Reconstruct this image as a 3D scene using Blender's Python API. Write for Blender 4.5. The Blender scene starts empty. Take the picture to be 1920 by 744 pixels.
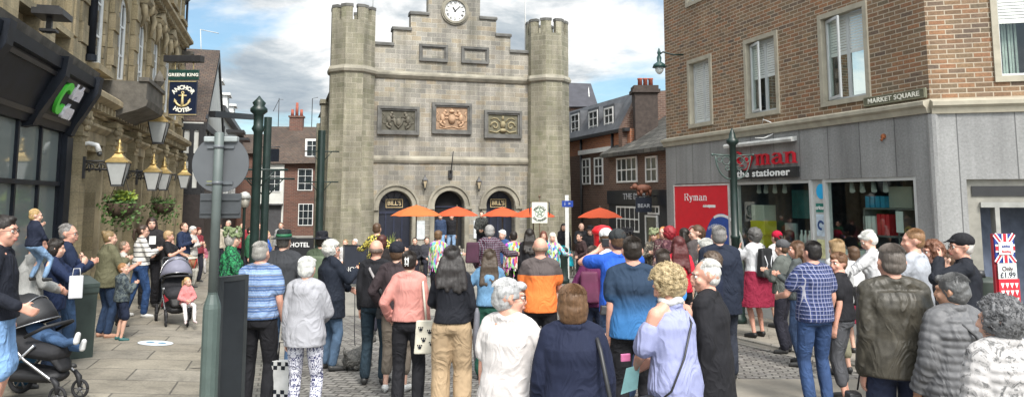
import bpy, bmesh, math, random
import numpy as np
from math import sin, cos, pi, radians, sqrt, atan2, hypot
from mathutils import Vector as V, Matrix, noise
random.seed(7)
C = bpy.context.scene.collection
F = 1408.0; PITCH = radians(6.2); EYE = 1.93

def ray(u, v):
    x = (u-960)/F; y = -(v-217)/F
    return V((x, cos(PITCH)-y*sin(PITCH), sin(PITCH)+y*cos(PITCH)))
def gz(y):
    if y < 17: return -.034*y
    if y > 23: return -.68
    t = (y-17)/6; return -.578-.204*t+.102*t*t
def at(u, v, Y):
    r = ray(u, v); k = Y/r.y
    return V((r.x*k, Y, EYE+r.z*k))
def ground(u, v):
    lo, hi = 1.0, 200.0
    for _ in range(50):
        m = (lo+hi)/2
        if at(u, v, m).z > gz(m): lo = m
        else: hi = m
    p = at(u, v, lo); p.z = gz(p.y); return p

# ------------------------------------------------------------ materials
class NT:
    def __init__(s, name):
        s.m = bpy.data.materials.new(name); s.m.use_nodes = True
        s.t = s.m.node_tree; s.n = s.t.nodes; s.l = s.t.links
        s.b = s.n['Principled BSDF']
    def N(s, typ, **kw):
        o = s.n.new(typ)
        for k, v in kw.items():
            if k.startswith('i_'): o.inputs[k[2:].replace('_', ' ')].default_value = v
            else: setattr(o, k, v)
        return o
    def L(s, a, b): s.l.new(a, b)
    def noise(s, vec, scale, detail=4, rough=.55, dist=0.0):
        o = s.N('ShaderNodeTexNoise'); o.inputs['Scale'].default_value = scale
        o.inputs['Detail'].default_value = detail; o.inputs['Roughness'].default_value = rough
        o.inputs['Distortion'].default_value = dist
        if vec is not None: s.L(vec, o.inputs['Vector'])
        return o.outputs['Fac']
    def ramp(s, fac, stops, interp='LINEAR'):
        o = s.N('ShaderNodeValToRGB'); cr = o.color_ramp; cr.interpolation = interp
        while len(cr.elements) < len(stops): cr.elements.new(.5)
        for e, (p, c) in zip(cr.elements, stops):
            e.position = p; e.color = (c, c, c, 1) if isinstance(c, (int, float)) else (*c[:3], 1)
        s.L(fac, o.inputs['Fac']); return o.outputs['Color']
    def mix(s, a, b, fac, mode='MIX'):
        o = s.N('ShaderNodeMix', data_type='RGBA', blend_type=mode)
        for sock, v in ((o.inputs[0], fac), (o.inputs[6], a), (o.inputs[7], b)):
            if isinstance(v, (int, float)): sock.default_value = v if sock == o.inputs[0] else (v, v, v, 1)
            elif isinstance(v, tuple): sock.default_value = (*v[:3], 1)
            else: s.L(v, sock)
        return o.outputs[2]
    def math(s, op, a, b=0.0, c=0.0):
        o = s.N('ShaderNodeMath', operation=op)
        for i, v in enumerate((a, b, c)):
            if isinstance(v, (int, float)): o.inputs[i].default_value = v
            else: s.L(v, o.inputs[i])
        return o.outputs[0]
    def coord(s, kind='Object', scale=None, rot=None, loc=None):
        c = s.N('ShaderNodeTexCoord').outputs[kind]
        if scale is not None or rot is not None or loc is not None:
            m = s.N('ShaderNodeMapping')
            if scale is not None: m.inputs['Scale'].default_value = scale
            if rot is not None: m.inputs['Rotation'].default_value = rot
            if loc is not None: m.inputs['Location'].default_value = loc
            s.L(c, m.inputs['Vector']); return m.outputs[0]
        return c
    def sep(s, vec):
        o = s.N('ShaderNodeSeparateXYZ'); s.L(vec, o.inputs[0]); return o.outputs
    def bump(s, h, strength=.3, dist=.01):
        o = s.N('ShaderNodeBump'); o.inputs['Strength'].default_value = strength
        o.inputs['Distance'].default_value = dist; s.L(h, o.inputs['Height'])
        s.L(o.outputs[0], s.b.inputs['Normal'])
    def base(s, c, rough=.7, metal=0.0, spec=.5):
        if isinstance(c, tuple): s.b.inputs['Base Color'].default_value = (*c[:3], 1)
        else: s.L(c, s.b.inputs['Base Color'])
        if isinstance(rough, (int, float)): s.b.inputs['Roughness'].default_value = rough
        else: s.L(rough, s.b.inputs['Roughness'])
        s.b.inputs['Metallic'].default_value = metal
        s.b.inputs['Specular IOR Level'].default_value = spec
        return s.m
_mc = {}
def k(c, f): return tuple(min(1, x*f) for x in c)
def plain(col, rough=.6, metal=0.0, var=.25, scale=6, bump=.0, spec=.5):
    key = (col, rough, metal, var, scale, bump, spec)
    if key in _mc: return _mc[key]
    t = NT('paint')
    v = t.coord('Object'); n = t.noise(v, scale, 5, .6)
    c = t.mix(k(col, 1-var), k(col, 1+var*.7), t.ramp(n, [(.3, 0.), (.7, 1.)]))
    if bump: t.bump(t.noise(v, scale*7, 3), bump, .01)
    _mc[key] = t.base(c, rough, metal, spec); return _mc[key]
def brickmat(name, cols, mortar, bw, bh, mw, bump=.5, dirt=(.6, 1.15), dscale=.35, rough=.85, distort=0.0, rot=0.0, kind='UV', off=.5, green=None, grain=.25, streak=0.0, spots=0):
    t = NT(name)
    v = t.coord(kind, rot=(0, 0, rot))
    v0 = v
    if distort:
        nn = t.N('ShaderNodeTexNoise'); nn.inputs['Scale'].default_value = 1.3; t.L(v, nn.inputs['Vector'])
        a = t.N('ShaderNodeVectorMath', operation='MULTIPLY_ADD')
        t.L(nn.outputs['Color'], a.inputs[0]); a.inputs[1].default_value = (distort, distort, 0); t.L(v, a.inputs[2]); v = a.outputs[0]
    b = t.N('ShaderNodeTexBrick', offset=off)
    t.L(v, b.inputs['Vector'])
    for kk, vv in (('Scale', 1.0), ('Brick Width', bw), ('Row Height', bh), ('Mortar Size', mw), ('Mortar Smooth', .3), ('Bias', 0.0)): b.inputs[kk].default_value = vv
    b.inputs['Color1'].default_value = (0, 0, 0, 1); b.inputs['Color2'].default_value = (1, 1, 1, 1); b.inputs['Mortar'].default_value = (.5, .5, .5, 1)
    n = len(cols)
    col = t.ramp(b.outputs['Color'], [((i+.5)/n, c) for i, c in enumerate(cols)])
    fine = t.noise(v0, 28, 5, .7)
    col = t.mix(col, t.ramp(fine, [(.25, 1-grain*1.6), (.75, 1+grain)]), 1.0, 'MULTIPLY')
    col = t.mix(col, mortar, b.outputs['Fac'])
    big = t.noise(v0, dscale, 6, .65)
    col = t.mix(col, t.ramp(big, [(.3, dirt[0]), (.7, dirt[1])]), 1.0, 'MULTIPLY')
    if green:
        g = t.noise(v0, dscale*2.2, 5, .7)
        col = t.mix(col, green, t.ramp(g, [(.5, 0.), (.75, .6)]))
    if streak:
        sx = t.coord(kind, scale=(1.6, .12, 1)); g = t.noise(sx, 1.5, 5, .6)
        col = t.mix(col, t.ramp(g, [(.35, 1-streak), (.6, 1.)]), 1.0, 'MULTIPLY')
    if spots:
        vo = t.N('ShaderNodeTexVoronoi'); vo.inputs['Scale'].default_value = spots; t.L(v0, vo.inputs['Vector']); col = t.mix(col, t.ramp(vo.outputs['Distance'], [(.05, .55), (.085, 1.)]), 1.0, 'MULTIPLY')
        col = t.mix(col, t.ramp(t.noise(v0, 2.6, 6, .75, .8), [(.36, .72), (.5, 1.)]), 1.0, 'MULTIPLY')
    h = t.math('SUBTRACT', t.math('MULTIPLY', fine, .5), b.outputs['Fac'])
    t.bump(h, bump, .012)
    return t.base(col, rough)
def glassmat(name, tint=(.9, .95, .95), refl=.0, rough=.02):
    t = NT(name); n = t.n; n.remove(t.b)
    tr = t.N('ShaderNodeBsdfTransparent'); tr.inputs[0].default_value = (*tint, 1)
    gl = t.N('ShaderNodeBsdfGlossy'); gl.inputs['Roughness'].default_value = rough
    fr = t.N('ShaderNodeFresnel'); fr.inputs[0].default_value = 1.5
    mx = t.N('ShaderNodeMixShader'); ge = t.N('ShaderNodeNewGeometry'); f = t.math('MULTIPLY', t.math('ADD', fr.outputs[0], refl), t.math('SUBTRACT', 1.0, ge.outputs['Backfacing']))
    t.L(f, mx.inputs[0]); t.L(tr.outputs[0], mx.inputs[1]); t.L(gl.outputs[0], mx.inputs[2])
    t.L(mx.outputs[0], n['Material Output'].inputs[0]); return t.m

# ------------------------------------------------------------ mesh builder
class MB:
    def __init__(s, O=(0, 0, 0), d=(1, 0), n=(0, 1)):
        s.O = V((O[0], O[1], 0)); L = hypot(*d); s.d = V((d[0]/L, d[1]/L, 0)); L = hypot(*n); s.n = V((n[0]/L, n[1]/L, 0))
        s.v = []; s.f = []; s.sm = []
    def p(s, a, o, z): return s.O + s.d*a + s.n*o + V((0, 0, z))
    def addv(s, pts, faces, smooth=False, raw=False):
        b = len(s.v)
        s.v += [V(p) if raw else s.p(*p) for p in pts]
        s.f += [tuple(b+i for i in f) for f in faces]; s.sm += [smooth]*len(faces)
    def box(s, a0, a1, o0, o1, z0, z1):
        s.addv([(a0, o0, z0), (a1, o0, z0), (a1, o1, z0), (a0, o1, z0), (a0, o0, z1), (a1, o0, z1), (a1, o1, z1), (a0, o1, z1)],
               [(0, 3, 2, 1), (4, 5, 6, 7), (0, 1, 5, 4), (1, 2, 6, 5), (2, 3, 7, 6), (3, 0, 4, 7)])
    def quad(s, *pts): s.addv(pts, [tuple(range(len(pts)))])
    def prism(s, poly, o0, o1):          # poly in (a,z), extruded across o
        m = len(poly)
        s.addv([(a, o0, z) for a, z in poly]+[(a, o1, z) for a, z in poly],
               [tuple(range(m)), tuple(reversed(range(m, 2*m)))]+[(i, (i+1) % m, m+(i+1) % m, m+i) for i in range(m)])
    def prof(s, poly, a0, a1):           # poly in (o,z), extruded along a
        m = len(poly)
        s.addv([(a0, o, z) for o, z in poly]+[(a1, o, z) for o, z in poly],
               [tuple(range(m)), tuple(reversed(range(m, 2*m)))]+[(i, (i+1) % m, m+(i+1) % m, m+i) for i in range(m)])
    def ngon_col(s, a, o, rings, n=8, ph=None, smooth=False):    # rings [(r,z)]
        ph = pi/n if ph is None else ph
        pts = []; fs = []
        for r, z in rings: pts += [(a+r*cos(ph+2*pi*i/n), o+r*sin(ph+2*pi*i/n), z) for i in range(n)]
        for j in range(len(rings)-1): fs += [(j*n+i, j*n+(i+1) % n, (j+1)*n+(i+1) % n, (j+1)*n+i) for i in range(n)]
        fs += [tuple(reversed(range(n))), tuple(range((len(rings)-1)*n, len(rings)*n))]
        s.addv(pts, fs, smooth)
    def tube(s, pts, r, n=6, raw=False, smooth=True):
        P = [V(p) if raw else s.p(*p) for p in pts]
        if isinstance(r, (int, float)): r = [r]*len(P)
        b = len(s.v); prev = None
        for i, q in enumerate(P):
            t = (P[min(i+1, len(P)-1)]-P[max(i-1, 0)]).normalized()
            if prev is None: x = t.orthogonal().normalized()
            else:
                x = prev - t*prev.dot(t)
                x = x.normalized() if x.length > 1e-6 else t.orthogonal().normalized()
            prev = x; y = t.cross(x)
            s.v += [q + (x*cos(2*pi*j/n)+y*sin(2*pi*j/n))*r[i] for j in range(n)]
        for i in range(len(P)-1):
            s.f += [(b+i*n+j, b+i*n+(j+1) % n, b+(i+1)*n+(j+1) % n, b+(i+1)*n+j) for j in range(n)]; s.sm += [smooth]*n
        s.f += [tuple(b+j for j in reversed(range(n))), tuple(b+(len(P)-1)*n+j for j in range(n))]; s.sm += [False]*2
    def ball(s, c, r, seg=10, rin=6, raw=False):
        c = V(c) if raw else s.p(*c); r = V((r, r, r)) if isinstance(r, (int, float)) else V(r)
        b = len(s.v); s.v.append(c+V((0, 0, r.z)))
        for i in range(1, rin):
            for j in range(seg):
                th = pi*i/rin; ph = 2*pi*j/seg
                s.v.append(c+V((r.x*sin(th)*cos(ph), r.y*sin(th)*sin(ph), r.z*cos(th))))
        s.v.append(c-V((0, 0, r.z))); e = len(s.v)-1; ff = []
        for j in range(seg):
            ff.append((b, b+1+j, b+1+(j+1) % seg)); ff.append((e, e-seg+(j+1) % seg, e-seg+j))
        for i in range(rin-2):
            for j in range(seg): ff.append((b+1+i*seg+j, b+1+(i+1)*seg+j, b+1+(i+1)*seg+(j+1) % seg, b+1+i*seg+(j+1) % seg))
        s.f += ff; s.sm += [True]*len(ff)
    def wall(s, a0, a1, z0, z1, o, holes, t=.25, back=None):
        # front skin at offset o with rectangular holes (ha0,ha1,hz0,hz1[,'arch']) and reveals of depth t
        A = sorted({a0, a1, *[h[i] for h in holes for i in (0, 1)]}); Z = sorted({z0, z1, *[h[i] for h in holes for i in (2, 3)]})
        A = [x for x in A if a0 <= x <= a1]; Z = [x for x in Z if z0 <= x <= z1]
        for i in range(len(A)-1):
            for j in range(len(Z)-1):
                ca, cz = (A[i]+A[i+1])/2, (Z[j]+Z[j+1])/2
                if any(h[0] < ca < h[1] and h[2] < cz < h[3] for h in holes): continue
                s.quad((A[i], o, Z[j]), (A[i+1], o, Z[j]), (A[i+1], o, Z[j+1]), (A[i], o, Z[j+1]))
        for h in holes:
            b0, b1, y0, y1 = h[:4]
            if len(h) > 4:
                r = (b1-b0)/2; c = (b0+b1)/2; zs = y1-r; N = 14
                arc = [(c-r*cos(pi*i/N), zs+r*sin(pi*i/N)) for i in range(N+1)]
                for i in range(N):
                    s.quad((arc[i][0], o, arc[i][1]), (arc[i+1][0], o, arc[i+1][1]), (arc[i+1][0], o, y1), (arc[i][0], o, y1)) 
                    s.quad((arc[i][0], o, arc[i][1]), (arc[i+1][0], o, arc[i+1][1]), (arc[i+1][0], o-t, arc[i+1][1]), (arc[i][0], o-t, arc[i][1]))
                top = zs
            else:
                s.quad((b0, o, y1), (b1, o, y1), (b1, o-t, y1), (b0, o-t, y1)); top = y1
            s.quad((b0, o, y0), (b0, o, top), (b0, o-t, top), (b0, o-t, y0))
            s.quad((b1, o, y0), (b1, o, top), (b1, o-t, top), (b1, o-t, y0))
            if y0 > z0+1e-3: s.quad((b0, o, y0), (b1, o, y0), (b1, o-t, y0), (b0, o-t, y0))
        if back is not None:   # close it off as a solid
            s.quad((a0, o-back, z0), (a1, o-back, z0), (a1, o-back, z1), (a0, o-back, z1))
            for a in (a0, a1): s.quad((a, o, z0), (a, o-back, z0), (a, o-back, z1), (a, o, z1))
            s.quad((a0, o, z1), (a1, o, z1), (a1, o-back, z1), (a0, o-back, z1))
    def arch(s, c, zs, r0, r1, o0, o1, N=18, a_from=0, a_to=pi):
        pts = []; fs = []
        for i in range(N+1):
            th = a_from+(a_to-a_from)*i/N
            for r, o in ((r0, o0), (r1, o0), (r1, o1), (r0, o1)): pts.append((c-r*cos(th), o, zs+r*sin(th)))
        for i in range(N):
            for j in range(4): fs.append((i*4+j, i*4+(j+1) % 4, (i+1)*4+(j+1) % 4, (i+1)*4+j))
        fs += [(0, 1, 2, 3), (N*4+3, N*4+2, N*4+1, N*4)]
        s.addv(pts, fs)
    def build(s, name, mat, parent=None, label=None, bevel=0, weld=True):
        me = bpy.data.meshes.new(name)
        L = parent.matrix_world.translation if parent is not None else (s.v[0] if False else V((0, 0, 0)))
        if parent is not None:
            L = V(parent['_org']) if '_org' in parent else parent.location
        me.from_pydata([tuple(v-L) for v in s.v], [], s.f)
        bm = bmesh.new(); bm.from_mesh(me)
        for f, q in zip(bm.faces, s.sm): f.smooth = q
        if weld: bmesh.ops.remove_doubles(bm, verts=bm.verts, dist=.0004)
        bmesh.ops.recalc_face_normals(bm, faces=bm.faces)
        uv = bm.loops.layers.uv.new('UVMap')
        Z = V((0, 0, 1))
        for f in bm.faces:
            n = f.normal
            if abs(n.z) > .97: t = V((1, 0, 0)); b = V((0, 1, 0))
            else:
                t = Z.cross(n).normalized(); b = n.cross(t)
            for l in f.loops:
                q = l.vert.co+L; l[uv].uv = (q.dot(t), q.dot(b))
        bm.to_mesh(me); bm.free()
        me.materials.append(mat)
        o = bpy.data.objects.new(name, me); C.objects.link(o)
        if parent is not None: o.parent = parent; 
        if label: o['label'] = label
        if bevel:
            md = o.modifiers.new('b', 'BEVEL'); md.width = bevel; md.segments = 2; md.limit_method = 'ANGLE'
        return o
def thing(name, loc, label, cat, group=None, rz=0):
    o = bpy.data.objects.new(name, None); C.objects.link(o); o.location = loc; o.rotation_euler = (0, 0, rz)
    o.empty_display_size = .2
    o['label'] = label; o['category'] = cat
    if group: o['group'] = group
    return o
def tag(o, label, cat, group=None):
    o['label'] = label; o['category'] = cat
    if group: o['group'] = group
    return o
def struct(o): o['kind'] = 'structure'; return o
def rebase(o, loc):        # put a single-mesh thing's origin at loc
    loc = V(loc); o.data.transform(Matrix.Translation(-loc)); o.location = loc; return o
def text(s, size, mat, parent, pos, xdir, up=(0, 0, 1), ext=.01, off=0.0, name='lettering', align='CENTER', sx=1.0, shear=0.0, curve=None, label=None, spacing=1.0):
    cu = bpy.data.curves.new('t', 'FONT'); cu.body = s; cu.size = size; cu.extrude = ext; cu.offset = off; cu.align_x = align; cu.align_y = 'CENTER'
    cu.shear = shear; cu.resolution_u = 4; cu.space_character = spacing
    ob = bpy.data.objects.new('t', cu); C.objects.link(ob)
    bpy.context.view_layer.update()
    me = bpy.data.meshes.new_from_object(ob.evaluated_get(bpy.context.evaluated_depsgraph_get()))
    bpy.data.objects.remove(ob)
    x = V(xdir).normalized(); u = V(up); u = (u-x*u.dot(x)).normalized(); n = x.cross(u)
    if curve:
        for vv in me.vertices:
            a = vv.co.x/abs(curve); r = abs(curve)+(vv.co.y if curve > 0 else -vv.co.y)
            if curve > 0: vv.co.x, vv.co.y = r*sin(a), r*cos(a)
            else: vv.co.x, vv.co.y = r*sin(a), -r*cos(a)
    L = V(parent.location) if parent is not None else V((0, 0, 0))
    m = Matrix((x*sx, u, n)).transposed().to_4x4(); m.translation = V(pos)-L
    me.transform(m); me.materials.clear(); me.materials.append(mat)
    o = bpy.data.objects.new(name, me); C.objects.link(o); o.parent = parent
    if label: o['label'] = label
    return o
# ============================================================ palette
DARKGLASS = NT('window_glass'); _n = DARKGLASS.noise(DARKGLASS.coord('Object'), .9, 3)
DARKGLASS.bump(_n, .15, .02)
DARKGLASS = DARKGLASS.base((.02, .026, .03), .04, 0, 1.0)
CLEAR = glassmat('shop_glass', (.86, .92, .9), .03)
WHITEP = plain((.72, .72, .7), .5, var=.1)
GREYMETAL = plain((.42, .44, .44), .45, var=.12)
BLACKP = plain((.010, .013, .02), .5, var=.5, scale=3, spec=.25)
BLACKM = plain((.02, .02, .022), .45, var=.3)
GREENM = plain((.012, .026, .022), .4, var=.35, scale=5, bump=.1)
GOLD = plain((.5, .36, .15), .38, .8, var=.25, scale=20)
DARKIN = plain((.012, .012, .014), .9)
SETTS = brickmat('granite_setts', [(.15, .14, .13), (.24, .23, .21), (.19, .18, .165), (.28, .265, .24), (.2, .19, .18)], (.07, .066, .058), .17, .115, .013, bump=1.0, dirt=(.72, 1.2), dscale=.5, rough=.8, distort=.13, rot=.2, grain=.35)
SLABS = brickmat('flagstone_paving', [(.25, .225, .18), (.3, .27, .215), (.21, .19, .155), (.28, .255, .21)], (.1, .09, .075), 1.15, .72, .012, bump=.5, dirt=(.6, 1.2), dscale=.9, rough=.8, rot=-.292, grain=.2, distort=.02, spots=5)
SLABS2 = brickmat('stone_paving', [(.27, .255, .225), (.3, .285, .25), (.25, .24, .21)], (.17, .16, .14), .6, .4, .008, bump=.3, dirt=(.78, 1.12), dscale=.4, rough=.85, rot=.29)
TAN = plain((.24, .22, .185), .85, var=.22, scale=1.6, bump=.25)
KERB = brickmat('granite_kerb', [(.33, .31, .27), (.38, .36, .32)], (.12, .11, .1), .9, .6, .01, bump=.3, rot=-1.2)

def lk(y): return -2.55-.3*(y-8.7)      # kerb line of the left pavement
def rk(y): return 3.72-(y-13.44)*.36
def gzz(x, y):
    e = lk(y)-x
    if e > 0: return gz(y)+.12*min(1, max(0, (e-.75)/1.5))
    return gz(y)+(.03 if x > rk(y) and y < 16.2 else 0)
def strip(name, xl, xr, y0, y1, dz, mat, n=24, thick=0.0):
    m = MB()
    for i in range(n):
        a = y0+(y1-y0)*i/n; b = y0+(y1-y0)*(i+1)/n
        if mat is SLABS:
            c0, c1 = (lambda y: lk(y)-9), (lambda y: lk(y)-2.25)
            for f0, f1, h0, h1 in ((c0, c1, .12, .12), (c1, xr, .12, 0)): m.quad((f0(a), a, gz(a)+dz+h0), (f1(a), a, gz(a)+dz+h1), (f1(b), b, gz(b)+dz+h1), (f0(b), b, gz(b)+dz+h0))
            continue
        m.quad((xl(a), a, gz(a)+dz), (xr(a), a, gz(a)+dz), (xr(b), b, gz(b)+dz), (xl(b), b, gz(b)+dz))
        if thick:
            for x in (xl, xr): m.quad((x(a), a, gz(a)+dz), (x(b), b, gz(b)+dz), (x(b), b, gz(b)+dz-thick), (x(a), a, gz(a)+dz-thick))
    o = m.build(name, mat); struct(o)
    for p in o.data.polygons:
        pass
    return o
# ground: one sheet to the horizon
_m = MB(); ys = [-8, -2]+[i*.75 for i in range(0, 34)]+[30, 60, 150, 400]
for a, b in zip(ys, ys[1:]):
    _m.quad((-300, a, gz(a)), (300, a, gz(a)), (300, b, gz(b)), (-300, b, gz(b)))
struct(_m.build('ground', SETTS))
strip('pavement', lambda y: lk(y)-9, lambda y: lk(y)-.75, 2, 60, .012, SLABS, 50)
strip('pavement_edge', lambda y: lk(y)-.75, lambda y: lk(y)-.16, 2, 60, .010, brickmat('small_pavers', [(.2, .19, .165), (.26, .245, .21), (.23, .21, .18)], (.09, .085, .07), .24, .16, .01, rot=-.292, bump=.7), 50)
strip('kerb_line', lambda y: lk(y)-.16, lk, 2, 60, .014, KERB, 50)
strip('square_paving', lambda y: lk(y), lambda y: 16, 16.2, 60, .006, SLABS2, 20)
strip('pavement', rk, lambda y: rk(y)+9, 4, 16.2, .03, brickmat('buff_paving', [(.29, .265, .22), (.33, .3, .25), (.26, .24, .2)], (.15, .135, .11), .6, .45, .008, bump=.3, rot=.3, dirt=(.75, 1.12), spots=5), 24, .05)
strip('kerb_line', lambda y: rk(y)-.13, lambda y: rk(y), 4, 16.2, .034, KERB, 24, .05)
strip('kerb_line', lambda y: rk(y)-.42, lambda y: rk(y)-.30, 4, 16.2, .008, KERB, 24)
strip('gutter', lambda y: rk(y)-.30, lambda y: rk(y)-.13, 4, 16.2, .007, TAN, 24)
strip('crossing', lambda y: 1.9, lambda y: rk(y)-.42, 2, 9.7, .005, TAN, 16)

def window(par, fr, a0, a1, z0, z1, o, nx, nz, fm=WHITEP, gm=DARKGLASS, bw=.05, bar=.025, name='window', blind=None, dep=.06):
    m = MB(*fr)
    m.box(a0, a0+bw, o-dep, o, z0, z1); m.box(a1-bw, a1, o-dep, o, z0, z1)
    m.box(a0+bw, a1-bw, o-dep, o, z0, z0+bw); m.box(a0+bw, a1-bw, o-dep, o, z1-bw, z1)
    for i in range(1, nx):
        c = a0+(a1-a0)*i/nx; m.box(c-bar/2, c+bar/2, o-dep*.8, o-.006, z0+bw, z1-bw)
    for j in range(1, nz):
        c = z0+(z1-z0)*j/nz; m.box(a0+bw, a1-bw, o-dep*.7, o-.009, c-bar/2, c+bar/2)
    w = m.build(name, fm, par)
    g = MB(*fr); g.box(a0+bw*.5, a1-bw*.5, o-dep*.62, o-dep*.5, z0+bw*.5, z1-bw*.5)
    p = g.build('pane', gm, par); p.location = (0, 0, 0); reparent(p, w)
    if blind:
        g = MB(*fr); zb = z1-(z1-z0)*blind; n = int((z1-zb)/.045)
        for i in range(n):
            zz = zb+i*.045; g.box(a0+bw, a1-bw, o-dep-.05, o-dep-.03, zz, zz+.036)
        b = g.build('blind', plain((.55, .56, .55), .6, var=.05), par); reparent(b, w)
    return w
def reparent(ch, par):       # ch and par share the same parent origin and have no offset of their own
    ch.parent = par
def solid(fr, boxes):
    m = MB(*fr)
    for b in boxes: m.box(*b)
    return m

# ============================================================ town hall
ASH = brickmat('ashlar_sandstone', [(.29, .275, .24), (.4, .375, .325), (.345, .325, .285), (.44, .39, .3), (.37, .345, .3), (.32, .305, .27), (.4, .34, .25)], (.5, .47, .4), .44, .205, .010, bump=.6, dirt=(.55, 1.15), dscale=.33, rough=.9, distort=.06, green=(.2, .19, .14), grain=.35, streak=.38)
ASH2 = brickmat('ashlar_sandstone_mossy', [(.265, .25, .18), (.34, .315, .235), (.3, .28, .2), (.37, .34, .26)], (.43, .4, .32), .42, .215, .010, bump=.6, dirt=(.55, 1.2), dscale=.4, rough=.9, distort=.06, green=(.17, .175, .09), grain=.35, streak=.38)
TRIM = plain((.27, .25, .2), .9, var=.45, scale=1.3, bump=.5)
TRIMD = plain((.12, .118, .11), .9, var=.4, scale=3, bump=.5)
T0 = at(835, 300, 32)
dT = V((1, .303, 0)).normalized(); nT = V((.303, -1, 0)).normalized()
FT = ((T0.x, T0.y), (dT.x, dT.y), (nT.x, nT.y))
def fpt(fr, a, o, z):
    d = V((*fr[1], 0)).normalized(); n = V((*fr[2], 0)).normalized()
    return V((fr[0][0], fr[0][1], 0))+d*a+n*o+V((0, 0, z))
GZ = -.7
hall = thing('town_hall', fpt(FT, .3, 0, GZ), 'castle-like sandstone town hall with two battlemented towers, stepped gable and clock', 'town hall')
arches = [(-2.085, .685), (.2, .64), (2.45, .64)]
m = MB(*FT); m.wall(-3.3, 3.75, GZ, 7.0, 0, [(c-r, c+r, GZ-.01, 2.2, 'arch') for c, r in arches], t=.5)
m.build('front_wall', ASH, hall)
m = MB(*FT)      # stepped parapet as one solid outline
prof = [(-3.3, 7.0), (3.75, 7.0), (3.75, 8.3), (2.89, 8.3), (2.89, 9.0), (2.23, 9.0), (2.23, 9.72), (1.49, 9.72), (1.49, 11.6), (-.81, 11.6), (-.81, 9.72), (-1.56, 9.72), (-1.56, 9.0), (-2.3, 9.0), (-2.3, 8.3), (-3.3, 8.3)]
m.prism(prof, -.5, .02); m.build('stepped_parapet', ASH, hall)
for a0, a1, z in [(-3.3, -2.26, 8.3), (-2.34, -1.52, 9.0), (-1.6, -.77, 9.72), (-.87, 1.55, 11.6), (1.45, 2.27, 9.72), (2.19, 2.93, 9.0), (2.85, 3.75, 8.3)]:
    m = MB(*FT); m.prof([(-.56, z+.002), (.1, z+.002), (.1, z+.09), (.02, z+.15), (-.48, z+.15), (-.56, z+.09)], a0, a1); m.build('coping', TRIMD, hall)
m = MB(*FT); m.prof([(0.01, 6.9), (.07, 6.93), (.16, 7.05), (.16, 7.12), (.1, 7.2), (0.03, 7.24)], -3.25, 3.7); m.build('string_course', TRIM, hall)
m = MB(*FT); m.prof([(0.005, 3.36), (.05, 3.36), (.1, 3.46), (.1, 3.54), (.05, 3.62), (0.005, 3.66)], -3.28, 3.72); m.build('string_course', TRIM, hall)
for c, r in arches:
    m = MB(*FT); zs = 2.2-r
    m.arch(c, zs, r+.02, r+.2, .003, .055); m.arch(c, zs, r+.21, r+.30, .003, .12)
    m.box(c-r-.34, c-r-.02, .003, .12, zs-.12, zs-.002); m.box(c+r+.02, c+r+.34, .003, .12, zs-.12, zs-.002)
    m.box(c-r-.2, c-r-.02, .003, .055, GZ, zs-.122); m.box(c+r+.02, c+r+.2, .003, .055, GZ, zs-.122)
    m.build('door_arch', TRIM, hall)
# recesses with dark doors and signs
for i, (c, r) in enumerate(arches):
    m = MB(*FT); m.box(c-r-.05, c+r+.05, -.56, -.48, GZ, 2.3); dr = m.build('doorway', DARKIN if i == 1 else plain((.014, .017, .03), .4), hall)
    m = MB(*FT)
    if i != 1:
        for x in (-.5, 0, .5): m.box(c+x*r*1.0-.03, c+x*r+.03, -.47, -.44, GZ, 1.3)
        m.box(c-r, c+r, -.47, -.43, 1.25, 1.36)
        for j in range(5):
            th = pi*(j+1)/6; m.tube([(c, -.45, 1.5), (c-(r-.02)*cos(th), -.45, 1.5+(r-.02)*sin(th))], .012, 4)
    else: m.box(c-r, c+r, -.47, -.44, 1.5, 1.56)
    reparent(m.build('door_frame', plain((.02, .025, .05), .4), hall), dr)
    if i != 1:
        s = MB(*FT); a0, a1, z0, z1 = c-.36, c+.36, 1.5, 1.86
        for q in ((a0, a1, z0, z0+.03), (a0, a1, z1-.03, z1), (a0, a0+.03, z0+.031, z1-.031), (a1-.03, a1, z0+.031, z1-.031)): s.box(q[0], q[1], -.40, -.37, q[2], q[3])
        sg = s.build('restaurant_sign', plain((.5, .38, .2), .5, .3), hall)
        tx = text("BILL'S", .24, plain((.6, .48, .28), .5, .3), hall, fpt(FT, c, -.385, 1.68), dT, ext=.008, off=.006); reparent(tx, sg)
for a in (-.96, 1.36): pass
# menu boards (pale panels) between the doors
for a in (-1.02, 1.42):
    m = MB(*FT); m.box(a-.17, a+.17, .003, .04, .2, .95); m.build('notice_case', plain((.55, .58, .6), .4), hall)
# steps
m = MB(*FT); m.box(-3.2, 3.7, .003, .9, GZ, GZ+.12); m.box(-3.2, 3.7, .003, .5, GZ+.121, GZ+.24); m.build('step', TRIM, hall)
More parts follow.
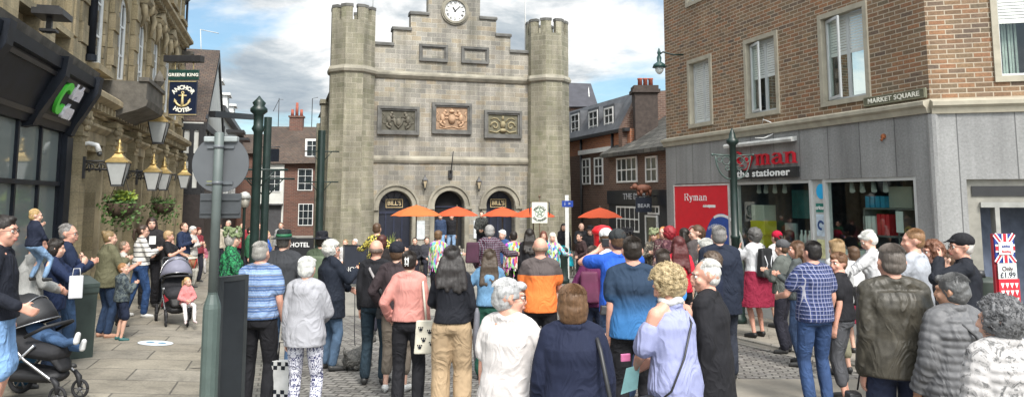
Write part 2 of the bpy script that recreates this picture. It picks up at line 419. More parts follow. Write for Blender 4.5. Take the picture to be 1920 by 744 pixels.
# framed panels
def frame(mb, a0, a1, z0, z1, w, o0, o1):
    mb.box(a0-w, a1+w, o0, o1, z0-w, z0); mb.box(a0-w, a1+w, o0, o1, z1, z1+w); mb.box(a0-w, a0, o0, o1, z0+.001, z1-.001); mb.box(a1, a1+w, o0, o1, z0+.001, z1-.001)
for a0, a1, z0, z1 in [(-1.18, .04, 7.72, 8.44), (.66, 1.87, 7.73, 8.44)]:
    m = MB(*FT); frame(m, a0+.09, a1-.09, z0+.09, z1-.09, .1, .024, .12); frame(m, a0+.14, a1-.14, z0+.14, z1-.14, .05, .024, .07); m.build('blank_panel', TRIMD, hall)
def relief(parts, mat, name, fr, par, o=.03):
    # carved relief: blobs flattened against the wall, voxel-joined into one mesh
    m = MB(*fr)
    for q in parts:
        if q[0] == 'b': m.ball((q[1], o, q[2]), (q[3], q[3], q[4]), 12, 8)
        elif q[0] == 't': m.tube([(x, o, z) for x, z in q[2]], q[1], 7)
    ob = m.build(name, mat, par, weld=False)
    return ob
def creature(cx, cz, s, w, f):     # rampant beast facing the shield, side s
    P = []
    P += [('b', cx, cz, .1*w, .17*f), ('b', cx-.07*s*w, cz+.17*f, .08*w, .09*f), ('b', cx-.12*s*w, cz+.27*f, .065*w, .06*f)]
    P += [('t', .035*f, [(cx-.05*s, cz+.08*f), (cx-.2*s*w, cz+.14*f), (cx-.27*s*w, cz+.1*f)]), ('t', .035*f, [(cx-.05*s, cz), (cx-.2*s*w, cz-.02*f), (cx-.25*s*w, cz+.03*f)])]
    P += [('t', .05*f, [(cx+.02*s, cz-.1*f), (cx+.1*s, cz-.2*f), (cx+.0*s, cz-.3*f), (cx-.1*s, cz-.32*f)]), ('t', .045*f, [(cx, cz-.12*f), (cx-.1*s, cz-.2*f), (cx-.08*s, cz-.28*f)])]
    P += [('t', .022*f, [(cx+.08*s, cz-.15*f), (cx+.24*s, cz-.12*f), (cx+.26*s, cz+.05*f), (cx+.17*s, cz+.16*f), (cx+.24*s, cz+.25*f)])]
    return P
RED = plain((.42, .27, .17), .85, var=.3, scale=5, bump=.4); DRK = plain((.12, .11, .085), .9, var=.45, scale=4, bump=.4); OCH = plain((.26, .22, .13), .9, var=.4, scale=4, bump=.4)
for (a0, a1, z0, z1), mt, bg, kind in [((-2.9, -1.16, 4.55, 5.72), DRK, plain((.09, .085, .065), .9, var=.3), 0), ((-.6, 1.11, 4.63, 5.94), RED, plain((.3, .2, .13), .9, var=.3), 1), ((1.7, 3.38, 4.5, 5.69), OCH, plain((.13, .12, .08), .9, var=.3), 2)]:
    m = MB(*FT); frame(m, a0+.1, a1-.1, z0+.1, z1-.1, .11, .004, .13); frame(m, a0+.17, a1-.17, z0+.17, z1-.17, .065, .004, .08)
    fo = m.build('relief_frame', TRIMD, hall)
    m = MB(*FT); m.box(a0+.15, a1-.15, .003, .02, z0+.15, z1-.15); reparent(m.build('backing', bg, hall), fo)
    c = (a0+a1)/2; z = (z0+z1)/2; P = []
    if kind < 2:
        P += creature(c-.4, z+.02, -1, 1, 1.05)+creature(c+.4, z+.02, 1, 1, 1.05)
        if kind: P += [('b', c, z-.02, .17, .21), ('t', .02, [(c-.17, z+.02), (c-.17, z+.2), (c+.17, z+.2), (c+.17, z+.02)]), ('b', c, z+.3, .11, .07), ('b', c, z+.38, .04, .05), ('t', .025, [(c-.55, z-.36), (c-.3, z-.42), (c, z-.34), (c+.3, z-.42), (c+.55, z-.36)])]
        else: P += [('t', .06, [(c-.2, z+.1), (c-.12, z-.15), (c, z-.3), (c+.12, z-.15), (c+.2, z+.1)]), ('b', c, z-.08, .13, .17)]
    else:
        P += [('b', c, z+.28, .06, .1), ('b', c, z-.02, .13, .17), ('b', c, z-.27, .16, .1)]
        for s in (-1, 1):
            sp = [(c+s*(.36+(.2-.02*i)*cos(i*.8)), z-.08+(.22-.022*i)*sin(i*.8)) for i in range(9)]
            P += [('t', .04, sp), ('t', .03, [(c+s*.12, z+.1), (c+s*.25, z+.25), (c+s*.42, z+.27), (c+s*.55, z+.2)]), ('t', .035, [(c+s*.1, z-.25), (c+s*.3, z-.36), (c+s*.6, z-.3)])]
    reparent(relief(P, mt, 'heraldic_relief', FT, hall, .03), fo)
# clock
m = MB(*FT); ca, cz = .36, 9.99; m.arch(ca, cz, .47, .56, .022, .14, 32, 0, 2*pi); m.arch(ca, cz, .56, .62, .022, .09, 32, 0, 2*pi)
ck = m.build('clock', TRIM, hall)
m = MB(*FT); m.prism([(ca+.47*cos(2*pi*i/32), cz+.47*sin(2*pi*i/32)) for i in range(32)], .022, .06); reparent(m.build('dial', WHITEP, hall), ck)
BLK = plain((.01, .01, .012), .5)
for i, r in enumerate(['XII', 'I', 'II', 'III', 'IIII', 'V', 'VI', 'VII', 'VIII', 'IX', 'X', 'XI']):
    th = pi/2-2*pi*i/12; up = dT*cos(th)+V((0, 0, sin(th)))
    reparent(text(r, .135, BLK, hall, fpt(FT, ca+.36*cos(th), .064, cz+.36*sin(th)), dT*sin(th)-V((0, 0, cos(th))), up, .003, .004, name='numeral', sx=.8), ck)
for th, L, w, o in ((pi/2-2*pi*10.9/12, .23, .028, .068), (pi/2-2*pi*7.5/60, .36, .018, .074)):
    m = MB(*FT); c_, s_ = cos(th), sin(th)
    m.prism([(ca-.06*c_-w*s_, cz-.06*s_+w*c_), (ca-.06*c_+w*s_, cz-.06*s_-w*c_), (ca+L*.7*c_+w*1.3*s_, cz+L*.7*s_-w*1.3*c_), (ca+L*c_, cz+L*s_), (ca+L*.7*c_-w*1.3*s_, cz+L*.7*s_+w*1.3*c_)], o, o+.004)
    reparent(m.build('hand', BLK, hall), ck)
m = MB(*FT); m.arch(ca, cz, .285, .295, .064, .066, 32, 0, 2*pi); m.arch(ca, cz, .445, .455, .064, .066, 32, 0, 2*pi); reparent(m.build('dial_ring', BLK, hall), ck)
# towers
for a, o, R in ((-3.98, .05, .98), (4.6, .05, .98)):
    m = MB(*FT); ph = pi/8
    m.ngon_col(a, o, [(R*1.06, GZ), (R*1.05, 1.5), (R, 3.5), (R*.985, 6.95)], 8, ph)
    tw = m.build('tower', ASH2, hall)
    m = MB(*FT); m.ngon_col(a, o, [(R, 6.95), (R*1.07, 7.0), (R*1.1, 7.1), (R*1.03, 7.24), (R*.97, 7.25)], 8, ph); reparent(m.build('moulded_band', TRIM, hall), tw)
    m = MB(*FT); m.ngon_col(a, o, [(R*.97, 7.25), (R*.97, 9.12)], 8, ph); reparent(m.build('upper_shaft', ASH2, hall), tw)
    for i in range(8):
        th = ph*2*i        # merlons sit over the corners between faces
        for face in (i,):
            am = ph+2*pi*i/8; m = MB(*FT)
            rr, ri = R*.97, R*.72
            pts = []
            for (tt, r1) in ((am-.27, rr*.932), (am, rr), (am+.27, rr*.932)): pts.append((a+r1*cos(tt), o+r1*sin(tt)))
            for (tt, r1) in ((am+.27, ri*.93), (am-.27, ri*.93)): pts.append((a+r1*cos(tt), o+r1*sin(tt)))
            n_ = len(pts)
            def pr(P, z0, z1, mm): mm.addv([(x, y, z0) for x, y in P]+[(x, y, z1) for x, y in P], [tuple(range(n_)), tuple(range(n_, 2*n_))]+[(j, (j+1) % n_, n_+(j+1) % n_, n_+j) for j in range(n_)])
            pr(pts, 9.121, 9.66, m); reparent(m.build('merlon', ASH2, hall), tw)
            cxm = sum(p_[0] for p_ in pts)/n_; cym = sum(p_[1] for p_ in pts)/n_
            m = MB(*FT); pr([(cxm+(x-cxm)*1.12, cym+(y-cym)*1.12) for x, y in pts], 9.662, 9.78, m); reparent(m.build('merlon_cap', TRIMD, hall), tw)
# body behind: side wall and roof
m = MB(*FT); m.box(-4.5, 5.0, -14, -.62, GZ, 6.6); m.build('side_wall', ASH, hall)
m = MB(*FT); m.prism([(-4.75, 6.602), (5.25, 6.602), (.25, 9.2)], -14.2, -.64); m.build('roof', plain((.12, .11, .1), .8, var=.3), hall)
m = MB(*FT); m.box(-4.95, -4.503, -6.2, -5.4, GZ, 6.4); m.box(-5.0, -4.45, -6.3, -5.3, 6.4, 6.6); m.build('buttress', ASH2, hall); m = MB(*FT); m.box(-4.9, -4.502, -12, -11.2, GZ, 6.0); m.build('buttress', ASH2, hall)
FS = (tuple(fpt(FT, -4.5, 0, 0))[:2], (-nT.x, -nT.y), (-dT.x, -dT.y))
for a in (1.6, 3.6, 7.6, 9.6):
    window(hall, FS, a, a+1.1, 4.3, 6.1, .06, 2, 4); window(hall, FS, a, a+1.1, .6, 2.9, .06, 2, 4)
def wall_lantern(fr, a, z, label):
    t = thing('wall_lantern', fpt(fr, a, .15, z), label, 'lantern', 'lanterns on the town hall')
    m = MB(*fr); c = (a, .2)
    m.ngon_col(a, .2, [(.03, z-.3), (.11, z-.05), (.12, z)], 4, pi/4); g = m.build('glass_body', plain((.5, .42, .28), .3), t)
    m = MB(*fr)
    for i in range(4):
        q = pi/4+i*pi/2; m.tube([(a+.03*cos(q), .2+.03*sin(q), z-.31), (a+.125*cos(q), .2+.125*sin(q), z)], .014, 4)
    m.ngon_col(a, .2, [(.15, z), (.15, z+.03), (.05, z+.16), (.012, z+.26)], 4, pi/4); m.ngon_col(a, .2, [(.012, z-.4), (.045, z-.34), (.035, z-.3)], 6)
    m.box(a-.02, a+.02, .004, .1, z+.03, z+.07); m.build('metal_cage', BLACKM, t)
wall_lantern(FT, -.9, 2.62, 'black diamond-shaped lantern left of the central town hall door')
wall_lantern(FT, 1.43, 2.58, 'black diamond-shaped lantern right of the central town hall door')
m = MB(*FT); m.tube([(.22, .03, 2.83), (.22, .3, 3.3), (.22, .55, 3.85)], .022, 6); m.box(.12, .3, .004, .1, 2.74, 3.06)
m.build('flag_holder', BLACKM, hall)
m = MB(*FT); m.tube([(3.72, -.4, 8.3), (3.72, -.4, 13.5)], .03, 6); tag(rebase(m.build('flagpole', WHITEP), fpt(FT, 3.72, -.4, 8.3)), 'thin white flagpole rising beside the right tower of the town hall', 'flagpole')
m = MB(*FT); m.tube([(-3.05, -1.2, 9.4), (-3.05, -1.2, 13)], .018, 5); tag(rebase(m.build('lightning_rod', GREYMETAL), fpt(FT, -3.05, -1.2, 9.4)), 'thin grey rod behind the left tower of the town hall', 'rod')

# ============================================================ corner brick building with the stationer's shop
C1 = at(1745, 210, 11.5); d1 = V((-.3125, 1, 0)).normalized(); n1 = V((-1, -.3125, 0)).normalized()
F1 = ((C1.x, C1.y), (d1.x, d1.y), (n1.x, n1.y))
d2 = V((1, -.275, 0)).normalized(); n2 = V((-.275, -1, 0)).normalized()
F2 = ((C1.x, C1.y), (d2.x, d2.y), (n2.x, n2.y))
BRICK = brickmat('mixed_stock_brick', [(.19, .12, .07), (.3, .145, .075), (.23, .155, .09), (.35, .165, .08), (.17, .13, .085), (.28, .175, .095), (.14, .1, .075), (.3, .19, .11)], (.44, .37, .28), .238, .0765, .0095, bump=.7, dirt=(.8, 1.15), dscale=.5, grain=.3, distort=.006, streak=.22)
PANEL = brickmat('grey_granite_panel', [(.275, .275, .272), (.305, .305, .3)], (.1, .1, .1), .78, 8.0, .01, bump=.2, dirt=(.85, 1.08), dscale=1.2, grain=.2, rough=.5, streak=.3)
STONEF = plain((.36, .33, .26), .8, var=.2, scale=4, bump=.2)
corner = thing('corner_building', (C1.x+1.5, C1.y+2, -.4), 'brick corner building with grey stone shopfront of a stationer', 'building')
W1 = [(6.03, 7.1, 3.6, 5.26), (3.6, 4.75, 3.6, 5.3), (1.18, 2.4, 3.58, 5.3)]
W1b = [(a, b, z0+3.0, z1+3.0) for a, b, z0, z1 in W1]
m = MB(*F1); m.wall(0, 8.24, 3.42, 9.5, 0, [(a, b, z0, z1) for a, b, z0, z1 in W1+W1b], t=.22)
m.quad((8.24, 0, 3.42), (8.24, 0, 9.5), (8.24, -6, 9.5), (8.24, -6, 3.42)); m.build('brick_wall', BRICK, corner)
W2 = [(.9, 2.1, 3.66, 5.4), (3.4, 4.6, 3.66, 5.4)]
m = MB(*F2); m.wall(0, 7, 3.42, 9.5, 0, W2+[(a, b, z0+3, z1+3) for a, b, z0, z1 in W2], t=.22); m.build('brick_wall', BRICK, corner)
m = MB(); 
q = [fpt(F1, 8.24, 0, 9.5), fpt(F1, 0, 0, 9.5), fpt(F2, 7, 0, 9.5), fpt(F1, 8.24, -8, 9.5)]
m.addv([p for p in q]+[p+V((0, 0, .3)) for p in q], [(0, 1, 2, 3), (4, 5, 6, 7), (0, 1, 5, 4), (1, 2, 6, 5), (2, 3, 7, 6), (3, 0, 4, 7)], raw=True); m.build('roof', TRIMD, corner)
CAS = plain((.5, .52, .52), .45, var=.08)
def casement(fr, a0, a1, z0, z1, opening, blind, rev=False):
    m = MB(*fr); w = .09
    frame(m, a0, a1, z0, z1, w, -.1, .035); st = m.build('window_surround', STONEF, corner)
    mid = (a0+a1)/2
    w_ = window(corner, fr, a0+.002, a1-.002, z0+.002, z1-.002, -.1, 2, 1, CAS, CLEAR, .05, .07, blind=None)
    g = MB(*fr); g.box(a0-.3, a1+.3, -1.3, -1.25, z0-.4, z1+.3); g.box(a0-.3, a1+.3, -1.249, -.3, z0-.42, z0-.4); reparent(g.build('room', plain((.06, .065, .07), .9), corner), w_)
    g = MB(*fr)
    for i in range(7): g.box(a0+.05+i*.045, a0+.08+i*.045, -.34-.02*(i % 2), -.32-.02*(i % 2), z0+.02, z1-.02)
    reparent(g.build('curtain', plain((.5, .5, .47), .9), corner), w_)
    if blind:
        g = MB(*fr)
        zb = z1-(z1-z0)*blind; n = int((z1-zb)/.05)
        for (x0, x1) in ((a0+.06, mid-.04), (mid+.04, a1-.06)):
            for i in range(n): g.box(x0, x1, -.126, -.117, zb+i*.05, zb+i*.05+.04)
            g.box(x0, x1, -.126, -.112, zb-.03, zb-.002)
        reparent(g.build('blind', plain((.62, .64, .62), .5, var=.04), corner), w_)
    if opening:
        # a hinged leaf standing open
        th = radians(opening); hinge = a1-.03 if not rev else a0+.03; sg = -1 if not rev else 1; L = (a1-a0)/2-.04
        m = MB(*fr); g = MB(*fr)
        def P(r, z, off=0): return (hinge+sg*r*cos(th)+off*sin(th), -.095+r*sin(th)+off*cos(th), z)
        def bar(r0, r1, zz0, zz1, mm, tk=.035):
            pts = [P(r0, zz0), P(r1, zz0), P(r1, zz1), P(r0, zz1), P(r0, zz0, tk), P(r1, zz0, tk), P(r1, zz1, tk), P(r0, zz1, tk)]
            mm.addv(pts, [(0, 1, 2, 3), (7, 6, 5, 4), (0, 4, 5, 1), (1, 5, 6, 2), (2, 6, 7, 3), (3, 7, 4, 0)])
        bar(0, .045, z0+.03, z1-.03, m); bar(L-.045, L, z0+.03, z1-.03, m); bar(.046, L-.046, z0+.03, z0+.08, m); bar(.046, L-.046, z1-.08, z1-.03, m)
        o = m.build('open_leaf', CAS, corner); reparent(o, w_)
        for r0, r1 in ((.046, L-.046),):
            g.addv([P(r0, z0+.081, .015), P(r1, z0+.081, .015), P(r1, z1-.081, .015), P(r0, z1-.081, .015)], [(0, 1, 2, 3)])
        reparent(g.build('leaf_pane', CLEAR, corner), w_)
casement(F1, 6.12, 7.01, 3.69, 5.17, 0, .95)
casement(F1, 3.69, 4.66, 3.69, 5.21, 14, .5, rev=False)
casement(F1, 1.27, 2.31, 3.67, 5.21, 16, .45, rev=False)
casement(F2, .99, 2.01, 3.75, 5.31, 0, .45); casement(F2, 3.49, 4.51, 3.75, 5.31, 0, .3)
for a, b, z0, z1 in W1b: casement(F1, a+.09, b-.09, z0+.09, z1-.09, 0, 0)
# string course and panels
m = MB(*F1); m.prof([(-.1, 3.22), (.07, 3.22), (.09, 3.3), (.14, 3.34), (.14, 3.4), (.0, 3.44), (-.1, 3.44)], -.0, 8.3); m.build('string_course', STONEF, corner)
m = MB(*F2); m.prof([(-.1, 3.2), (.07, 3.2), (.09, 3.28), (.14, 3.32), (.14, 3.38), (.0, 3.43), (-.1, 3.43)], .0, 7); m.build('string_course', STONEF, corner)
g0 = -.62
m = MB(*F1); m.wall(0, 8.24, g0, 3.22, .03, [(5.42, 7.85, .1, 2.26), (.33, 5.32, -.5, 2.26)], t=.2); m.build('stone_fascia', PANEL, corner)
m = MB(*F2); m.wall(0, 7, g0, 3.22, .03, [(.42, 3.2, -.42, 2.2)], t=.3); m.build('stone_fascia', PANEL, corner)
m = MB(*F1); m.ngon_col(0, -.03, [(.085, g0), (.085, 3.2)], 10); m.build('corner_bead', PANEL, corner)
# rusty stain bracket
m = MB(*F1); m.ball((.115*8+.0, .05, 2.93), .045, 8, 6); m.tube([(.92, .04, 2.93), (.92, .1, 2.86)], .02, 5); m.build('rusted_bracket', plain((.3, .1, .04), .9, var=.4, scale=30), corner)
# shopfront frame
ALU = plain((.55, .56, .55), .4, .2, var=.08)
m = MB(*F1)
for a0, a1 in ((5.22, 5.32), (2.78, 2.84), (2.4, 2.46), (.33, .39)): m.box(a0, a1, -.12, .02, -.5, 2.26)
m.box(2.841, 5.219, -.1, .01, 2.2, 2.26); m.box(.391, 2.399, -.1, .01, 2.2, 2.26); m.box(.391, 2.399, -.1, .01, -.5, -.2); m.box(2.841, 5.219, -.1, .01, -.5, -.25)
m.build('shopfront_frame', ALU, corner)
m = MB(*F1); m.box(2.461, 2.779, -.1, -.03, -.5, 2.26); m.build('pillar', plain((.45, .46, .44), .5), corner)
m = MB(*F1); m.box(.39, 2.4, -.06, -.05, -.2, 2.2); m.build('shop_window', CLEAR, corner)
m = MB(*F1); m.box(2.84, 5.22, -.06, -.05, -.25, 2.2); m.build('shop_window', CLEAR, corner)
# interior
m = MB(*F1); m.box(.05, 5.6, -4.2, -4.1, g0, 2.9); m.box(.05, .1, -4.09, -.2, g0, 2.9); m.box(5.55, 5.6, -4.09, -.2, g0, 2.9); m.box(.101, 5.549, -4.09, -.2, 2.6, 2.65)
m.build('shop_interior', plain((.1, .12, .17), .9, var=.3), corner)
m = MB(*F1); m.box(.101, 5.549, -4.09, -.2, g0+.02, g0+.1); m.build('shop_floor', plain((.12, .12, .13), .5), corner)
# spotlights hanging in the windows
for i, a in enumerate((4.96, 4.72, 4.42, 4.1, 2.2, 1.95, 1.68, 1.41)):
    t = thing('spotlight', fpt(F1, a, -.4, 2.2), 'small white spotlight hanging inside the stationer window, %s' % ['first from the lamp post', 'second from the lamp post', 'third from the lamp post', 'fourth from the lamp post', 'first right of the pillar', 'second right of the pillar', 'third right of the pillar', 'nearest the street corner'][i], 'spotlight', 'spotlights in the shop windows')
    m = MB(*F1); m.tube([(a, -.4, 2.2), (a-.03, -.38, 2.12), (a-.08, -.34, 2.04)], [.03, .042, .05], 8); m.build('spot_head', WHITEP, t)
    m = MB(*F1); m.tube([(a, -.4, 2.58), (a, -.4, 2.2)], .012, 5); m.build('stem', BLACKM, t)
# stock in the window
def carton(fr, a, o, z, w, d, h, mat, label, cat='box', rot=0, name='carton', group=None):
    m = MB(*fr); m.box(a-w/2, a+w/2, o-d/2, o+d/2, z, z+h)
    ob = m.build(name, mat, None, bevel=.006); rebase(ob, fpt(fr, a, o, z)); tag(ob, label, cat, group)
    if rot: ob.rotation_euler.z = rot
    return ob
YEL = plain((.72, .6, .03), .5, var=.08)
CRD = plain((.6, .58, .5), .6, var=.08)
carton(F1, 4.9, -.45, .35, .42, .35, .42, YEL, 'yellow carton at the bottom of the stack in the stationer window', group='yellow cartons')
carton(F1, 4.9, -.45, .772, .4, .33, .36, YEL, 'yellow carton in the middle of the stack in the stationer window', group='yellow cartons')
carton(F1, 4.92, -.45, 1.134, .5, .3, .3, YEL, 'yellow carton near the top of the stack in the stationer window', group='yellow cartons')
carton(F1, 4.9, -.45, 1.436, .44, .3, .33, CRD, 'cream carton on top of the yellow boxes in the stationer window')
m = MB(*F1); m.box(4.5, 5.2, -.7, -.2, g0+.1, .348); tag(rebase(m.build('display_plinth', plain((.1, .1, .11), .6)), fpt(F1, 4.4, -.6, g0+.1)), 'dark low plinth under the yellow cartons in the shop window', 'plinth')
m = MB(*F1); m.box(3.85, 4.4, -.84, -.8, 1.5, 2.08); tag(rebase(m.build('hanging_poster', plain((.05, .22, .24), .5, var=.5, scale=2)), fpt(F1, 3.3, -1.5, 1.2)), 'teal poster hanging inside the stationer shop', 'poster')
m = MB(*F1); m.box(4.05, 4.4, -.65, -.6, .9, 1.4); tag(rebase(m.build('display_board', plain((.35, .42, .45), .5)), fpt(F1, 3.4, -1, .45)), 'pale grey board displayed in the stationer window', 'board')
# shelf unit in right window
sh = thing('shelf_unit', fpt(F1, 1.3, -.8, g0+.1), 'dark shelf unit with files and boxes inside the right shop window', 'shelves')
m = MB(*F1)
for z in (.75, 1.25, 1.72): m.box(.5, 2.0, -1.0, -.45, z, z+.03)
for a in (.5, 1.2, 1.97): m.box(a, a+.03, -1.0, -.45, g0+.1, 1.75)
m.build('rack', plain((.16, .17, .17), .5), sh)
def filebox(a0, a1, z0, z1, mat, lab, cat, grp):
    q = MB(*F1); q.box(a0, a1, -.75, -.46, z0, z1); tag(rebase(q.build(cat, mat), fpt(F1, (a0+a1)/2, -.6, z0)), lab, cat, grp)
for i in range(3): filebox(1.94-i*.1, 2.02-i*.1-.0, 1.282, 1.6, WHITEP, 'white lever file standing on the shelf in the right shop window', 'file', 'white files on the shelf')
for i in range(3): filebox(1.62-i*.1, 1.7-i*.1, 1.282, 1.64, plain((.55, .02, .03), .5), 'red lever file standing on the shelf in the right shop window', 'file', 'red files on the shelf')
for i in range(4): filebox(1.86-i*.12, 1.95-i*.12, 1.752, 1.95, plain((.03, .35, .6), .5), 'blue folder on the upper shelf in the right shop window', 'folder', 'blue folders on the shelf')
carton(F1, 1.25, -.7, 1.752, .5, .3, .36, CRD, 'cream carton on the top shelf in the right shop window'); carton(F1, .75, -.7, 1.282, .22, .2, .2, WHITEP, 'small white box on the shelf in the right shop window')
filebox(1.28, 1.4, .782, 1.1, plain((.1, .3, .3), .5), 'teal box on the low shelf in the right shop window', 'file', None)
m = MB(*F1); m.box(.95, 1.1, -.3, -.29, 1.35, 1.7); tag(rebase(m.build('notice', WHITEP), fpt(F1, 1.0, -.3, 1.35)), 'white paper notice stuck inside the right shop window', 'notice')
# chest / white cabinets in lower right window
for i, (a, c) in enumerate(((2.05, (.5, .52, .5)), (1.45, (.42, .45, .42)))):
    t = thing('display_case', fpt(F1, a, -.5, -.2), ['white drawer cabinet near the pillar of the right shop window', 'pale green cabinet inside the right shop window'][i], 'cabinet')
    m = MB(*F1); m.box(a-.28, a+.28, -.75, -.25, -.5, 1.0); m.build('carcass', plain(c, .5), t)
    m = MB(*F1)
    for z in (.1, .4, .7): m.box(a-.26, a+.26, -.249, -.235, z, z+.26)
    m.build('drawer', plain(k(c, 1.15), .5), t)
for i in range(3):
    m = MB(*F1); a = 3.75-i*.12; m.ngon_col(a, -.5, [(.045, .9), (.045, 1.15), (.02, 1.22), (.02, 1.28)], 8, smooth=True); tag(rebase(m.build('bottle', WHITEP), fpt(F1, a, -.6, .3)), 'white bottle standing in the stationer window left of the pillar', 'bottle', 'white bottles in the window')
# pillar stickers
POS = []
for i, (z0, z1, col, lab, nm) in enumerate([(1.66, 1.82, (.02, .2, .16), 'dark green name sticker on the shopfront pillar', 'sticker'), (1.22, 1.62, (.5, .6, .68), 'white poster with a blue printed curl on the shopfront pillar', 'poster'), (.82, 1.16, (.65, .65, .35), 'yellow and white poster low on the shopfront pillar', 'poster'), (.4, .78, (.35, .45, .55), 'pale blue poster at the bottom of the shopfront pillar', 'poster')]):
    m = MB(*F1); m.box(2.48, 2.72, -.029, -.024, z0, z1); POS.append(tag(rebase(m.build(nm, plain(col, .4, var=.3, scale=9)), fpt(F1, 2.6, -.026, z0)), lab, nm))
text('cricut', .1, WHITEP, POS[0], fpt(F1, 2.6, -.02, 1.74), -d1, ext=.002, off=.004)
m = MB(*F1); m.arch(2.6, 1.42, .05, .09, -.023, -.018, 14, .3, 5); ob = m.build('printed_curl', plain((.02, .06, .2), .5), POS[1])
m = MB(*F1); m.prism([(2.56+.13*cos(i*pi/12), 2.04+.14*sin(i*pi/12)) for i in range(24)], -.029, -.022); tag(rebase(m.build('sticker', plain((.02, .4, .75), .4, var=.05)), fpt(F1, 2.6, -.026, 1.75)), 'bright blue oval sticker high on the shopfront pillar', 'sticker')
# red hoarding
red = thing('red_poster_panel', fpt(F1, 6.6, .06, .1), 'large red advertising panel beside the lamp post on the grey shopfront', 'poster')
REDP = plain((.68, .014, .03), .35, var=.06)
m = MB(*F1); m.box(5.46, 7.81, -.02, .045, .1, 2.2); m.build('board', REDP, red)
m = MB(*F1); frame(m, 5.46, 7.81, .1, 2.2, .035, -.02, .06); m.build('edge_trim', plain((.55, .5, .48), .5), red)
SLABW = plain((.8, .8, .78), .5, var=.04)
LET = {'R': [[(0, 0), (0, 1)], [(-.12, 0), (.14, 0)], [(-.12, 1), (.1, 1)], [(.1, 1), (.42, 1), (.56, .9), (.58, .76), (.5, .6), (.36, .52), (.0, .52)], [(.3, .52), (.58, .04)], [(.5, .0), (.72, .0)]],
 'y': [[(.04, .68), (.3, .04)], [(.56, .68), (.22, -.2), (.08, -.28), (-.04, -.28)], [(-.06, .68), (.16, .68)], [(.44, .68), (.68, .68)]],
 'm': [[(-.04, .68), (.1, .68), (.1, 0)], [(-.02, 0), (.2, 0)], [(.1, .5), (.2, .66), (.32, .68), (.42, .6), (.42, 0)], [(.34, 0), (.52, 0)], [(.42, .5), (.52, .66), (.64, .68), (.74, .6), (.74, 0)], [(.66, 0), (.86, 0)]],
 'a': [[(.1, .58), (.22, .68), (.4, .66), (.5, .54), (.5, .06), (.64, .0)], [(.5, .4), (.3, .4), (.12, .32), (.06, .18), (.12, .04), (.28, .0), (.42, .06), (.5, .16)]],
 'n': [[(-.04, .68), (.12, .68), (.12, 0)], [(0, 0), (.24, 0)], [(.12, .48), (.26, .64), (.4, .68), (.52, .58), (.52, 0)], [(.42, 0), (.64, 0)]]}
ADV = {'R': .86, 'y': .76, 'm': 1.0, 'a': .78, 'n': .74}
def slabword(word, h, mat, parent, fr, a_left, o, z, th=.075, ext=.05, cz=1.0, name='lettering', sxx=1.0, each=False):
    # typewriter lettering drawn as strokes; runs towards -a in the frame (left to right for the viewer)
    x = 0; mm = MB(*fr)
    for ch in word:
        for st in LET[ch]:
            for (p, q) in zip(st, st[1:]):
                dx, dz = q[0]-p[0], q[1]-p[1]; L = hypot(dx, dz) or 1; ux, uz = dx/L, dz/L; w = th*(.62 if abs(uz) < .15 else 1.0)
                P = [(p[0]-ux*w*.5-uz*w, p[1]-uz*w*.5+ux*w), (q[0]+ux*w*.5-uz*w, q[1]+uz*w*.5+ux*w), (q[0]+ux*w*.5+uz*w, q[1]+uz*w*.5-ux*w), (p[0]-ux*w*.5+uz*w, p[1]-uz*w*.5-ux*w)]
                oo = o+random.uniform(0, .0015)
                mm.prism([(a_left-(x+X)*h*sxx, z+Z_*h) for X, Z_ in P], oo, oo+ext)
        x += ADV[ch]
    return mm.build(name, mat, parent, weld=False)
slabword('Ryman', .155, SLABW, red, F1, 7.3, .047, 1.86, th=.055, ext=.006, sxx=1.55)
text('delivery', .085, SLABW, red, fpt(F1, 6.35, .05, 1.73), -d1, ext=.002, off=.003, shear=.3, sx=1.2)
m = MB(*F1); m.box(5.98, 6.3, .047, .05, 1.7, 1.76); m.build('print_bar', SLABW, red)
m = MB(*F1); c = (6.95, .95); m.arch(*c, .3, .315, .046, .05, 28, 0, 2*pi); m.arch(*c, .19, .2, .046, .05, 28, 0, 2*pi)
m.build('badge_ring', SLABW, red)
text('NATIONAL STATIONERS', .07, SLABW, red, fpt(F1, 6.95, .05, .95), -d1, ext=.001, curve=.235, sx=1.0)
text('R', .3, SLABW, red, fpt(F1, 6.95, .05, .95), -d1, ext=.001, off=.008)
m = MB(*F1); m.prism([(5.75+.75*cos(pi*i/24)*.98, .72+.85*sin(pi*i/24)) for i in range(25) if 5.75+.75*cos(pi*i/24)*.98 >= 5.46]+[(5.461, .72)], .046, .05); m.build('blue_roundel', plain((.02, .08, .35), .4), red)
m = MB(*F1); m.arch(5.75, .72, .78, .84, .046, .052, 24, radians(0), radians(112)); m.build('roundel_ring', SLABW, red)
text('STUDENT OF THE', .09, SLABW, red, fpt(F1, 5.95, .052, .62), -d1, ext=.001, curve=.68)
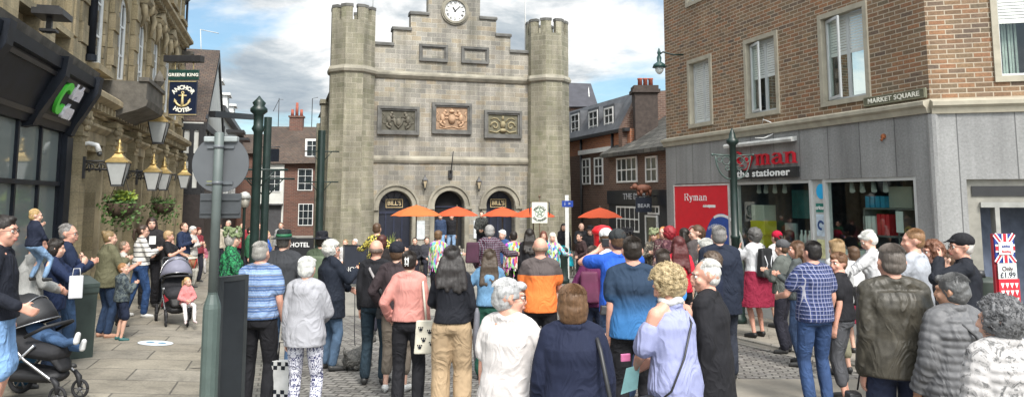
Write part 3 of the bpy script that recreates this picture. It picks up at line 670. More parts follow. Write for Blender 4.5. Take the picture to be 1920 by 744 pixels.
# big sign
sign = thing('shop_sign', fpt(F1, 4.2, .1, 2.3), 'red raised shop name over white the stationer lettering on black strip', 'sign')
m = MB(*F1); m.box(3.06, 5.36, .033, .09, 2.32, 2.52); m.build('black_strip', plain((.02, .021, .022), .5), sign)
text('the stationer', .2, SLABW, sign, fpt(F1, 4.15, .097, 2.42), -d1, ext=.006, off=.004, sx=1.5, spacing=1.1)
slabword('Ryman', .3, plain((.5, .015, .03), .35, var=.05), sign, F1, 5.2, .06, 2.6, th=.052, ext=.045, sxx=1.75)
m = MB(*F1); m.prof([(.035, 3.02), (.16, 3.0), (.18, 3.05), (.16, 3.09), (.035, 3.11)], 3.1, 5.4); m.build('sign_light_hood', plain((.5, .5, .48), .45), sign)
m = MB(*F1); m.tube([(3.8, .05, 3.2), (3.9, .2, 3.12), (4.05, .3, 3.13)], .012, 5); m.tube([(3.7, .16, 3.42), (3.9, .2, 3.5), (4.0, .16, 3.42)], .01, 5); m.build('cable', WHITEP, sign)
# street plate
plate = thing('street_name_plate', fpt(F1, .7, .1, 3.4), 'green-grey plate reading MARKET SQUARE low on the brick wall', 'street sign')
m = MB(*F1); m.box(.02, 1.32, .02, .06, 3.455, 3.62); m.build('plate', plain((.13, .13, .085), .5), plate, bevel=.015)
m = MB(*F1); frame(m, .05, 1.29, 3.48, 3.595, .014, .061, .068); m.build('rim', plain((.2, .19, .13), .5), plate)
text('MARKET SQUARE', .112, plain((.78, .76, .66), .5), plate, fpt(F1, .67, .066, 3.537), -d1, ext=.004, off=.002, sx=1.18, spacing=1.05)
# second facade shop doorway
m = MB(*F2); m.box(.42, 3.2, -.25, -.05, 1.86, 2.2); m.box(.42, .6, -.25, -.05, -.42, 1.86); m.build('door_surround', plain((.24, .23, .2), .5), corner)
m = MB(*F2); m.box(.5, 3.1, -.045, -.03, 1.95, 2.1); m.build('transom_vent', BLACKM, corner)
m = MB(*F2); m.box(.78, .84, -.2, .01, -.42, 1.78); m.box(.6, 3.2, -.2, .01, 1.781, 1.859); m.build('door_frame', plain((.3, .3, .28), .5), corner)
m = MB(*F2); m.box(.2, 3.6, -3, -2.9, g0, 2.6); m.box(.2, .3, -2.89, -.3, g0, 2.6); m.box(3.5, 3.6, -2.89, -.3, g0, 2.6); m.box(.301, 3.499, -2.89, -.31, 2.3, 2.35); m.build('shop_interior', plain((.06, .045, .04), .9), corner)
cr_ = thing('card_rack', fpt(F2, 1.9, -1.2, g0), 'dark rack of coloured cards inside the right-hand shop doorway', 'rack')
m = MB(*F2); m.box(1.0, 3.0, -1.3, -1.25, g0, 1.5); m.build('back_panel', plain((.03, .02, .02), .6), cr_)
for j in range(5):
    m = MB(*F2); m.box(1.0, 3.0, -1.249, -1.1, -.3+j*.36, -.28+j*.36); m.build('shelf', plain((.05, .04, .04), .6), cr_)
    for i in range(9):
        m = MB(*F2); a = 1.05+i*.21+random.uniform(-.02, .02); m.box(a, a+.13, -1.2, -1.19, -.279+j*.36, -.279+j*.36+random.uniform(.14, .24)); m.build('card', plain(random.choice([(.35, .03, .04), (.3, .3, .3), (.04, .08, .25), (.3, .2, .05), (.05, .15, .08)]), .5), cr_)
# ============================================================ left side of the street
dL = V((-.3, 1, 0)).normalized(); nL = V((1, .3, 0)).normalized()
FL = ((-9.6-dL.x*2.2, 16.9-dL.y*2.2), (dL.x, dL.y), (nL.x, nL.y))
LIME = brickmat('limestone_blocks', [(.46, .38, .235), (.54, .44, .27), (.42, .34, .2), (.58, .48, .31)], (.33, .28, .18), .62, .34, .006, bump=.3, dirt=(.42, 1.15), dscale=.45, rough=.85, grain=.3, streak=.35)
LTRIM = plain((.33, .27, .17), .9, var=.55, scale=1.6, bump=.6)
LDARK = plain((.11, .1, .085), .9, var=.5, scale=3, bump=.6)
SASH = plain((.7, .71, .7), .5, var=.05)
shop = thing('corner_shop', fpt(FL, -3, -1, -.3), 'black shopfront with sloping fascia and tall dark windows under a stone upper floor', 'building')
hotel = thing('stone_hotel', fpt(FL, 8, -1, -.6), 'ornate limestone hotel with arched sash windows and heavy cornices', 'building')
def stone_floor(par, a0, a1, z0, z1, bays, bw, sill, head, arched=True, mat=LIME):
    hs = [(c-bw/2, c+bw/2, sill, head)+(('arch',) if arched else ()) for c in bays]
    m = MB(*FL); m.wall(a0, a1, z0, z1, 0, hs, t=.35); m.build('wall', mat, par)
    for c in bays:
        window(par, FL, c-bw/2-.02, c+bw/2+.02, sill-.02, head+.02, -.015, 2, 3, SASH, DARKGLASS, .17, .05, 'sash_window')
        m = MB(*FL)
        if arched:
            r = bw/2; zs = head-r; m.arch(c, zs, r+.01, r+.2, .003, .05)
            for s in (-1, 1):
                for i in range(6): 
                    zz = sill+(zs-sill)*i/6; w = .24 if i % 2 else .16; m.box(*sorted((c+s*(r+.012), c+s*(r+w))),   .003, .03 if i % 2 else .055, zz, zz+(zs-sill)/6-.02)
            m.box(c-.09, c+.09, .003, .2, head, head+.34)
        else: frame(m, c-bw/2, c+bw/2, sill, head, .14, .003, .1)
        m.box(c-bw/2-.25, c+bw/2+.25, .003, .24, sill-.16, sill-.02)
        m.build('window_surround', LTRIM, par)
def cornice(par, a0, a1, z, h, pr, mat=LTRIM, dent=True):
    m = MB(*FL); m.prof([(0.002, z), (.08*pr/.4, z), (.12*pr/.4, z+h*.3), (pr*.75, z+h*.5), (pr, z+h*.62), (pr, z+h*.85), (pr*.8, z+h), (0.002, z+h)], a0, a1)
    if dent:
        n = int((a1-a0)/.35)
        for i in range(n): m.box(a0+.1+i*.35, a0+.24+i*.35, .09, pr*.7, z+h*.12, z+h*.42)
    m.build('cornice', mat, par)
# --- hotel
bays = [2.6, 5.2, 7.9, 10.5, 13.1, 15.7]
A0, A1 = .62, 17.2
m = MB(*FL); m.wall(A0, A1, -.75, 4.1, 0, [(c-.75, c+.75, (.25 if i in (0, 2, 4) else -.7), 3.0) for i, c in enumerate(bays)], t=.5); m.build('wall', LIME, hotel)
m = MB(*FL); m.box(A0, A1, -8, -.52, -.75, 11.5); m.build('building_core', LIME, hotel)
m = MB(*FL); m.box(A0, A1, .003, .1, -.75, .02); m.build('plinth', LDARK, hotel)
for i, c in enumerate(bays):
    window(hotel, FL, c-.75, c+.75, .25 if i in (0, 2, 4) else -.6, 3.0, -.3, 3 if i in (0, 2, 4) else 2, 2, plain((.13, .09, .05), .5), DARKGLASS, .1, .06, 'window' if i in (0, 2, 4) else 'door')
    m = MB(*FL)
    for s in (-1, 1): m.box(*sorted((c+s*.752, c+s*.95)), .003, .1, .021, 3.15)
    m.box(c-.95, c+.95, .003, .12, 3.152, 3.4); m.prof([(.003, 3.401), (.14, 3.401), (.26, 3.5), (.26, 3.56), (.003, 3.6)], c-1.0, c+1.0); m.build('window_surround', LTRIM, hotel)
for a in [.85, 3.9, 6.55, 9.2, 11.8, 14.4, 16.9]:
    m = MB(*FL); m.box(a-.22, a+.22, .003, .26, .021, 3.2); m.box(a-.28, a+.28, .003, .32, -.74, .25); m.box(a-.25, a+.25, .003, .3, 3.2, 3.28); m.box(a-.28, a+.28, .003, .34, 3.62, 3.75)
    for j in range(5):
        q = a-.2+j*.1; m.box(q-.018, q+.018, .261, .285, .4, 3.1)
    m.build('pilaster', LIME, hotel)
    m = MB(*FL)
    for s in (-1, 0, 1):
        m.ball((a+s*.17, .3, 3.5), (.08, .08, .09), 8, 6); m.ball((a+s*.1, .3, 3.38), (.06, .06, .07), 8, 6); m.ball((a+s*.19, .34, 3.59), .055, 8, 6)
    m.box(a-.2, a+.2, .003, .28, 3.281, 3.62); m.build('carved_capital', LTRIM, hotel)
cornice(hotel, A0, A1, 3.78, .5, .5)
stone_floor(hotel, A0, A1, 4.1, 8.15, bays, 1.05, 4.95, 7.25)
for a in [.95, 3.9, 6.55, 9.2, 11.8, 14.4, 16.9]:
    m = MB(*FL)
    for j in range(8):
        m.box(a-.24, a+.24, .003, .12 if j % 2 else .16, 4.3+j*.44, 4.3+j*.44+.425)
    m.build('pilaster', LIME, hotel)
for c in bays[2:5]:
    m = MB(*FL)      # scrolled pediment above the window
    m.prof([(.003, 7.62), (.25, 7.62), (.32, 7.72), (.003, 7.8)], c-.8, c+.8)
    m.prism([(c-.75, 7.801), (c+.75, 7.801), (c, 8.12)], .003, .25); m.ball((c, .2, 7.6), (.16, .14, .2), 8, 6)
    for s in (-1, 1): m.tube([(c+s*.7, .16, 7.6), (c+s*.82, .2, 7.4), (c+s*.7, .2, 7.2), (c+s*.76, .12, 6.9)], [.09, .1, .08, .03], 7)
    m.build('pediment', LTRIM, hotel)
# oriel balcony with corbel
m = MB(*FL); m.prof([(.3, 3.85), (.5, 3.95), (.8, 4.05), (1.0, 4.15), (1.05, 4.3), (.003, 4.3), (.003, 3.85)], 3.3, 5.8)
m.box(3.3, 5.8, .85, 1.0, 4.301, 4.75); m.box(3.25, 5.85, .82, 1.05, 4.751, 4.85)
for a in (3.3, 5.68): m.box(a, a+.12, .003, .849, 4.301, 4.75)
m.build('balcony', LDARK, hotel)
for a in (5.7,):
    m = MB(*FL); m.ngon_col(a, .9, [(.1, 4.85), (.06, 4.95), (.14, 5.1), (.1, 5.25), (.02, 5.4)], 8, smooth=False); m.build('urn', LDARK, hotel)
cornice(hotel, A0, A1, 8.1, .45, .4)
stone_floor(hotel, A0, A1, 8.3, 11.4, bays, 1.0, 9.1, 10.7, False)
cornice(hotel, A0, A1, 11.3, .6, .6)
m = MB(*FL); m.box(A1+.001, A1+.05, -8, .0, -.75, 11.3); m.build('end_wall', LIME, hotel)
m = MB(*FL); m.tube([(A1-.1, .1, 11.3), (A1-.1, .1, 4.3)], .05, 8); m.build('downpipe', BLACKM, hotel)
for z in (10.4, 7.9):
    m = MB(*FL); m.prof([(.003, z-.35), (.2, z-.1), (.45, z), (.45, z+.12), (.003, z+.12)], A1-.35, A1+.05); m.build('corner_corbel', LDARK, hotel)
# --- black shop
m = MB(*FL); m.box(-9, .6, -8, -.52, -.6, 10); m.build('building_core', LIME, shop)
m = MB(*FL); m.wall(-9, .6, 4.3, 9.5, -.02, [(c-.5, c+.5, 5.3, 7.8) for c in (-7.2, -5.0, -3.0, -1.1)], t=.4); m.build('wall', LIME, shop)
for c in (-7.2, -5.0, -3.0, -1.1):
    window(shop, FL, c-.5, c+.5, 5.3, 7.8, -.25, 2, 3, SASH, DARKGLASS, .09, .04, 'sash_window')
    m = MB(*FL); frame(m, c-.5, c+.5, 5.3, 7.8, .16, -.017, .1); m.box(c-.75, c+.75, -.017, .25, 5.0, 5.13); m.build('window_surround', LIME, shop)
for a in (-8.4, -6.1, -4.0, -2.05, -.2):
    m = MB(*FL); m.box(a-.27, a+.27, -.017, .22, 4.6, 9); m.box(a-.33, a+.33, -.017, .3, 4.6, 5.0); m.box(a-.12, a+.12, .221, .26, 5.1, 9); m.build('pilaster', LIME, shop)
m = MB(*FL); m.prof([(-.017, 4.3), (.5, 4.35), (.55, 4.5), (.2, 4.62), (-.017, 4.64)], -9, .62); m.build('cornice', LDARK, shop)
m = MB(*FL); m.tube([(1.25, .2, 4.95), (1.25, .2, 9)], .09, 10); m.ngon_col(1.25, .2, [(.12, 4.86), (.12, 5.0)], 10); m.build('downpipe', BLACKP, shop)
m = MB(*FL); m.prof([(.0, 3.2), (.14, 3.2), (.18, 3.3), (.52, 4.1), (.6, 4.12), (.62, 4.3), (.0, 4.32)], -9, .25); fas = m.build('fascia', BLACKP, shop)
m = MB(*FL)
for a in (-5.1, -2.25, -.05):    # raised panels with beads
    pass
for a0, a1 in ((-8.8, -5.2), (-4.95, -2.35), (-2.1, -.1)):
    for (o0, z0, o1, z1) in ((.175, 3.33, .21, 3.4), (.475, 4.0, .5, 4.06)):
        m.prof([(o0, z0), (o0+.045, z0-.01), (o1+.04, z1), (o1, z1+.01)], a0, a1)
reparent(m.build('moulding', BLACKM, shop), fas)
for a in (-5.1, -2.22, .12):
    m = MB(*FL); m.prof([(.0, 3.1), (.22, 3.15), (.3, 3.35), (.45, 3.6), (.66, 4.0), (.7, 4.34), (.0, 4.36)], a-.13, a+.13); m.build('console_bracket', BLACKP, shop)
m = MB(*FL); m.box(-.12, .3, .002, .2, -.6, 3.12); m.build('shop_pilaster', BLACKP, shop); m = MB(*FL); m.box(-5.25, -5.05, .002, .16, -.6, 3.12); m.build('shop_pilaster', BLACKP, shop)
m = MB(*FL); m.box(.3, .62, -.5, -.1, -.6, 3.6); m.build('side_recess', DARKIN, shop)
for (a0, a1) in ((-9, -5.25), (-5.05, -.12)):
    n = 4
    m = MB(*FL)
    for i in range(n+1):
        a = a0+(a1-a0)*i/n; m.box(a-.04, a+.04, 0, .1, -.1, 3.19)
    m.box(a0, a1, .001, .13, 2.15, 2.23); m.box(a0, a1, .001, .11, -.1, .1); m.box(a0, a1, .002, .12, -.6, -.101)
    w = m.build('shop_window_frame', BLACKP, shop)
    m = MB(*FL); m.box(a0, a1, .04, .05, .1, 3.19); g = NT('glass_painted_reflection'); nn = g.noise(g.coord('Object'), 1.2, 2); g.bump(nn, .1, .02); reparent(m.build('pane', g.base((.2, .23, .22), .06, 0, 1.0), shop), w)  # pale grey-green base colour paints in the reflection of the bright buildings opposite
# fascia lettering: green curl and white letter blocks on the slope
slope_n = V((-.34, 0, .8)); 
up3 = (nL*.34+V((0, 0, .8))).normalized()
GRN = plain((.12, .75, .08), .4, var=.05); WHL = plain((.85, .82, .88), .4, var=.03)
def fpos(a, q): return fpt(FL, a, .185+.335*q, 3.3+.8*q)+nL*.03
lg = thing('logo_sign', fpos(-1.2, .5), 'raised green and white shop logo on the black sloping fascia', 'sign')
text('C', .8, GRN, lg, fpos(-1.4, .5), dL, up3, ext=.03, off=.03, sx=.85)
text('bath', .36, WHL, lg, fpos(-.72, .74), dL, up3, ext=.03, off=.03, sx=.85)
text('store', .36, WHL, lg, fpos(-.72, .3), dL, up3, ext=.03, off=.03, sx=.72)
# floodlight and box lamp on the cornice
def P(fr, a, o, z): return fpt(fr, a, o, z)
fl = thing('floodlight', P(FL, -2.98, .5, 4.6), 'black floodlight box on the cornice above the black shopfront', 'floodlight')
m = MB(*FL); m.box(-3.28, -2.68, .35, .8, 4.86, 4.96); m.box(-3.2, -2.76, .4, .72, 4.962, 5.02); m.build('lamp_head', BLACKM, fl)  # clouds behind the camera brightened toward the sun, added as frontal fill on facades
m = MB(*FL); m.box(-3.02, -2.94, .5, .58, 4.6, 4.859); m.box(-3.08, -2.88, .42, .66, 4.62, 4.66); m.build('bracket', BLACKM, fl)
# lanterns with gold tops
def lantern(a, o, z, s, lab, arm=True):
    t = thing('gold_topped_lantern', P(FL, a, o, z), lab, 'lantern', 'gold topped lanterns along the hotel front')
    m = MB(*FL); m.ngon_col(a, o, [(.17*s, z-.55*s), (.33*s, z)], 4, pi/4); m.build('frosted_glass', plain((.42, .43, .42), .25, var=.12), t)
    m = MB(*FL)
    for i in range(4):
        q = pi/4+i*pi/2; m.tube([(a+.175*s*cos(q), o+.175*s*sin(q), z-.56*s), (a+.34*s*cos(q), o+.34*s*sin(q), z)], .016*s, 4)
    m.ngon_col(a, o, [(.19*s, z-.6*s), (.18*s, z-.55*s)], 4, pi/4)
    if arm:
        m.tube([(a, 0, z+.04*s), (a, o-.1, z+.04*s)], .025*s, 5); m.box(a-.05, a+.05, .27, .33, z-.4*s, z+.15*s)
        for j in range(3):
            cc = .4+j*.2; m.arch(a, z-.12*s, .08, .1, cc, cc+.02, 10, 0, 2*pi)
            m.tube([(a, cc-.08+.18*sin(q2), z-.1*s-.08*cos(q2)) for q2 in [i_*.7 for i_ in range(8)]], .012, 4)
    else: m.tube([(a, .1, z+.5), (a, o, z+.5), (a, o, z+.02)], .03, 5)
    m.build('iron_frame', BLACKM, t)
    m = MB(*FL); m.ngon_col(a, o, [(.37*s, z), (.37*s, z+.035*s), (.2*s, z+.14*s), (.1*s, z+.24*s)], 4, pi/4)
    m.ngon_col(a, o, [(.1*s, z+.24*s), (.12*s, z+.28*s), (.05*s, z+.33*s), (.09*s, z+.39*s), (.03*s, z+.45*s), (.05*s, z+.5*s), (.008*s, z+.62*s)], 10, smooth=True); m.build('gold_top', GOLD, t)
lantern(.80, .95, 2.65, .82, 'large gold-topped lantern on an iron arm nearest the black shopfront')
lantern(4.84, 1.0, 2.58, .8, 'gold-topped lantern on an iron arm, left one of the close pair')
lantern(6.66, 1.0, 2.6, .8, 'gold-topped lantern right behind the left one of the close pair')
lantern(6.04, .9, 4.0, 1.0, 'large gold-topped lantern hung highest under the balcony', False)
lantern(10.42, 1.1, 2.66, .75, 'farthest gold-topped lantern beside the timber-framed house')
LEAF = plain((.06, .12, .025), .6, var=.5, scale=9); LEAFY = plain((.2, .26, .03), .6, var=.4, scale=9)
def leaves(cs, n, r, size, mat, name, par, seed=1, squash=.7, droop=0):
    rnd = random.Random(seed); m = MB()
    for i in range(n):
        c = V(rnd.choice(cs)); d = V((rnd.gauss(0, 1), rnd.gauss(0, 1), rnd.gauss(0, 1))).normalized()*r*rnd.uniform(.3, 1); d.z = d.z*squash-droop*rnd.random()**3
        p = c+d; u = V((rnd.gauss(0, 1), rnd.gauss(0, 1), rnd.gauss(0, .6))).normalized(); w = u.orthogonal().normalized()*size*.35; L = u*size*rnd.uniform(.6, 1.3)
        m.addv([p-w*.3, p+L*.5-w, p+L, p+L*.5+w], [(0, 1, 2, 3)], raw=True)
    return m.build(name, mat, par, weld=False)
for a, z, lab in ((1.05, 1.8, 'hanging basket of yellow-green plants under the nearest gold-topped lantern'), (6.9, 1.75, 'hanging basket of dark green plants under the pair of lanterns')):
    t = thing('hanging_basket', P(FL, a, 1.0, z), lab, 'hanging basket', 'hanging baskets on the hotel')
    m = MB(*FL); m.ngon_col(a, 1.0, [(.1, z-.3), (.24, z-.2), (.3, z)], 12, smooth=True)
    m.build('basket', plain((.06, .04, .025), .9, var=.5, scale=20), t)
    m = MB(*FL)
    for q in range(3): m.tube([(a+.28*cos(q*2.1), 1.0+.28*sin(q*2.1), z), (a, 1.0, z+.7)], .006, 4)
    m.tube([(a, .0, z+.72), (a, 1.05, z+.72)], .02, 5); m.build('chain', BLACKM, t)
    c = P(FL, a, 1.0, z)
    leaves([c+V((x, y, 0)) for x in (-.2, 0, .2) for y in (-.15, .15)], 420, .24, .09, LEAF, 'foliage', t, 3, .9, .5)
    if a < 3: leaves([c+V((.12, 0, .15)), c+V((-.05, 0, .18))], 220, .18, .09, LEAFY, 'bright_foliage', t, 5)
# hotel sign
SY = 21.0; KS = SY/27*.8
sg = thing('hotel_sign', at(345, 130, SY), 'hanging navy hotel sign with gold anchor under a dark green name board', 'sign')
SP = lambda u, v, Y=21.0: at(u, v, Y)
def qb(name, mat, u0, v0, u1, v1, par, th=.06, Y=21.0, dy=0):
    p0 = SP(u0, v1, Y); p1 = SP(u1, v0, Y)
    m = MB(); m.box(p0.x, p1.x, p0.y+dy, p0.y+dy+th, p0.z, p1.z); return m.build(name, mat, par, bevel=.01)
NAVY = plain((.008, .014, .035), .35, var=.2); DGRN = plain((.01, .045, .035), .4, var=.15)
GOLDL = plain((.62, .5, .25), .4, var=.1); CREAML = plain((.75, .74, .66), .5, var=.05)
qb('sign_board', NAVY, 315, 151, 370, 217, sg); qb('name_board', DGRN, 315, 131, 373, 150, sg)
qb('top_beam', BLACKM, 309, 105, 380, 117, sg, .25, dy=-.1)
m = MB(); 
for u in (328, 362): m.tube([SP(u, 115)+V((0, .03, 0)), SP(u, 132)+V((0, .03, 0))], .018, 5, raw=True)
for f_ in ((316.5, 152.5, 368.5, 153.5), (316.5, 214.5, 368.5, 215.5)):
    p0 = SP(f_[0], f_[3]); p1 = SP(f_[2], f_[1]); m.box(p0.x, p1.x, p0.y-.012, p0.y-.001, p0.z, p1.z)
m.build('hanger_and_border', GOLDL, sg)
c = SP(342.5, 185); X = V((1, 0, 0)); fy = -.015
def tilt(p, dy=-.012): return p+V((0, dy, 0))
text('GREENE KING', .125, CREAML, sg, tilt(SP(344, 141)), X, ext=.004, off=.004, sx=1.0, spacing=1.1)
text('ANCHOR', .16, CREAML, sg, tilt(SP(343, 187)), X, ext=.004, off=.008, curve=.34, sx=1.0)
text('HOTEL', .16, CREAML, sg, tilt(SP(343, 181)), X, ext=.004, off=.008, curve=-.40, sx=1.0)
m = MB(); yy = c.y-.014
def a2(x, z): return (c.x+x*KS, yy, c.z+z*KS)
m.tube([a2(0, .2), a2(0, -.33)], [.022, .045], 6, raw=True)
m.tube([a2(-.18, .13), a2(.18, .13)], .02, 6, raw=True)
m.tube([a2(.055*cos(t_), .26+.055*sin(t_)) for t_ in [i*pi/6 for i in range(13)]], .015, 5, raw=True)
m.tube([a2(.33*sin(t_), -.02-.33*cos(t_)) for t_ in [-1.25+i*2.5/14 for i in range(15)]], [.015]+[.03]*13+[.015], 6, raw=True)
for s in (-1, 1): m.addv([a2(s*.24, -.13), a2(s*.36, -.0), a2(s*.37, -.17), (c.x+s*.24*KS, yy-.02, c.z-.13*KS), (c.x+s*.36*KS, yy-.02, c.z), (c.x+s*.37*KS, yy-.02, c.z-.17*KS)], [(0, 1, 2), (3, 4, 5), (0, 1, 4, 3), (1, 2, 5, 4), (2, 0, 3, 5)], raw=True)
m.build('anchor_emblem', GOLDL, sg)
# fairy lights cable
m = MB(); A = P(FL, 2.5, .55, 4.1); 
pts = [at(*q) for q in ((160, 175, 18.5), (195, 195, 19.5), (225, 200, 20.5), (245, 180, 21.5), (258, 140, 22.3), (266, 100, 23), (270, 50, 23.5), (275, 10, 24))]
m.tube(pts, .012, 4, raw=True)
rnd = random.Random(5)
for i in range(60):
    q = rnd.uniform(0, 3.6); j = int(q); p = pts[j].lerp(pts[j+1], q-j); m.tube([p, p+V((rnd.uniform(-.1, .1), 0, -rnd.uniform(.1, .5)))], .008, 3, raw=True)
tag(rebase(m.build('light_string', plain((.5, .48, .42), .6)), pts[0]), 'white icicle light string drooping across the hotel balcony', 'fairy lights')
cctv = thing('security_camera', P(FL, .9, .8, 2.9), 'white dome security camera beside the black shopfront', 'camera')
m = MB(*FL); m.tube([(.9, .1, 3.0), (.9, .35, 3.06), (.9, .5, 3.02), (.9, .55, 2.88)], [.04, .045, .055, .06], 8); m.build('arm', WHITEP, cctv)
m = MB(*FL); m.ball((.9, .56, 2.84), .055); m.build('dome', plain((.05, .05, .05), .1), cctv)
# --- timber framed house beyond the hotel
FLh = FL; FL = ((-9.6, 16.9), (dL.x, dL.y), (nL.x, nL.y))
TILE = brickmat('clay_roof_tiles', [(.085, .06, .045), (.12, .08, .058), (.07, .05, .042), (.1, .075, .058)], (.025, .02, .017), .2, .14, .012, bump=.8, dirt=(.55, 1.2), dscale=.5, grain=.3)
RENDER = plain((.62, .62, .58), .9, var=.12, scale=2, bump=.1)
th_ = thing('timber_house', P(FL, 20, -2, -.68), 'black and white timber-framed house with steep brown tiled roof behind the hotel sign', 'house')
zr, ze = 9.2, 5.5
def LFp(u, v): 
    pass
m = MB(*FL); m.box(16.4, 26.5, -7, .8, -.7, 5.2); m.build('wall', RENDER, th_)
m = MB(*FL)
R_a0, R_a1, R_am = 16.6, 26.6, 21.6
m.addv([(R_a0, .9, 5.1), (R_am, .9, zr), (R_am, -7, zr), (R_a0, -7, 5.1), (R_a0, .9, 5.28), (R_am, .9, zr+.2), (R_am, -7, zr+.2), (R_a0, -7, 5.28)], [(0, 1, 2, 3), (7, 6, 5, 4), (0, 4, 5, 1), (1, 5, 6, 2), (2, 6, 7, 3), (3, 7, 4, 0)])
m.addv([(R_a1, .9, 5.1), (R_am, .9, zr), (R_am, -7, zr), (R_a1, -7, 5.1), (R_a1, .9, 5.28), (R_am, .9, zr+.2), (R_am, -7, zr+.2), (R_a1, -7, 5.28)], [(0, 1, 2, 3), (7, 6, 5, 4), (0, 4, 5, 1), (1, 5, 6, 2), (2, 6, 7, 3), (3, 7, 4, 0)])
m.build('roof', TILE, th_)
m = MB(*FL); m.prism([(16.9, 5.2), (26.3, 5.2), (R_am, zr-.1)], -6.9, .82); m.build('gable', RENDER, th_)
m = MB(*FL)
for a in (16.5, 18.2, 19.9, 21.6, 23.3, 25, 26.4): m.box(a-.12, a+.12, .801, .88, 2.2, 5.2)
m.box(16.4, 26.5, .802, .95, 4.9, 5.19); m.box(16.4, 26.5, .802, .95, 2.1, 2.5); m.box(16.4, 26.5, .802, .87, 3.6, 3.8)
for y in (.72, .35, -.05, -.5, -1, -1.6): m.box(16.3, 16.399, y-.09, y+.09, -.6, 5.1)
for z in (5.0, 3.7, 2.2): m.box(16.31, 16.398, -7, .8, z-.14, z+.14)
m.build('timber_frame', BLACKM, th_)
m = MB(*FL)
for s in (-1, 1): m.addv([(R_am+s*4.9, .83, 5.1), (R_am+s*4.9, .92, 5.1), (R_am, .92, zr), (R_am, .83, zr), (R_am+s*4.9, .83, 5.4), (R_am+s*4.9, .92, 5.4), (R_am, .92, zr-.35), (R_am, .83, zr-.35)], [(0, 1, 2, 3), (4, 5, 6, 7), (0, 3, 7, 4), (1, 2, 6, 5)])
m.build('bargeboard', BLACKM, th_)
m = MB(*FL); m.box(16.29, 26.4, -3, 1.0, -.7, 2.05); m.build('shopfront', plain((.03, .022, .02), .5, var=.4), th_)
for a in (18.4, 20.1, 21.8, 23.5): window(th_, FL, a+.15, a+1.3, 3.0, 4.6, .86, 2, 3)
m = MB(); q0, q1 = at(398, 214, 34), at(476, 220, 40); m.tube([q0, q1], .2, 4, raw=True, smooth=False); m.build('projecting_beam', BLACKM, th_)
# --- white row with dormers
row = thing('white_terrace', P(FL, 36, -2, -.68), 'white rendered terrace with dormers and black beams beyond the timber-framed house', 'house')
m = MB(*FL); m.box(26.6, 47, -6, .5, -.7, 7.2); m.build('wall', RENDER, row)
m = MB(*FL); m.prof([(.9, 7.1), (-3, 9.9), (-7, 7.1)], 26.6, 47); m.build('roof', plain((.07, .065, .06), .85, var=.4, scale=2, bump=.3), row)
for a in (30, 36.5, 43):
    m = MB(*FL); m.box(a-.8, a+.8, -1.5, .3, 7.3, 8.9); m.box(a-1.0, a+1.0, -1.5, .5, 8.901, 9.05); d = m.build('dormer', WHITEP, row)
    w_ = window(row, FL, a-.6, a+.6, 7.6, 8.8, .34, 2, 2)
for a in (28, 30.5, 33, 35.5, 38, 40.5, 43, 45.5):
    window(row, FL, a, a+1.1, 4.9, 6.4, .54, 2, 3, BLACKM if a < 33 else WHITEP); window(row, FL, a, a+1.1, 1.9, 3.6, .54, 2, 3)
m = MB(*FL); m.box(26.6, 47, .501, .9, 6.85, 7.15); m.box(26.6, 47, .501, .8, 1.3, 1.7); m.box(26.6, 47, .501, .6, -.7, 1.29); m.build('black_beam', BLACKM, row)
m = MB(*FL)
for q in ((27.5, 29.5), (33.5, 36)): m.box(q[0], q[1], .91, 1.9, 5.7, 5.85)
m.build('sign_board', BLACKM, row)
# --- brick house closing the street
FH0 = at(505, 350, 52); FH = ((FH0.x, FH0.y), (1, .12), (.12, -1))
BRK2 = brickmat('red_brick', [(.14, .06, .045), (.18, .075, .052), (.12, .055, .042)], (.18, .14, .11), .3, .1, .012, dirt=(.7, 1.15), grain=.2)
hs = thing('brick_house', fpt(FH, 2, -2, -.7), 'red brick house with tall brown tiled roof and three-pot chimney closing the side street', 'house')
m = MB(*FH); m.box(1.0, 7, -6, 0, -.7, 4.35); m.build('wall', BRK2, hs)
m = MB(*FH); m.box(-.6, .999, -5, .25, -.7, 4.2); m.build('rendered_bay', RENDER, hs)
m = MB(*FH); m.addv([(-.8, .5, 4.2), (7, .4, 4.35), (7, -3, 7.1), (-.8, -3, 7.1), (-.8, -6.5, 4.3), (7, -6.5, 4.3)], [(0, 1, 2, 3), (3, 2, 5, 4), (0, 3, 4), (1, 2, 5), (0, 1, 5, 4)]); m.build('roof', TILE, hs)
m = MB(*FH); m.box(.75, 1.7, -3.3, -2.6, 6.2, 7.75); m.box(.68, 1.77, -3.38, -2.52, 7.751, 7.87); ch = m.build('chimney', BRK2, hs)
m = MB(*FH)
for a, h in ((.9, .5), (1.22, 1.0), (1.55, .5)): 
    mm = MB(*FH); mm.ngon_col(a, -2.95, [(.12, 7.87), (.09, 7.87+h)], 10, smooth=True); reparent(mm.build('chimney_pot', plain((.3, .08, .05), .8), hs), ch)
for a0, a1, z0, z1, nx in ((.0, .8, 2.3, 3.9, 2), (1.9, 2.9, 2.4, 3.9, 2), (2.0, 3.0, -.0, 1.5, 3), (2.4, 3.2, 4.75, 5.9, 2)):
    window(hs, FH, a0, a1, z0, z1, .3 if a0 < 1 else (.06 if z0 < 4 else -.1), nx, 3)
m = MB(*FH); m.box(2.3, 3.3, -1.5, -.18, 4.6, 6.0); m.build('dormer', WHITEP, hs)
m = MB(*FH); m.box(-.5, .9, .251, .4, -.7, 1.4); m.box(-.7, 1.0, .251, .7, 1.401, 1.5); m.build('porch', plain((.06, .06, .065), .6), hs)
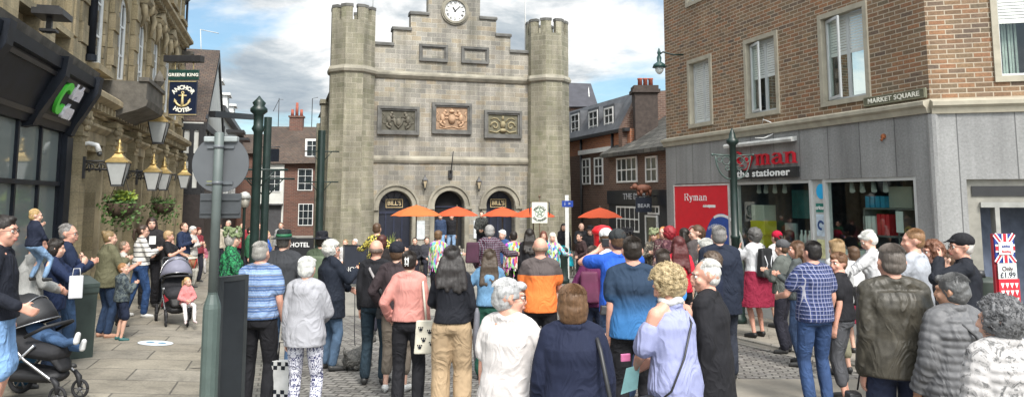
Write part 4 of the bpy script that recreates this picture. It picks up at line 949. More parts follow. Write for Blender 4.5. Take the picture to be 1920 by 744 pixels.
m = MB(*FH); m.tube([(-.1, -3, 7), (-.1, -3, 9.2)], .03, 4); m.tube([(-.5, -3, 8.2), (-.1, -3, 9.1), (.2, -3, 9.1)], .02, 4); m.build('aerial', BLACKM, hs); m = MB(*FH); m.tube([(2.3, -3, 7), (2.3, -3, 9.2), (2.7, -3, 9.3)], .03, 4); m.build('aerial', BLACKM, hs)
# aerial on the hotel-side roof
m = MB(); a_ = at(378, 128, 42); m.tube([a_, at(376, 55, 42)], .03, 4, raw=True); m.tube([at(376, 56, 42), at(410, 63, 42)], .03, 4, raw=True); tag(rebase(m.build('aerial', GREYMETAL), a_), 'thin T-shaped aerial above the brown tiled roof', 'aerial')

# ============================================================ right background
dP = V((-.3125, 1, 0)).normalized(); nP = V((-1, -.3125, 0)).normalized(); P0 = at(1194, 300, 30)
FP = ((P0.x, P0.y), (dP.x, dP.y), (nP.x, nP.y))
def on(fr, u, v, o=0):       # pixel to (a, z) on a frame's plane
    O = V((*fr[0], 0)); d = V((*fr[1], 0)).normalized(); n = V((*fr[2], 0)).normalized(); O = O+n*o
    r = ray(u, v); det = r.x*(-d.y)+r.y*d.x; kk = (O.x*(-d.y)+O.y*d.x)/det
    p = V((r.x*kk, r.y*kk, 0))-O; return p.dot(d), EYE+r.z*kk
pub = thing('pub', fpt(FP, 0, -2, -.7), 'old brick pub with slabbed stone roof and black fascia reading THE BEAR', 'pub')
aL, _ = on(FP, 1141, 300); aR, _ = on(FP, 1260, 300)
DBRK = brickmat('dark_brick', [(.11, .06, .045), (.16, .085, .06), (.13, .075, .055)], (.2, .16, .13), .24, .08, .01, dirt=(.7, 1.1), grain=.25)
zeave = on(FP, 1150, 284)[1]; zridge = 5.9
m = MB(*FP); m.box(aR-3, aL, -6, 0, -.7, zeave); m.build('wall', DBRK, pub)
STN = brickmat('stone_slab_roof', [(.07, .068, .062), (.1, .095, .085), (.055, .055, .05), (.125, .12, .105)], (.02, .02, .018), .55, .32, .02, bump=1., dirt=(.6, 1.25), dscale=.8, grain=.35, distort=.05)
m = MB(*FP); m.addv([(aR-3, .35, zeave-.1), (aL+.15, .35, zeave-.1), (aL-1.9, -2.8, zridge), (aR-3, -2.8, zridge), (aL+.15, -6, zeave-.1), (aR-3, -6, zeave-.1),
        (aR-3, .35, zeave-.25), (aL+.15, .35, zeave-.25)], [(0, 1, 2, 3), (3, 2, 4, 5), (1, 4, 2), (0, 6, 7, 1), (6, 5, 4, 7), (1, 7, 4), (0, 3, 5, 6)]); m.build('roof', STN, pub)
def pw(fr, par, u0, u1, vt, vb, nx, nz, name='window', fm=WHITEP, o=.05):
    a0, zt = on(fr, u0, vt); a1, _ = on(fr, u1, vt); zb = on(fr, (u0+u1)/2, vb)[1]
    return window(par, fr, min(a0, a1), max(a0, a1), zb, zt, o, nx, nz, fm, name=name, bw=.07, bar=.045)
pw(FP, pub, 1157, 1195, 297, 342, 4, 2); pw(FP, pub, 1211, 1233, 294, 342, 2, 2)
pw(FP, pub, 1157, 1200, 386, 434, 5, 2); pw(FP, pub, 1216, 1238, 385, 402, 3, 1)
a0, zt = on(FP, 1140, 360); zb = on(FP, 1200, 383)[1]; a1 = aR
m = MB(*FP); m.box(a1, aL-.05, .003, .12, zb, zt+.05); m.build('fascia', plain((.012, .014, .02), .4), pub)
m = MB(*FP); m.box(a1, aL-.05, .003, .04, -.7, zb-.002); m.build('dark_front', plain((.02, .022, .028), .5), pub)
text('THE BEAR', .34, plain((.35, .36, .38), .5), pub, fpt(FP, (on(FP, 1160, 365)[0]+on(FP, 1232, 365)[0])/2, .13, (zb+zt)/2+.05), -dP, ext=.01, off=.005, sx=1.3)
pw(FP, pub, 1213, 1236, 403, 470, 1, 1, 'door', o=.1)
bs = thing('bear_sign', fpt(FP, 1.2, .5, 2), 'hanging dark pub sign with a brown bear figure standing on its bracket', 'sign')
mm = MB(); c = at(1207, 385, 28.3); mm.box(c.x-.3, c.x+.3, c.y, c.y+.06, c.z-.25, c.z+.3); mm.build('board', plain((.01, .014, .025), .4), bs)
text('BEAR', .2, plain((.3, .32, .35), .5), bs, c+V((0, -.01, -.02)), V((1, 0, 0)), ext=.004, off=.003, sx=1.0)
mm = MB(); c = at(1207, 353, 28.3); BR = plain((.16, .06, .035), .7, var=.3)
mm.ball(c, (.3, .14, .15), 12, 8, raw=True); mm.ball(c+V((-.33, 0, .06)), (.12, .1, .1), 10, 6, raw=True); mm.ball(c+V((-.45, 0, .02)), (.07, .05, .05), 8, 6, raw=True)
for x in (-.2, -.1, .12, .23): mm.tube([c+V((x, (.05 if x in (-.2, .12) else -.05), -.05)), c+V((x, 0, -.27))], [.07, .05], 7, raw=True)
for x in (-.3, -.36): mm.ball(c+V((x, 0, .16)), .03, 6, 5, raw=True)
mm.build('bear_figure', BR, bs)
mm = MB(); mm.tube([c+V((-.35, 0, -.29)), c+V((.7, 0, -.29))], .03, 6, raw=True); mm.tube([c+V((-.2, 0, -.29)), c+V((-.2, .03, -.35))], .015, 4, raw=True); mm.build('bracket', BLACKM, bs)
# mansard brick house
man = thing('mansard_house', fpt(FP, 6, -2, -.7), 'orange brick house with slate mansard and three white dormers right of the town hall', 'house')
OBRK = brickmat('orange_brick', [(.36, .13, .06), (.42, .16, .075), (.3, .11, .06)], (.3, .22, .16), .26, .085, .01, dirt=(.75, 1.1), grain=.2)
b0, b1 = aL+.02, 13.0
ze2 = on(FP, 1060, 262)[1]
m = MB(*FP); z_b = on(FP, 1100, 288)[1]; m.box(aL-1.6, b1, -6, -.25, z_b, ze2); m.build('upper_wall', OBRK, man); m = MB(*FP); m.box(aL-1.6, b1, -6, -.252, -.7, z_b-.001); m.build('wall', DBRK, man)
zt2 = on(FP, 1060, 213, -1.0)[1]
SLATE = plain((.09, .095, .105), .6, var=.35, scale=3, bump=.3)
m = MB(*FP); m.prof([(-.1, ze2), (-.9, zt2), (-2.5, zt2+.15), (-6, ze2)], aL-1.0, b1); m.build('mansard_roof', SLATE, man)
for u0, u1, vt, vb in ((1071, 1086, 216, 258), (1104, 1121, 210, 254), (1133, 1150, 204, 249)):
    fq = ((FP[0][0]-nP.x*.3, FP[0][1]-nP.y*.3), FP[1], FP[2])
    a0, z1 = on(fq, u0, vt); a1_, _ = on(fq, u1, vt); z0 = on(fq, u0, vb)[1]; a0, a1_ = sorted((a0, a1_))
    m = MB(*fq); m.box(a0-.12, a1_+.12, -1.2, -.001, z0, z1+.12); m.build('dormer', SLATE, man)
    window(man, fq, a0, a1_, z0+.03, z1, .03, 2, 3, bw=.07, bar=.05)
for u0, u1, vt, vb in ((1056, 1061, 300, 345), (1092, 1107, 298, 346), (1115, 1131, 296, 346), (1056, 1066, 365, 400)):
    fq = ((FP[0][0]-nP.x*.25, FP[0][1]-nP.y*.25), FP[1], FP[2]); pw(fq, man, u0, u1, vt, vb, 2, 3)
m = MB(*FP); z_ = on(FP, 1100, 288)[1]; m.box(aL+.1, on(FP, 1080, 288)[0], -.249, -.1, z_, z_+.2); m.build('white_band', WHITEP, man)
m = MB(*FP); 
for u in (1083, 1141): a_ = on(FP, u, 300)[0]; m.tube([(a_, -.18, -.7), (a_, -.18, ze2-.1)], .06, 6)
m.box(aL-1.6, b1, -.26, -.02, ze2-.12, ze2+.02); m.build('gutter', BLACKM, man)
# party gable with chimney
m = MB(*FP); m.prism([(0, 0)]*0+[( -6.2, 2), (-6.2, ze2-.3), (-3.4, zt2+.1), (-2.0, zt2+.25), (-.05, ze2+.2), (-.05, 2)], 0, 1) if False else None
m.addv([(aL-1.0, o, z) for o, z in ((-6.2, 2), (-6.2, ze2), (-2.6, zt2+.1), (-.9, zt2-.02), (-.02, ze2), (0, 2))]+[(aL-1.35, o, z) for o, z in ((-6.2, 2), (-6.2, ze2), (-2.6, zt2+.1), (-.9, zt2-.02), (-.02, ze2), (0, 2))], [tuple(range(6)), tuple(range(6, 12))]+[(i, (i+1) % 6, 6+(i+1) % 6, 6+i) for i in range(6)])
m.build('party_wall', DBRK, man)
cp = at(1209, 200, 31.2)
ch = MB(); w = .47; ch.box(cp.x-w, cp.x+w, cp.y-.4, cp.y+.4, 3.5, at(1209, 176, 31.2).z); cz_ = at(1209, 176, 31.2).z
ch.box(cp.x-w-.1, cp.x+w+.1, cp.y-.5, cp.y+.5, cz_, cz_+.14); ch.box(cp.x-w-.04, cp.x+w+.04, cp.y-.44, cp.y+.44, cz_+.141, cz_+.3)
cho = ch.build('chimney', plain((.055, .042, .036), .9, var=.35, scale=6, bump=.3), man)
for du in (-10, 0, 10):
    q = MB(); p = at(1210+du, 162, 31.2); q.ngon_col(p.x, cp.y, [(.1, cz_+.3), (.09, cz_+.58), (.11, cz_+.6), (.11, cz_+.65)], 10, smooth=True); reparent(q.build('chimney_pot', plain((.3, .08, .05), .8), man), cho)
# dark roof beyond
dk = thing('dark_roofed_house', at(1085, 200, 46), 'dark slate roof rising between the town hall tower and the dormers', 'house')
q0, q1, q2, q3 = at(1050, 155, 44), at(1108, 157, 44), at(1122, 200, 42), at(1050, 200, 42)
m = MB(); m.addv([q0, q1, q2, q3, q0+V((0, 6, -3)), q1+V((.4, 6, -3))], [(0, 1, 2, 3), (0, 1, 5, 4), (1, 2, 5), (0, 3, 4), (2, 3, 4, 5)], raw=True); m.build('roof', plain((.045, .045, .055), .7, var=.3, scale=2), dk)
m = MB(); m.box(q3.x, q2.x-.1, 42.3, 47.5, -.7, q3.z-.05); m.build('wall', DBRK, dk)
m = MB(); a_ = at(1103, 158, 44); m.tube([a_, at(1104, 183, 43.0)+V((0, -.2, 0))], .03, 4, raw=True); m.build('pipe', WHITEP, dk)
tree = thing('tree', at(1243, 215, 46), 'green treetop just visible behind the pub chimney', 'tree'); tp = at(1246, 205, 46); tree.location = (tp.x+1.5, tp.y, -.7)
m = MB(); m.tube([(tp.x+1.5, tp.y, -.7), (tp.x+1.5, tp.y, 3), (tp.x+1.3, tp.y, 6)], [.3, .22, .1], 8, raw=True)
for s in (-1, 1): m.tube([(tp.x+1.5, tp.y, 3), (tp.x+1.5+s*1.2, tp.y, 5.4)], [.15, .04], 6, raw=True)
m.build('trunk', plain((.08, .06, .04), .9), tree)
leaves([V((tp.x+x, tp.y+y, z)) for x, y, z in ((1.5, 0, 5.2), (.8, .3, 5.6), (2.4, 0, 5.4), (.4, 0, 4.8), (1.6, .6, 6.2))], 5200, 1.3, .2, LEAF, 'crown', tree, 11)
# distant terrace filling behind
bk = thing('distant_terrace', (3, 62, -.7), 'distant brick terrace glimpsed at the end of the side street', 'house')
m = MB(); m.box(-30, -17.6, 60, 66, -.7, 5.5); m.build('wall', BRK2, bk); m = MB(); m.prof([(60-.4-60, 5.4), (3, 7.2), (6.4, 5.4)], -30, -17.6); o_ = m.build('roof', TILE, bk); o_.location.y += 60-0; 
# ============================================================ people
_tx = bpy.data.textures.new('folds', 'CLOUDS'); _tx.noise_scale = .11; _tx.noise_depth = 2
_tx2 = bpy.data.textures.new('locks', 'CLOUDS'); _tx2.noise_scale = .03; _tx2.noise_depth = 1
BAKE = []
def organic(m, name, mat, root, vox, smooth=4, fold=0.0, tex=None, loc=(0, 0, 0), fac=.5):
    me = bpy.data.meshes.new(name); me.from_pydata([tuple(v) for v in m.v], [], m.f)
    bm = bmesh.new(); bm.from_mesh(me); bmesh.ops.recalc_face_normals(bm, faces=bm.faces); bm.to_mesh(me); bm.free()
    me.materials.append(mat); o = bpy.data.objects.new(name, me); C.objects.link(o); o.parent = root; o.location = loc
    r = o.modifiers.new('r', 'REMESH'); r.mode = 'VOXEL'; r.voxel_size = vox; r.use_smooth_shade = True
    if smooth: s = o.modifiers.new('s', 'SMOOTH'); s.factor = fac; s.iterations = smooth
    if fold:
        d = o.modifiers.new('d', 'DISPLACE'); d.texture = tex or _tx; d.strength = fold; d.mid_level = .5; d.texture_coords = 'LOCAL'
    BAKE.append(o); return o
def bake_all():
    bpy.context.view_layer.update(); dg = bpy.context.evaluated_depsgraph_get()
    new = [(o, bpy.data.meshes.new_from_object(o.evaluated_get(dg))) for o in BAKE]
    for o, me in new:
        o.modifiers.clear(); o.data = me
        me.polygons.foreach_set('use_smooth', [True]*len(me.polygons))
class PM(MB):
    def __init__(s): super().__init__()
    def loft(s, rings, n=20, smooth=True):      # rings: (cx,cy,cz,rx,ry)
        pts = []; fs = []
        for cx, cy, cz, rx, ry in rings:
            for i in range(n):
                c_, s_ = cos(2*pi*i/n), sin(2*pi*i/n); e = .88
                pts.append((cx+rx*math.copysign(abs(c_)**e, c_), cy+ry*math.copysign(abs(s_)**e, s_), cz))
        for j in range(len(rings)-1): fs += [(j*n+i, j*n+(i+1) % n, (j+1)*n+(i+1) % n, (j+1)*n+i) for i in range(n)]
        fs += [tuple(reversed(range(n))), tuple(range((len(rings)-1)*n, len(rings)*n))]
        s.addv(pts, fs, smooth, raw=True)
    def limb(s, P, R, n=10):                     # smooth tapering chain with round ends
        P = [V(p) for p in P]; s.tube(P, R, n, raw=True); s.ball(P[0], R[0]*.98, 10, 6, raw=True); s.ball(P[-1], R[-1]*.98, 10, 6, raw=True)
        for p, r in zip(P[1:-1], R[1:-1]): s.ball(p, r*.99, 10, 6, raw=True)
def bent(S, W, l1, l2, hint):
    S, W = V(S), V(W); D = W-S; L = min(D.length, (l1+l2)*.999); D.normalize(); W = S+D*L
    a = (l1*l1-l2*l2+L*L)/(2*L); h = sqrt(max(0, l1*l1-a*a)); hv = V(hint)-D*V(hint).dot(D); hv.normalize()
    return S+D*a+hv*h, W
ARM = {   # wrist for the right side (x>0), elbow hint
 'down': ((.205, .03, .89), (.12, -1, 0)), 'loose': ((.225, .1, .91), (.3, -1, 0)), 'clap': ((.05, .25, 1.24), (.8, -.3, -1)), 'clapup': ((.06, .26, 1.38), (.8, -.2, -1)),
 'front': ((.08, .27, 1.05), (.9, -.5, -.6)), 'cross': ((-.10, .2, 1.17), (.9, -.2, -.6)), 'raise': ((.10, .30, 1.56), (.9, .1, -.6)), 'face': ((.06, .2, 1.5), (.9, .2, -.8)),
 'pocket': ((.22, .10, .98), (.8, -1, 0)), 'fwd': ((.2, .45, 1.1), (.5, -.5, -1)), 'back': ((.1, -.2, 1.0), (1, -.3, 0)), 'point': ((.16, .3, 1.3), (.7, -.5, -1)), 'out': ((.48, .25, 1.2), (.3, -.6, -1)), 'up': ((.3, .1, 1.85), (.8, 0, 0))}
SKIN = {'fair': (.60, .36, .27), 'pink': (.58, .31, .23), 'tan': (.45, .25, .165), 'brown': (.2, .1, .06)}
_sk = {}
def skinmat(kind):
    if kind in _sk: return _sk[kind]
    t = NT('skin'); c = SKIN[kind]; v = t.coord('Object'); n = t.noise(v, 14, 4); col = t.mix(k(c, .88), k(c, 1.08), n)
    t.b.inputs['Subsurface Weight'].default_value = .12; t.b.inputs['Subsurface Radius'].default_value = (.02, .008, .004); t.b.inputs['Subsurface Scale'].default_value = .5
    t.bump(t.noise(v, 120, 3), .12, .003); _sk[kind] = t.base(col, .5, 0, .4); return _sk[kind]
def hairmat(c):
    t = NT('hair'); v = t.coord('Object', scale=(60, 60, 9)); n = t.noise(v, 1.6, 4, .6, .6); n2 = t.noise(t.coord('Object'), 22, 3)
    col = t.mix(k(c, .62), k(c, 1.25), t.ramp(n, [(.3, 0.), (.7, 1.)])); col = t.mix(col, k(c, .7), t.ramp(n2, [(.4, 0.), (.7, .6)]))
    t.bump(n, .6, .006); return t.base(col, .5, 0, .4)
def cloth(c, kind='plain', c2=None, rough=.85):
    t = NT('cloth'); v = t.coord('Object'); S = t.sep(v); fold = t.math('SUBTRACT', 1.0, t.math('ABSOLUTE', t.math('SUBTRACT', t.math('MULTIPLY', t.noise(t.coord('Object', scale=(1, 1, .6)), 5.5, 2, .45, 1.6), 2.0), 1.0)))
    wv = t.noise(v, 180, 2); base = c
    c2 = c2 or k(c, .5)
    if kind == 'plain': col = t.mix(k(c, .86), k(c, 1.12), t.noise(v, 9, 4))
    elif kind == 'knit': col = t.mix(k(c, .75), k(c, 1.15), t.noise(v, 60, 3))
    elif kind == 'denim': col = t.mix(k(c, .65), k(c, 1.5), t.ramp(t.noise(v, 5, 5, .6), [(.35, 0.), (.68, 1.)])); col = t.mix(col, k(c, 1.3), t.math('MULTIPLY', wv, .4))
    elif kind == 'hstripe':   # broad uneven stripes
        z = t.math('ADD', S[2], t.math('MULTIPLY', fold, .02)); f = t.math('FRACT', t.math('MULTIPLY', z, 9.5)); g = t.math('FRACT', t.math('MULTIPLY', z, 38))
        col = t.mix(c, c2, t.ramp(f, [(.0, 0.), (.42, 0.), (.46, 1.), (.9, 1.), (1., 0.)])); col = t.mix(col, (.03, .035, .07), t.ramp(f, [(.40, 0.), (.42, 1.), (.52, 1.), (.55, 0.)])); col = t.mix(col, (.55, .6, .68), t.math('MULTIPLY', t.ramp(g, [(.0, 0.), (.7, 0.), (.75, 1.)]), .35))
    elif kind == 'thin':
        f = t.math('FRACT', t.math('MULTIPLY', S[2], 11)); col = t.mix(c, c2, t.ramp(f, [(0, 0.), (.78, 0.), (.8, 1.)]))
    elif kind == 'check':
        r = t.math('ADD', S[0], t.math('MULTIPLY', S[1], .6)); out = []
        for src, fr_ in ((r, 26), (S[2], 24)):
            f = t.math('FRACT', t.math('MULTIPLY', src, fr_)); out.append(t.ramp(f, [(0, 0.), (.48, 0.), (.5, 1.), (.9, 1.), (.92, 0.)], 'LINEAR'))
            f2 = t.math('FRACT', t.math('MULTIPLY', t.math('ADD', src, .013), fr_)); out.append(t.ramp(f2, [(0, 0.), (.9, 0.), (.93, 1.)]))
        col = t.mix(c, c2, t.math('MULTIPLY', out[0], .6)); col = t.mix(col, c2, t.math('MULTIPLY', out[2], .6)); col = t.mix(col, (.36, .36, .42), out[1]); col = t.mix(col, (.36, .36, .42), out[3])
    elif kind == 'grad':
        f = t.math('MULTIPLY', t.math('SUBTRACT', S[2], .95), 2.1); col = t.ramp(f, [(0., c2), (.25, c2), (.8, c), (1., c)])
    elif kind == 'yoke':
        f = t.ramp(S[2], [(0, 0.), (.5, 0.)]); z = t.math('MULTIPLY', S[2], .5); col = t.ramp(z, [(0, c), (.668, c), (.671, c2), (1, c2)])
    elif kind == 'spots':
        vo = t.N('ShaderNodeTexVoronoi'); vo.inputs['Scale'].default_value = 28; t.L(v, vo.inputs['Vector']); n = t.noise(v, 38, 4, .7); col = t.mix(c, c2, t.ramp(n, [(.47, 0.), (.52, 1.)]))
    elif kind == 'floral':
        n = t.noise(v, 15, 6, .75, 1.2); col = t.mix(c, c2, t.ramp(n, [(.52, 0.), (.6, 1.)]))
    elif kind == 'batik':
        x = t.math('ABSOLUTE', t.math('SUBTRACT', t.math('FRACT', t.math('MULTIPLY', S[0], 11)), .5)); q = t.N('ShaderNodeCombineXYZ'); t.L(t.math('MULTIPLY', x, .16), q.inputs[0]); t.L(S[2], q.inputs[2]); t.L(t.math('MULTIPLY', S[1], .4), q.inputs[1])
        col = t.mix(c, c2, t.ramp(t.noise(q.outputs[0], 34, 3, .6, 1.5), [(.45, 0.), (.52, 1.)]))
    elif kind == 'tatter':    # strips of many colours hanging down
        vo = t.N('ShaderNodeTexVoronoi'); m_ = t.coord('Object', scale=(30, 30, 7)); t.L(m_, vo.inputs['Vector']); vo.inputs['Scale'].default_value = 1.0
        h = t.N('ShaderNodeHueSaturation'); h.inputs['Color'].default_value = (.62, .1, .06, 1); sp = t.sep(vo.outputs['Color']); t.L(sp[0], h.inputs['Hue']); t.L(t.math('ADD', .4, sp[1]), h.inputs['Value']); col = t.mix(h.outputs[0], (.7, .68, .6), t.ramp(sp[2], [(.6, 0.), (.72, 1.), (.85, 1.), (.9, 0.)]))
        col = t.mix(col, c, .25)
    elif kind == 'camo': col = t.mix(t.mix(c, c2, t.ramp(t.noise(v, 22, 3, .6), [(.48, 0.), (.5, 1.)])), k(c, 1.8), t.ramp(t.noise(v, 31, 3), [(.58, 0.), (.6, 1.)]))
    elif kind == 'leather': col = t.mix(k(c, .6), k(c, 1.7), t.ramp(t.noise(v, 6, 6, .7, .5), [(.35, 0.), (.7, 1.)])); rough = .42
    h = t.math('ADD', t.math('MULTIPLY', fold, 1.0), t.math('MULTIPLY', wv, .04)); t.bump(h, .6, .045); return t.base(col, rough, 0, .3)
NPEOPLE = []
def person(u, v, d, yaw, label, h=None, sex='f', g=1.0, skin='fair', arms=('down', 'down'), top=('long', (.1, .1, .1)), bottom=('trousers', (.02, .02, .03)), hair=('short', (.1, .06, .03)), hat=None,
           legs=None, lean=0.0, head=(0, 0), sit=None, shoes=(.03, .03, .03), hem=.92, glasses=False, group=None, extra=None, child=False, z0=None, bend=0):
    P0_ = at(u, v, d); X = P0_.x; G = gzz(X, d) if z0 is None else z0
    if h is None: h = min(P0_.z-G, 1.93)
    s = h/1.735; vox = min(max(d*.0015, .0068), .0125) 
    fine = d < 6; near = d < 11
    root = thing('person', (X, d, G), label, 'person', group, radians(yaw)); NPEOPLE.append((label, round(h, 2), d))
    fem = sex == 'f'; sw = (.138 if fem else .163)*(1+.25*(g-1)); hw = .165*g if fem else .158*g
    if child: sw *= .92
    hs = 1.28 if child and h < 1.1 else (1.18 if child else 1.06)     # relative head size
    SZ = 1.42-(.06 if child else 0)
    zh = .93 if sit is None else sit/s                  # hip height
    dz = zh-.93; 
    def T(p):   # bend the upper body forward about the hips
        p = V(p); a = radians(lean+bend)
        q = V((p.x, p.y, p.z-.95)); f = min(1, max(0, q.z/.3)) if q.z > 0 else 0; a *= f
        return V((q.x, q.y*cos(a)+max(0, q.z)*sin(a), (max(0, q.z)*cos(a)-q.y*sin(a)) if q.z > 0 else q.z))+V((0, 0, .95+dz))
    SC = lambda p: V(p)*s
    # --- skeleton
    S = {1: T((sw, 0, SZ)), -1: T((-sw, 0, SZ))}; E = {}; Wr = {}
    for side, a in ((-1, arms[0]), (1, arms[1])):
        w_, hint = ARM[a] if isinstance(a, str) else a
        w_ = T((w_[0]*side, w_[1]+(.06*(g-1)*3 if w_[1] > .1 else 0), w_[2])); E[side], Wr[side] = bent(S[side], w_, .285, .255, (hint[0]*side, hint[1], hint[2]))
    hc = T((0, .012, (1.612-.02*max(0, g-1)*4) if not child else 1.735-.118*hs)); neckb = T((0, -.01, 1.45)); 
    Lg = legs or ((-.11, .0), (.11, .03)); K = {}; A = {}; Hp = {}
    for side, f in ((-1, Lg[0]), (1, Lg[1])):
        Hp[side] = V((side*.092*(1+.3*(g-1)), 0, zh)); an = V((f[0], f[1]-.03, (f[2] if len(f) > 2 else 0)+.085)); K[side], A[side] = bent(Hp[side], an, .44, .42, (side*.12, 1, 0))
    hy, hp_ = radians(head[0]), radians(head[1]); HR = Matrix.Rotation(hy, 3, 'Z') @ Matrix.Rotation(hp_, 3, 'X')
    def Hd(p): return hc+HR @ (V(p)*hs)
    # --- body
    b = PM(); gy = .105*(1+.9*(g-1))
    def ring(z, rx, ry, y=0, sc=1): c = T((0, y, z)); return (c.x*1, c.y, c.z, rx*sc, ry*sc)
    gx = 1+(g-1)*.9
    W_ = .132 if fem else .145; CH = .146 if fem else .16
    tor = [(.88, hw*.9, .105), (.95, hw, .115), (1.05, (W_+.01)*gx, .1*(1+(g-1)*1.3)), (1.15, W_*gx, .098*(1+(g-1)*1.3)), (1.27, CH*gx, .115*gx), (1.36, CH*gx, .11*gx), (1.42, sw*.86, .085), (1.465, .1, .065), (1.49, .058, .056), (1.53, .053, .055)]
    def torso(mm, infl, z_lo, z_hi, flare=0.0, flat=0.0, ripple=0.0):
        R = []; zs = [z for z, _, _ in tor]; step = .05 if not ripple else .0125; z = z_lo
        while z <= z_hi+1e-6:
            zz = min(max(z, zs[0]), zs[-1]); j = max(i for i in range(len(zs)) if zs[i] <= zz+1e-9); j = min(j, len(zs)-2); f = (zz-zs[j])/(zs[j+1]-zs[j]); f = f*f*(3-2*f)
            rx = tor[j][1]*(1-f)+tor[j+1][1]*f; ry = tor[j][2]*(1-f)+tor[j+1][2]*f
            if flat:      # loose garment hangs straight from the chest
                mx_ = CH*gx; fl = flat*max(0, min(1, (1.34-z)/.1)); rx = rx*(1-fl)+max(rx, mx_)*fl; ry = ry*(1-fl)+max(ry, .118*gx)*fl
            low = max(0, (1.1-z)); rx += infl+flare*low+(.014 if mm is not b else 0)*min(1, max(0, (1.12-z)/.06)); ry += infl*.9+flare*low*.8+(.016 if mm is not b else 0)*min(1, max(0, (1.12-z)/.06))
            if z > 1.44: rx -= infl*.4; ry -= infl*.3
            if ripple and z < 1.45: q = abs(sin(pi*z/ripple)); rx += .011*q; ry += .011*q
            c = T((0, (-.01 if z > 1.3 else 0.0), z)); R.append((c.x, c.y, c.z, rx, ry)); z += step
        mm.loft(R, 24)
        return R
    torso(b, -.006, .88, 1.53)
    if fem: 
        for sx in (-1, 1): b.ball(T((sx*.07*gx, .085*gx, 1.26)), (.062, .055, .062), 10, 7, raw=True)
    b.limb([neckb, T((0, .0, 1.53)), Hd((0, -.02, -.05))], [.056, .052, .05])
    for sd in (-1, 1): b.limb([T((sd*.03, -.015, 1.49)), S[sd]*.6+T((sd*.03, -.015, 1.47))*.4, S[sd]], [.045, .05, .05], 10)
    # head
    b.ball(Hd((0, -.012, .03)), V((.077, .093, .088))*hs, 16, 12, raw=True); b.ball(Hd((0, .022, -.035)), V((.060, .068, .075))*hs, 14, 10, raw=True); b.ball(Hd((0, .045, -.08)), V((.034, .032, .028))*hs, 10, 8, raw=True)
    b.limb([Hd((0, .083, .012)), Hd((0, .099, -.026))], [.009*hs, .0125*hs], 8); b.ball(Hd((0, .092, -.03)), V((.018, .013, .01))*hs, 8, 6, raw=True)
    b.limb([Hd((-.035, .073, .03)), Hd((.035, .073, .03))], [.014*hs]*2, 8)
    for sx in (-1, 1):
        b.ball(Hd((sx*.04, .055, -.025)), V((.026, .024, .026))*hs, 8, 6, raw=True)
        e = PM(); b.limb([Hd((sx*.074, -.008, -.02)), Hd((sx*.082, -.018, .004)), Hd((sx*.08, -.016, .022))], [.010*hs, .013*hs, .011*hs], 8)
    b.limb([Hd((-.018, .083, -.055)), Hd((.018, .083, -.055))], [.009*hs]*2, 8)
    for sd in (-1, 1):
        gg = 1+(g-1)*.6
        b.limb([S[sd], (S[sd]+E[sd])/2, E[sd]], [.052*gg, .045*gg, .037], 12); b.limb([E[sd], E[sd]*.6+Wr[sd]*.4, Wr[sd]], [.037, .036, .026], 12)
        # hand: palm, four fingers, thumb
        f = (Wr[sd]-E[sd]).normalized(); a = arms[0 if sd < 0 else 1]
        side_ = V((-sd, 0, 0)) if f.z < -.5 else V((0, 0, 1))       # thumb side
        if f.z < -.5: side_ = V((0, 1, 0))
        pn = f.cross(side_).normalized(); side_ = pn.cross(f).normalized()
        inn = V((-sd, .2, -.1)); pn = pn if pn.dot(inn) > 0 else -pn    # palm faces the body
        p0 = Wr[sd]; pc = p0+f*.05
        for q in (-.024, -.008, .008, .024): b.limb([p0+side_*q*.7, p0+f*.085+side_*q], [.017, .0125], 8)
        cl = .25 if a in ('clap', 'clapup') else .75
        for i, (q, L) in enumerate(((.029, .068), (.010, .078), (-.010, .073), (-.028, .056))):
            r0 = p0+f*.085+side_*q; k1 = r0+(f*1.0+pn*cl*.35+side_*q*2).normalized()*L*.5; k2 = k1+(f*(1.1-cl)+pn*cl).normalized()*L*.5
            b.limb([r0-f*.01, r0, k1, k2], [.011, .0098, .009, .0078], 7)
        t0 = p0+f*.028+side_*.026; t1 = t0+(f*.5+side_*.8+pn*.35)*.032; t2 = t1+(f*.85+side_*.2+pn*.4)*.03
        b.limb([t0, t1, t2], [.014, .011, .009], 7)
    for sd in (-1, 1):
        gg = 1+(g-1)*.5
        b.limb([Hp[sd], (Hp[sd]+K[sd])/2, K[sd]], [.078*gg, .067*gg, .048], 12); b.limb([K[sd], K[sd]*.65+A[sd]*.35+V((0, -.012, 0)), A[sd]*.8+K[sd]*.2, A[sd]], [.048, .05, .034, .032], 12)
        ax = A[sd]; out = V((sd*.25, 1, 0)).normalized(); b.limb([ax+V((0, 0, -.035)), ax+out*.07+V((0, 0, -.05)), ax+out*.13+V((0, 0, -.06))], [.034, .03, .02], 8)
    b.v = [SC(v_) for v_ in b.v]; organic(b, 'body', skinmat(skin), root, vox*s if not child else .007, 3)
    # --- clothes
    def make(mm, nm, mat, fold, sm=4, vx=None, tex=None, lab=None):
        mm.v = [SC(v_) for v_ in mm.v]; o = organic(mm, nm, mat, root, (vx or vox), sm, fold, tex)
        if lab: o['label'] = lab
        return o
    tk, tc_ = top[0], top[1]; tm = tc_ if not isinstance(tc_, tuple) else cloth(tc_, rough=.5 if 'puffer' in tk else .85)
    zlo = hem; puff = 'puffer' in tk; bulky = tk in ('coat', 'jacket', 'hoodie', 'leather') or puff
    m = PM(); infl = .038 if puff else .026 if bulky else .012
    rip = .052 if puff and 1 else 0
    torso(m, infl, zlo, 1.475, flare=.06 if bulky else .03, flat=1.0 if (bulky or not fem) else .75, ripple=rip)
    if fem and not puff:
        for sx in (-1, 1): m.ball(T((sx*.07*gx, .085*gx, 1.255)), (.075, .065, .075), 10, 7, raw=True)
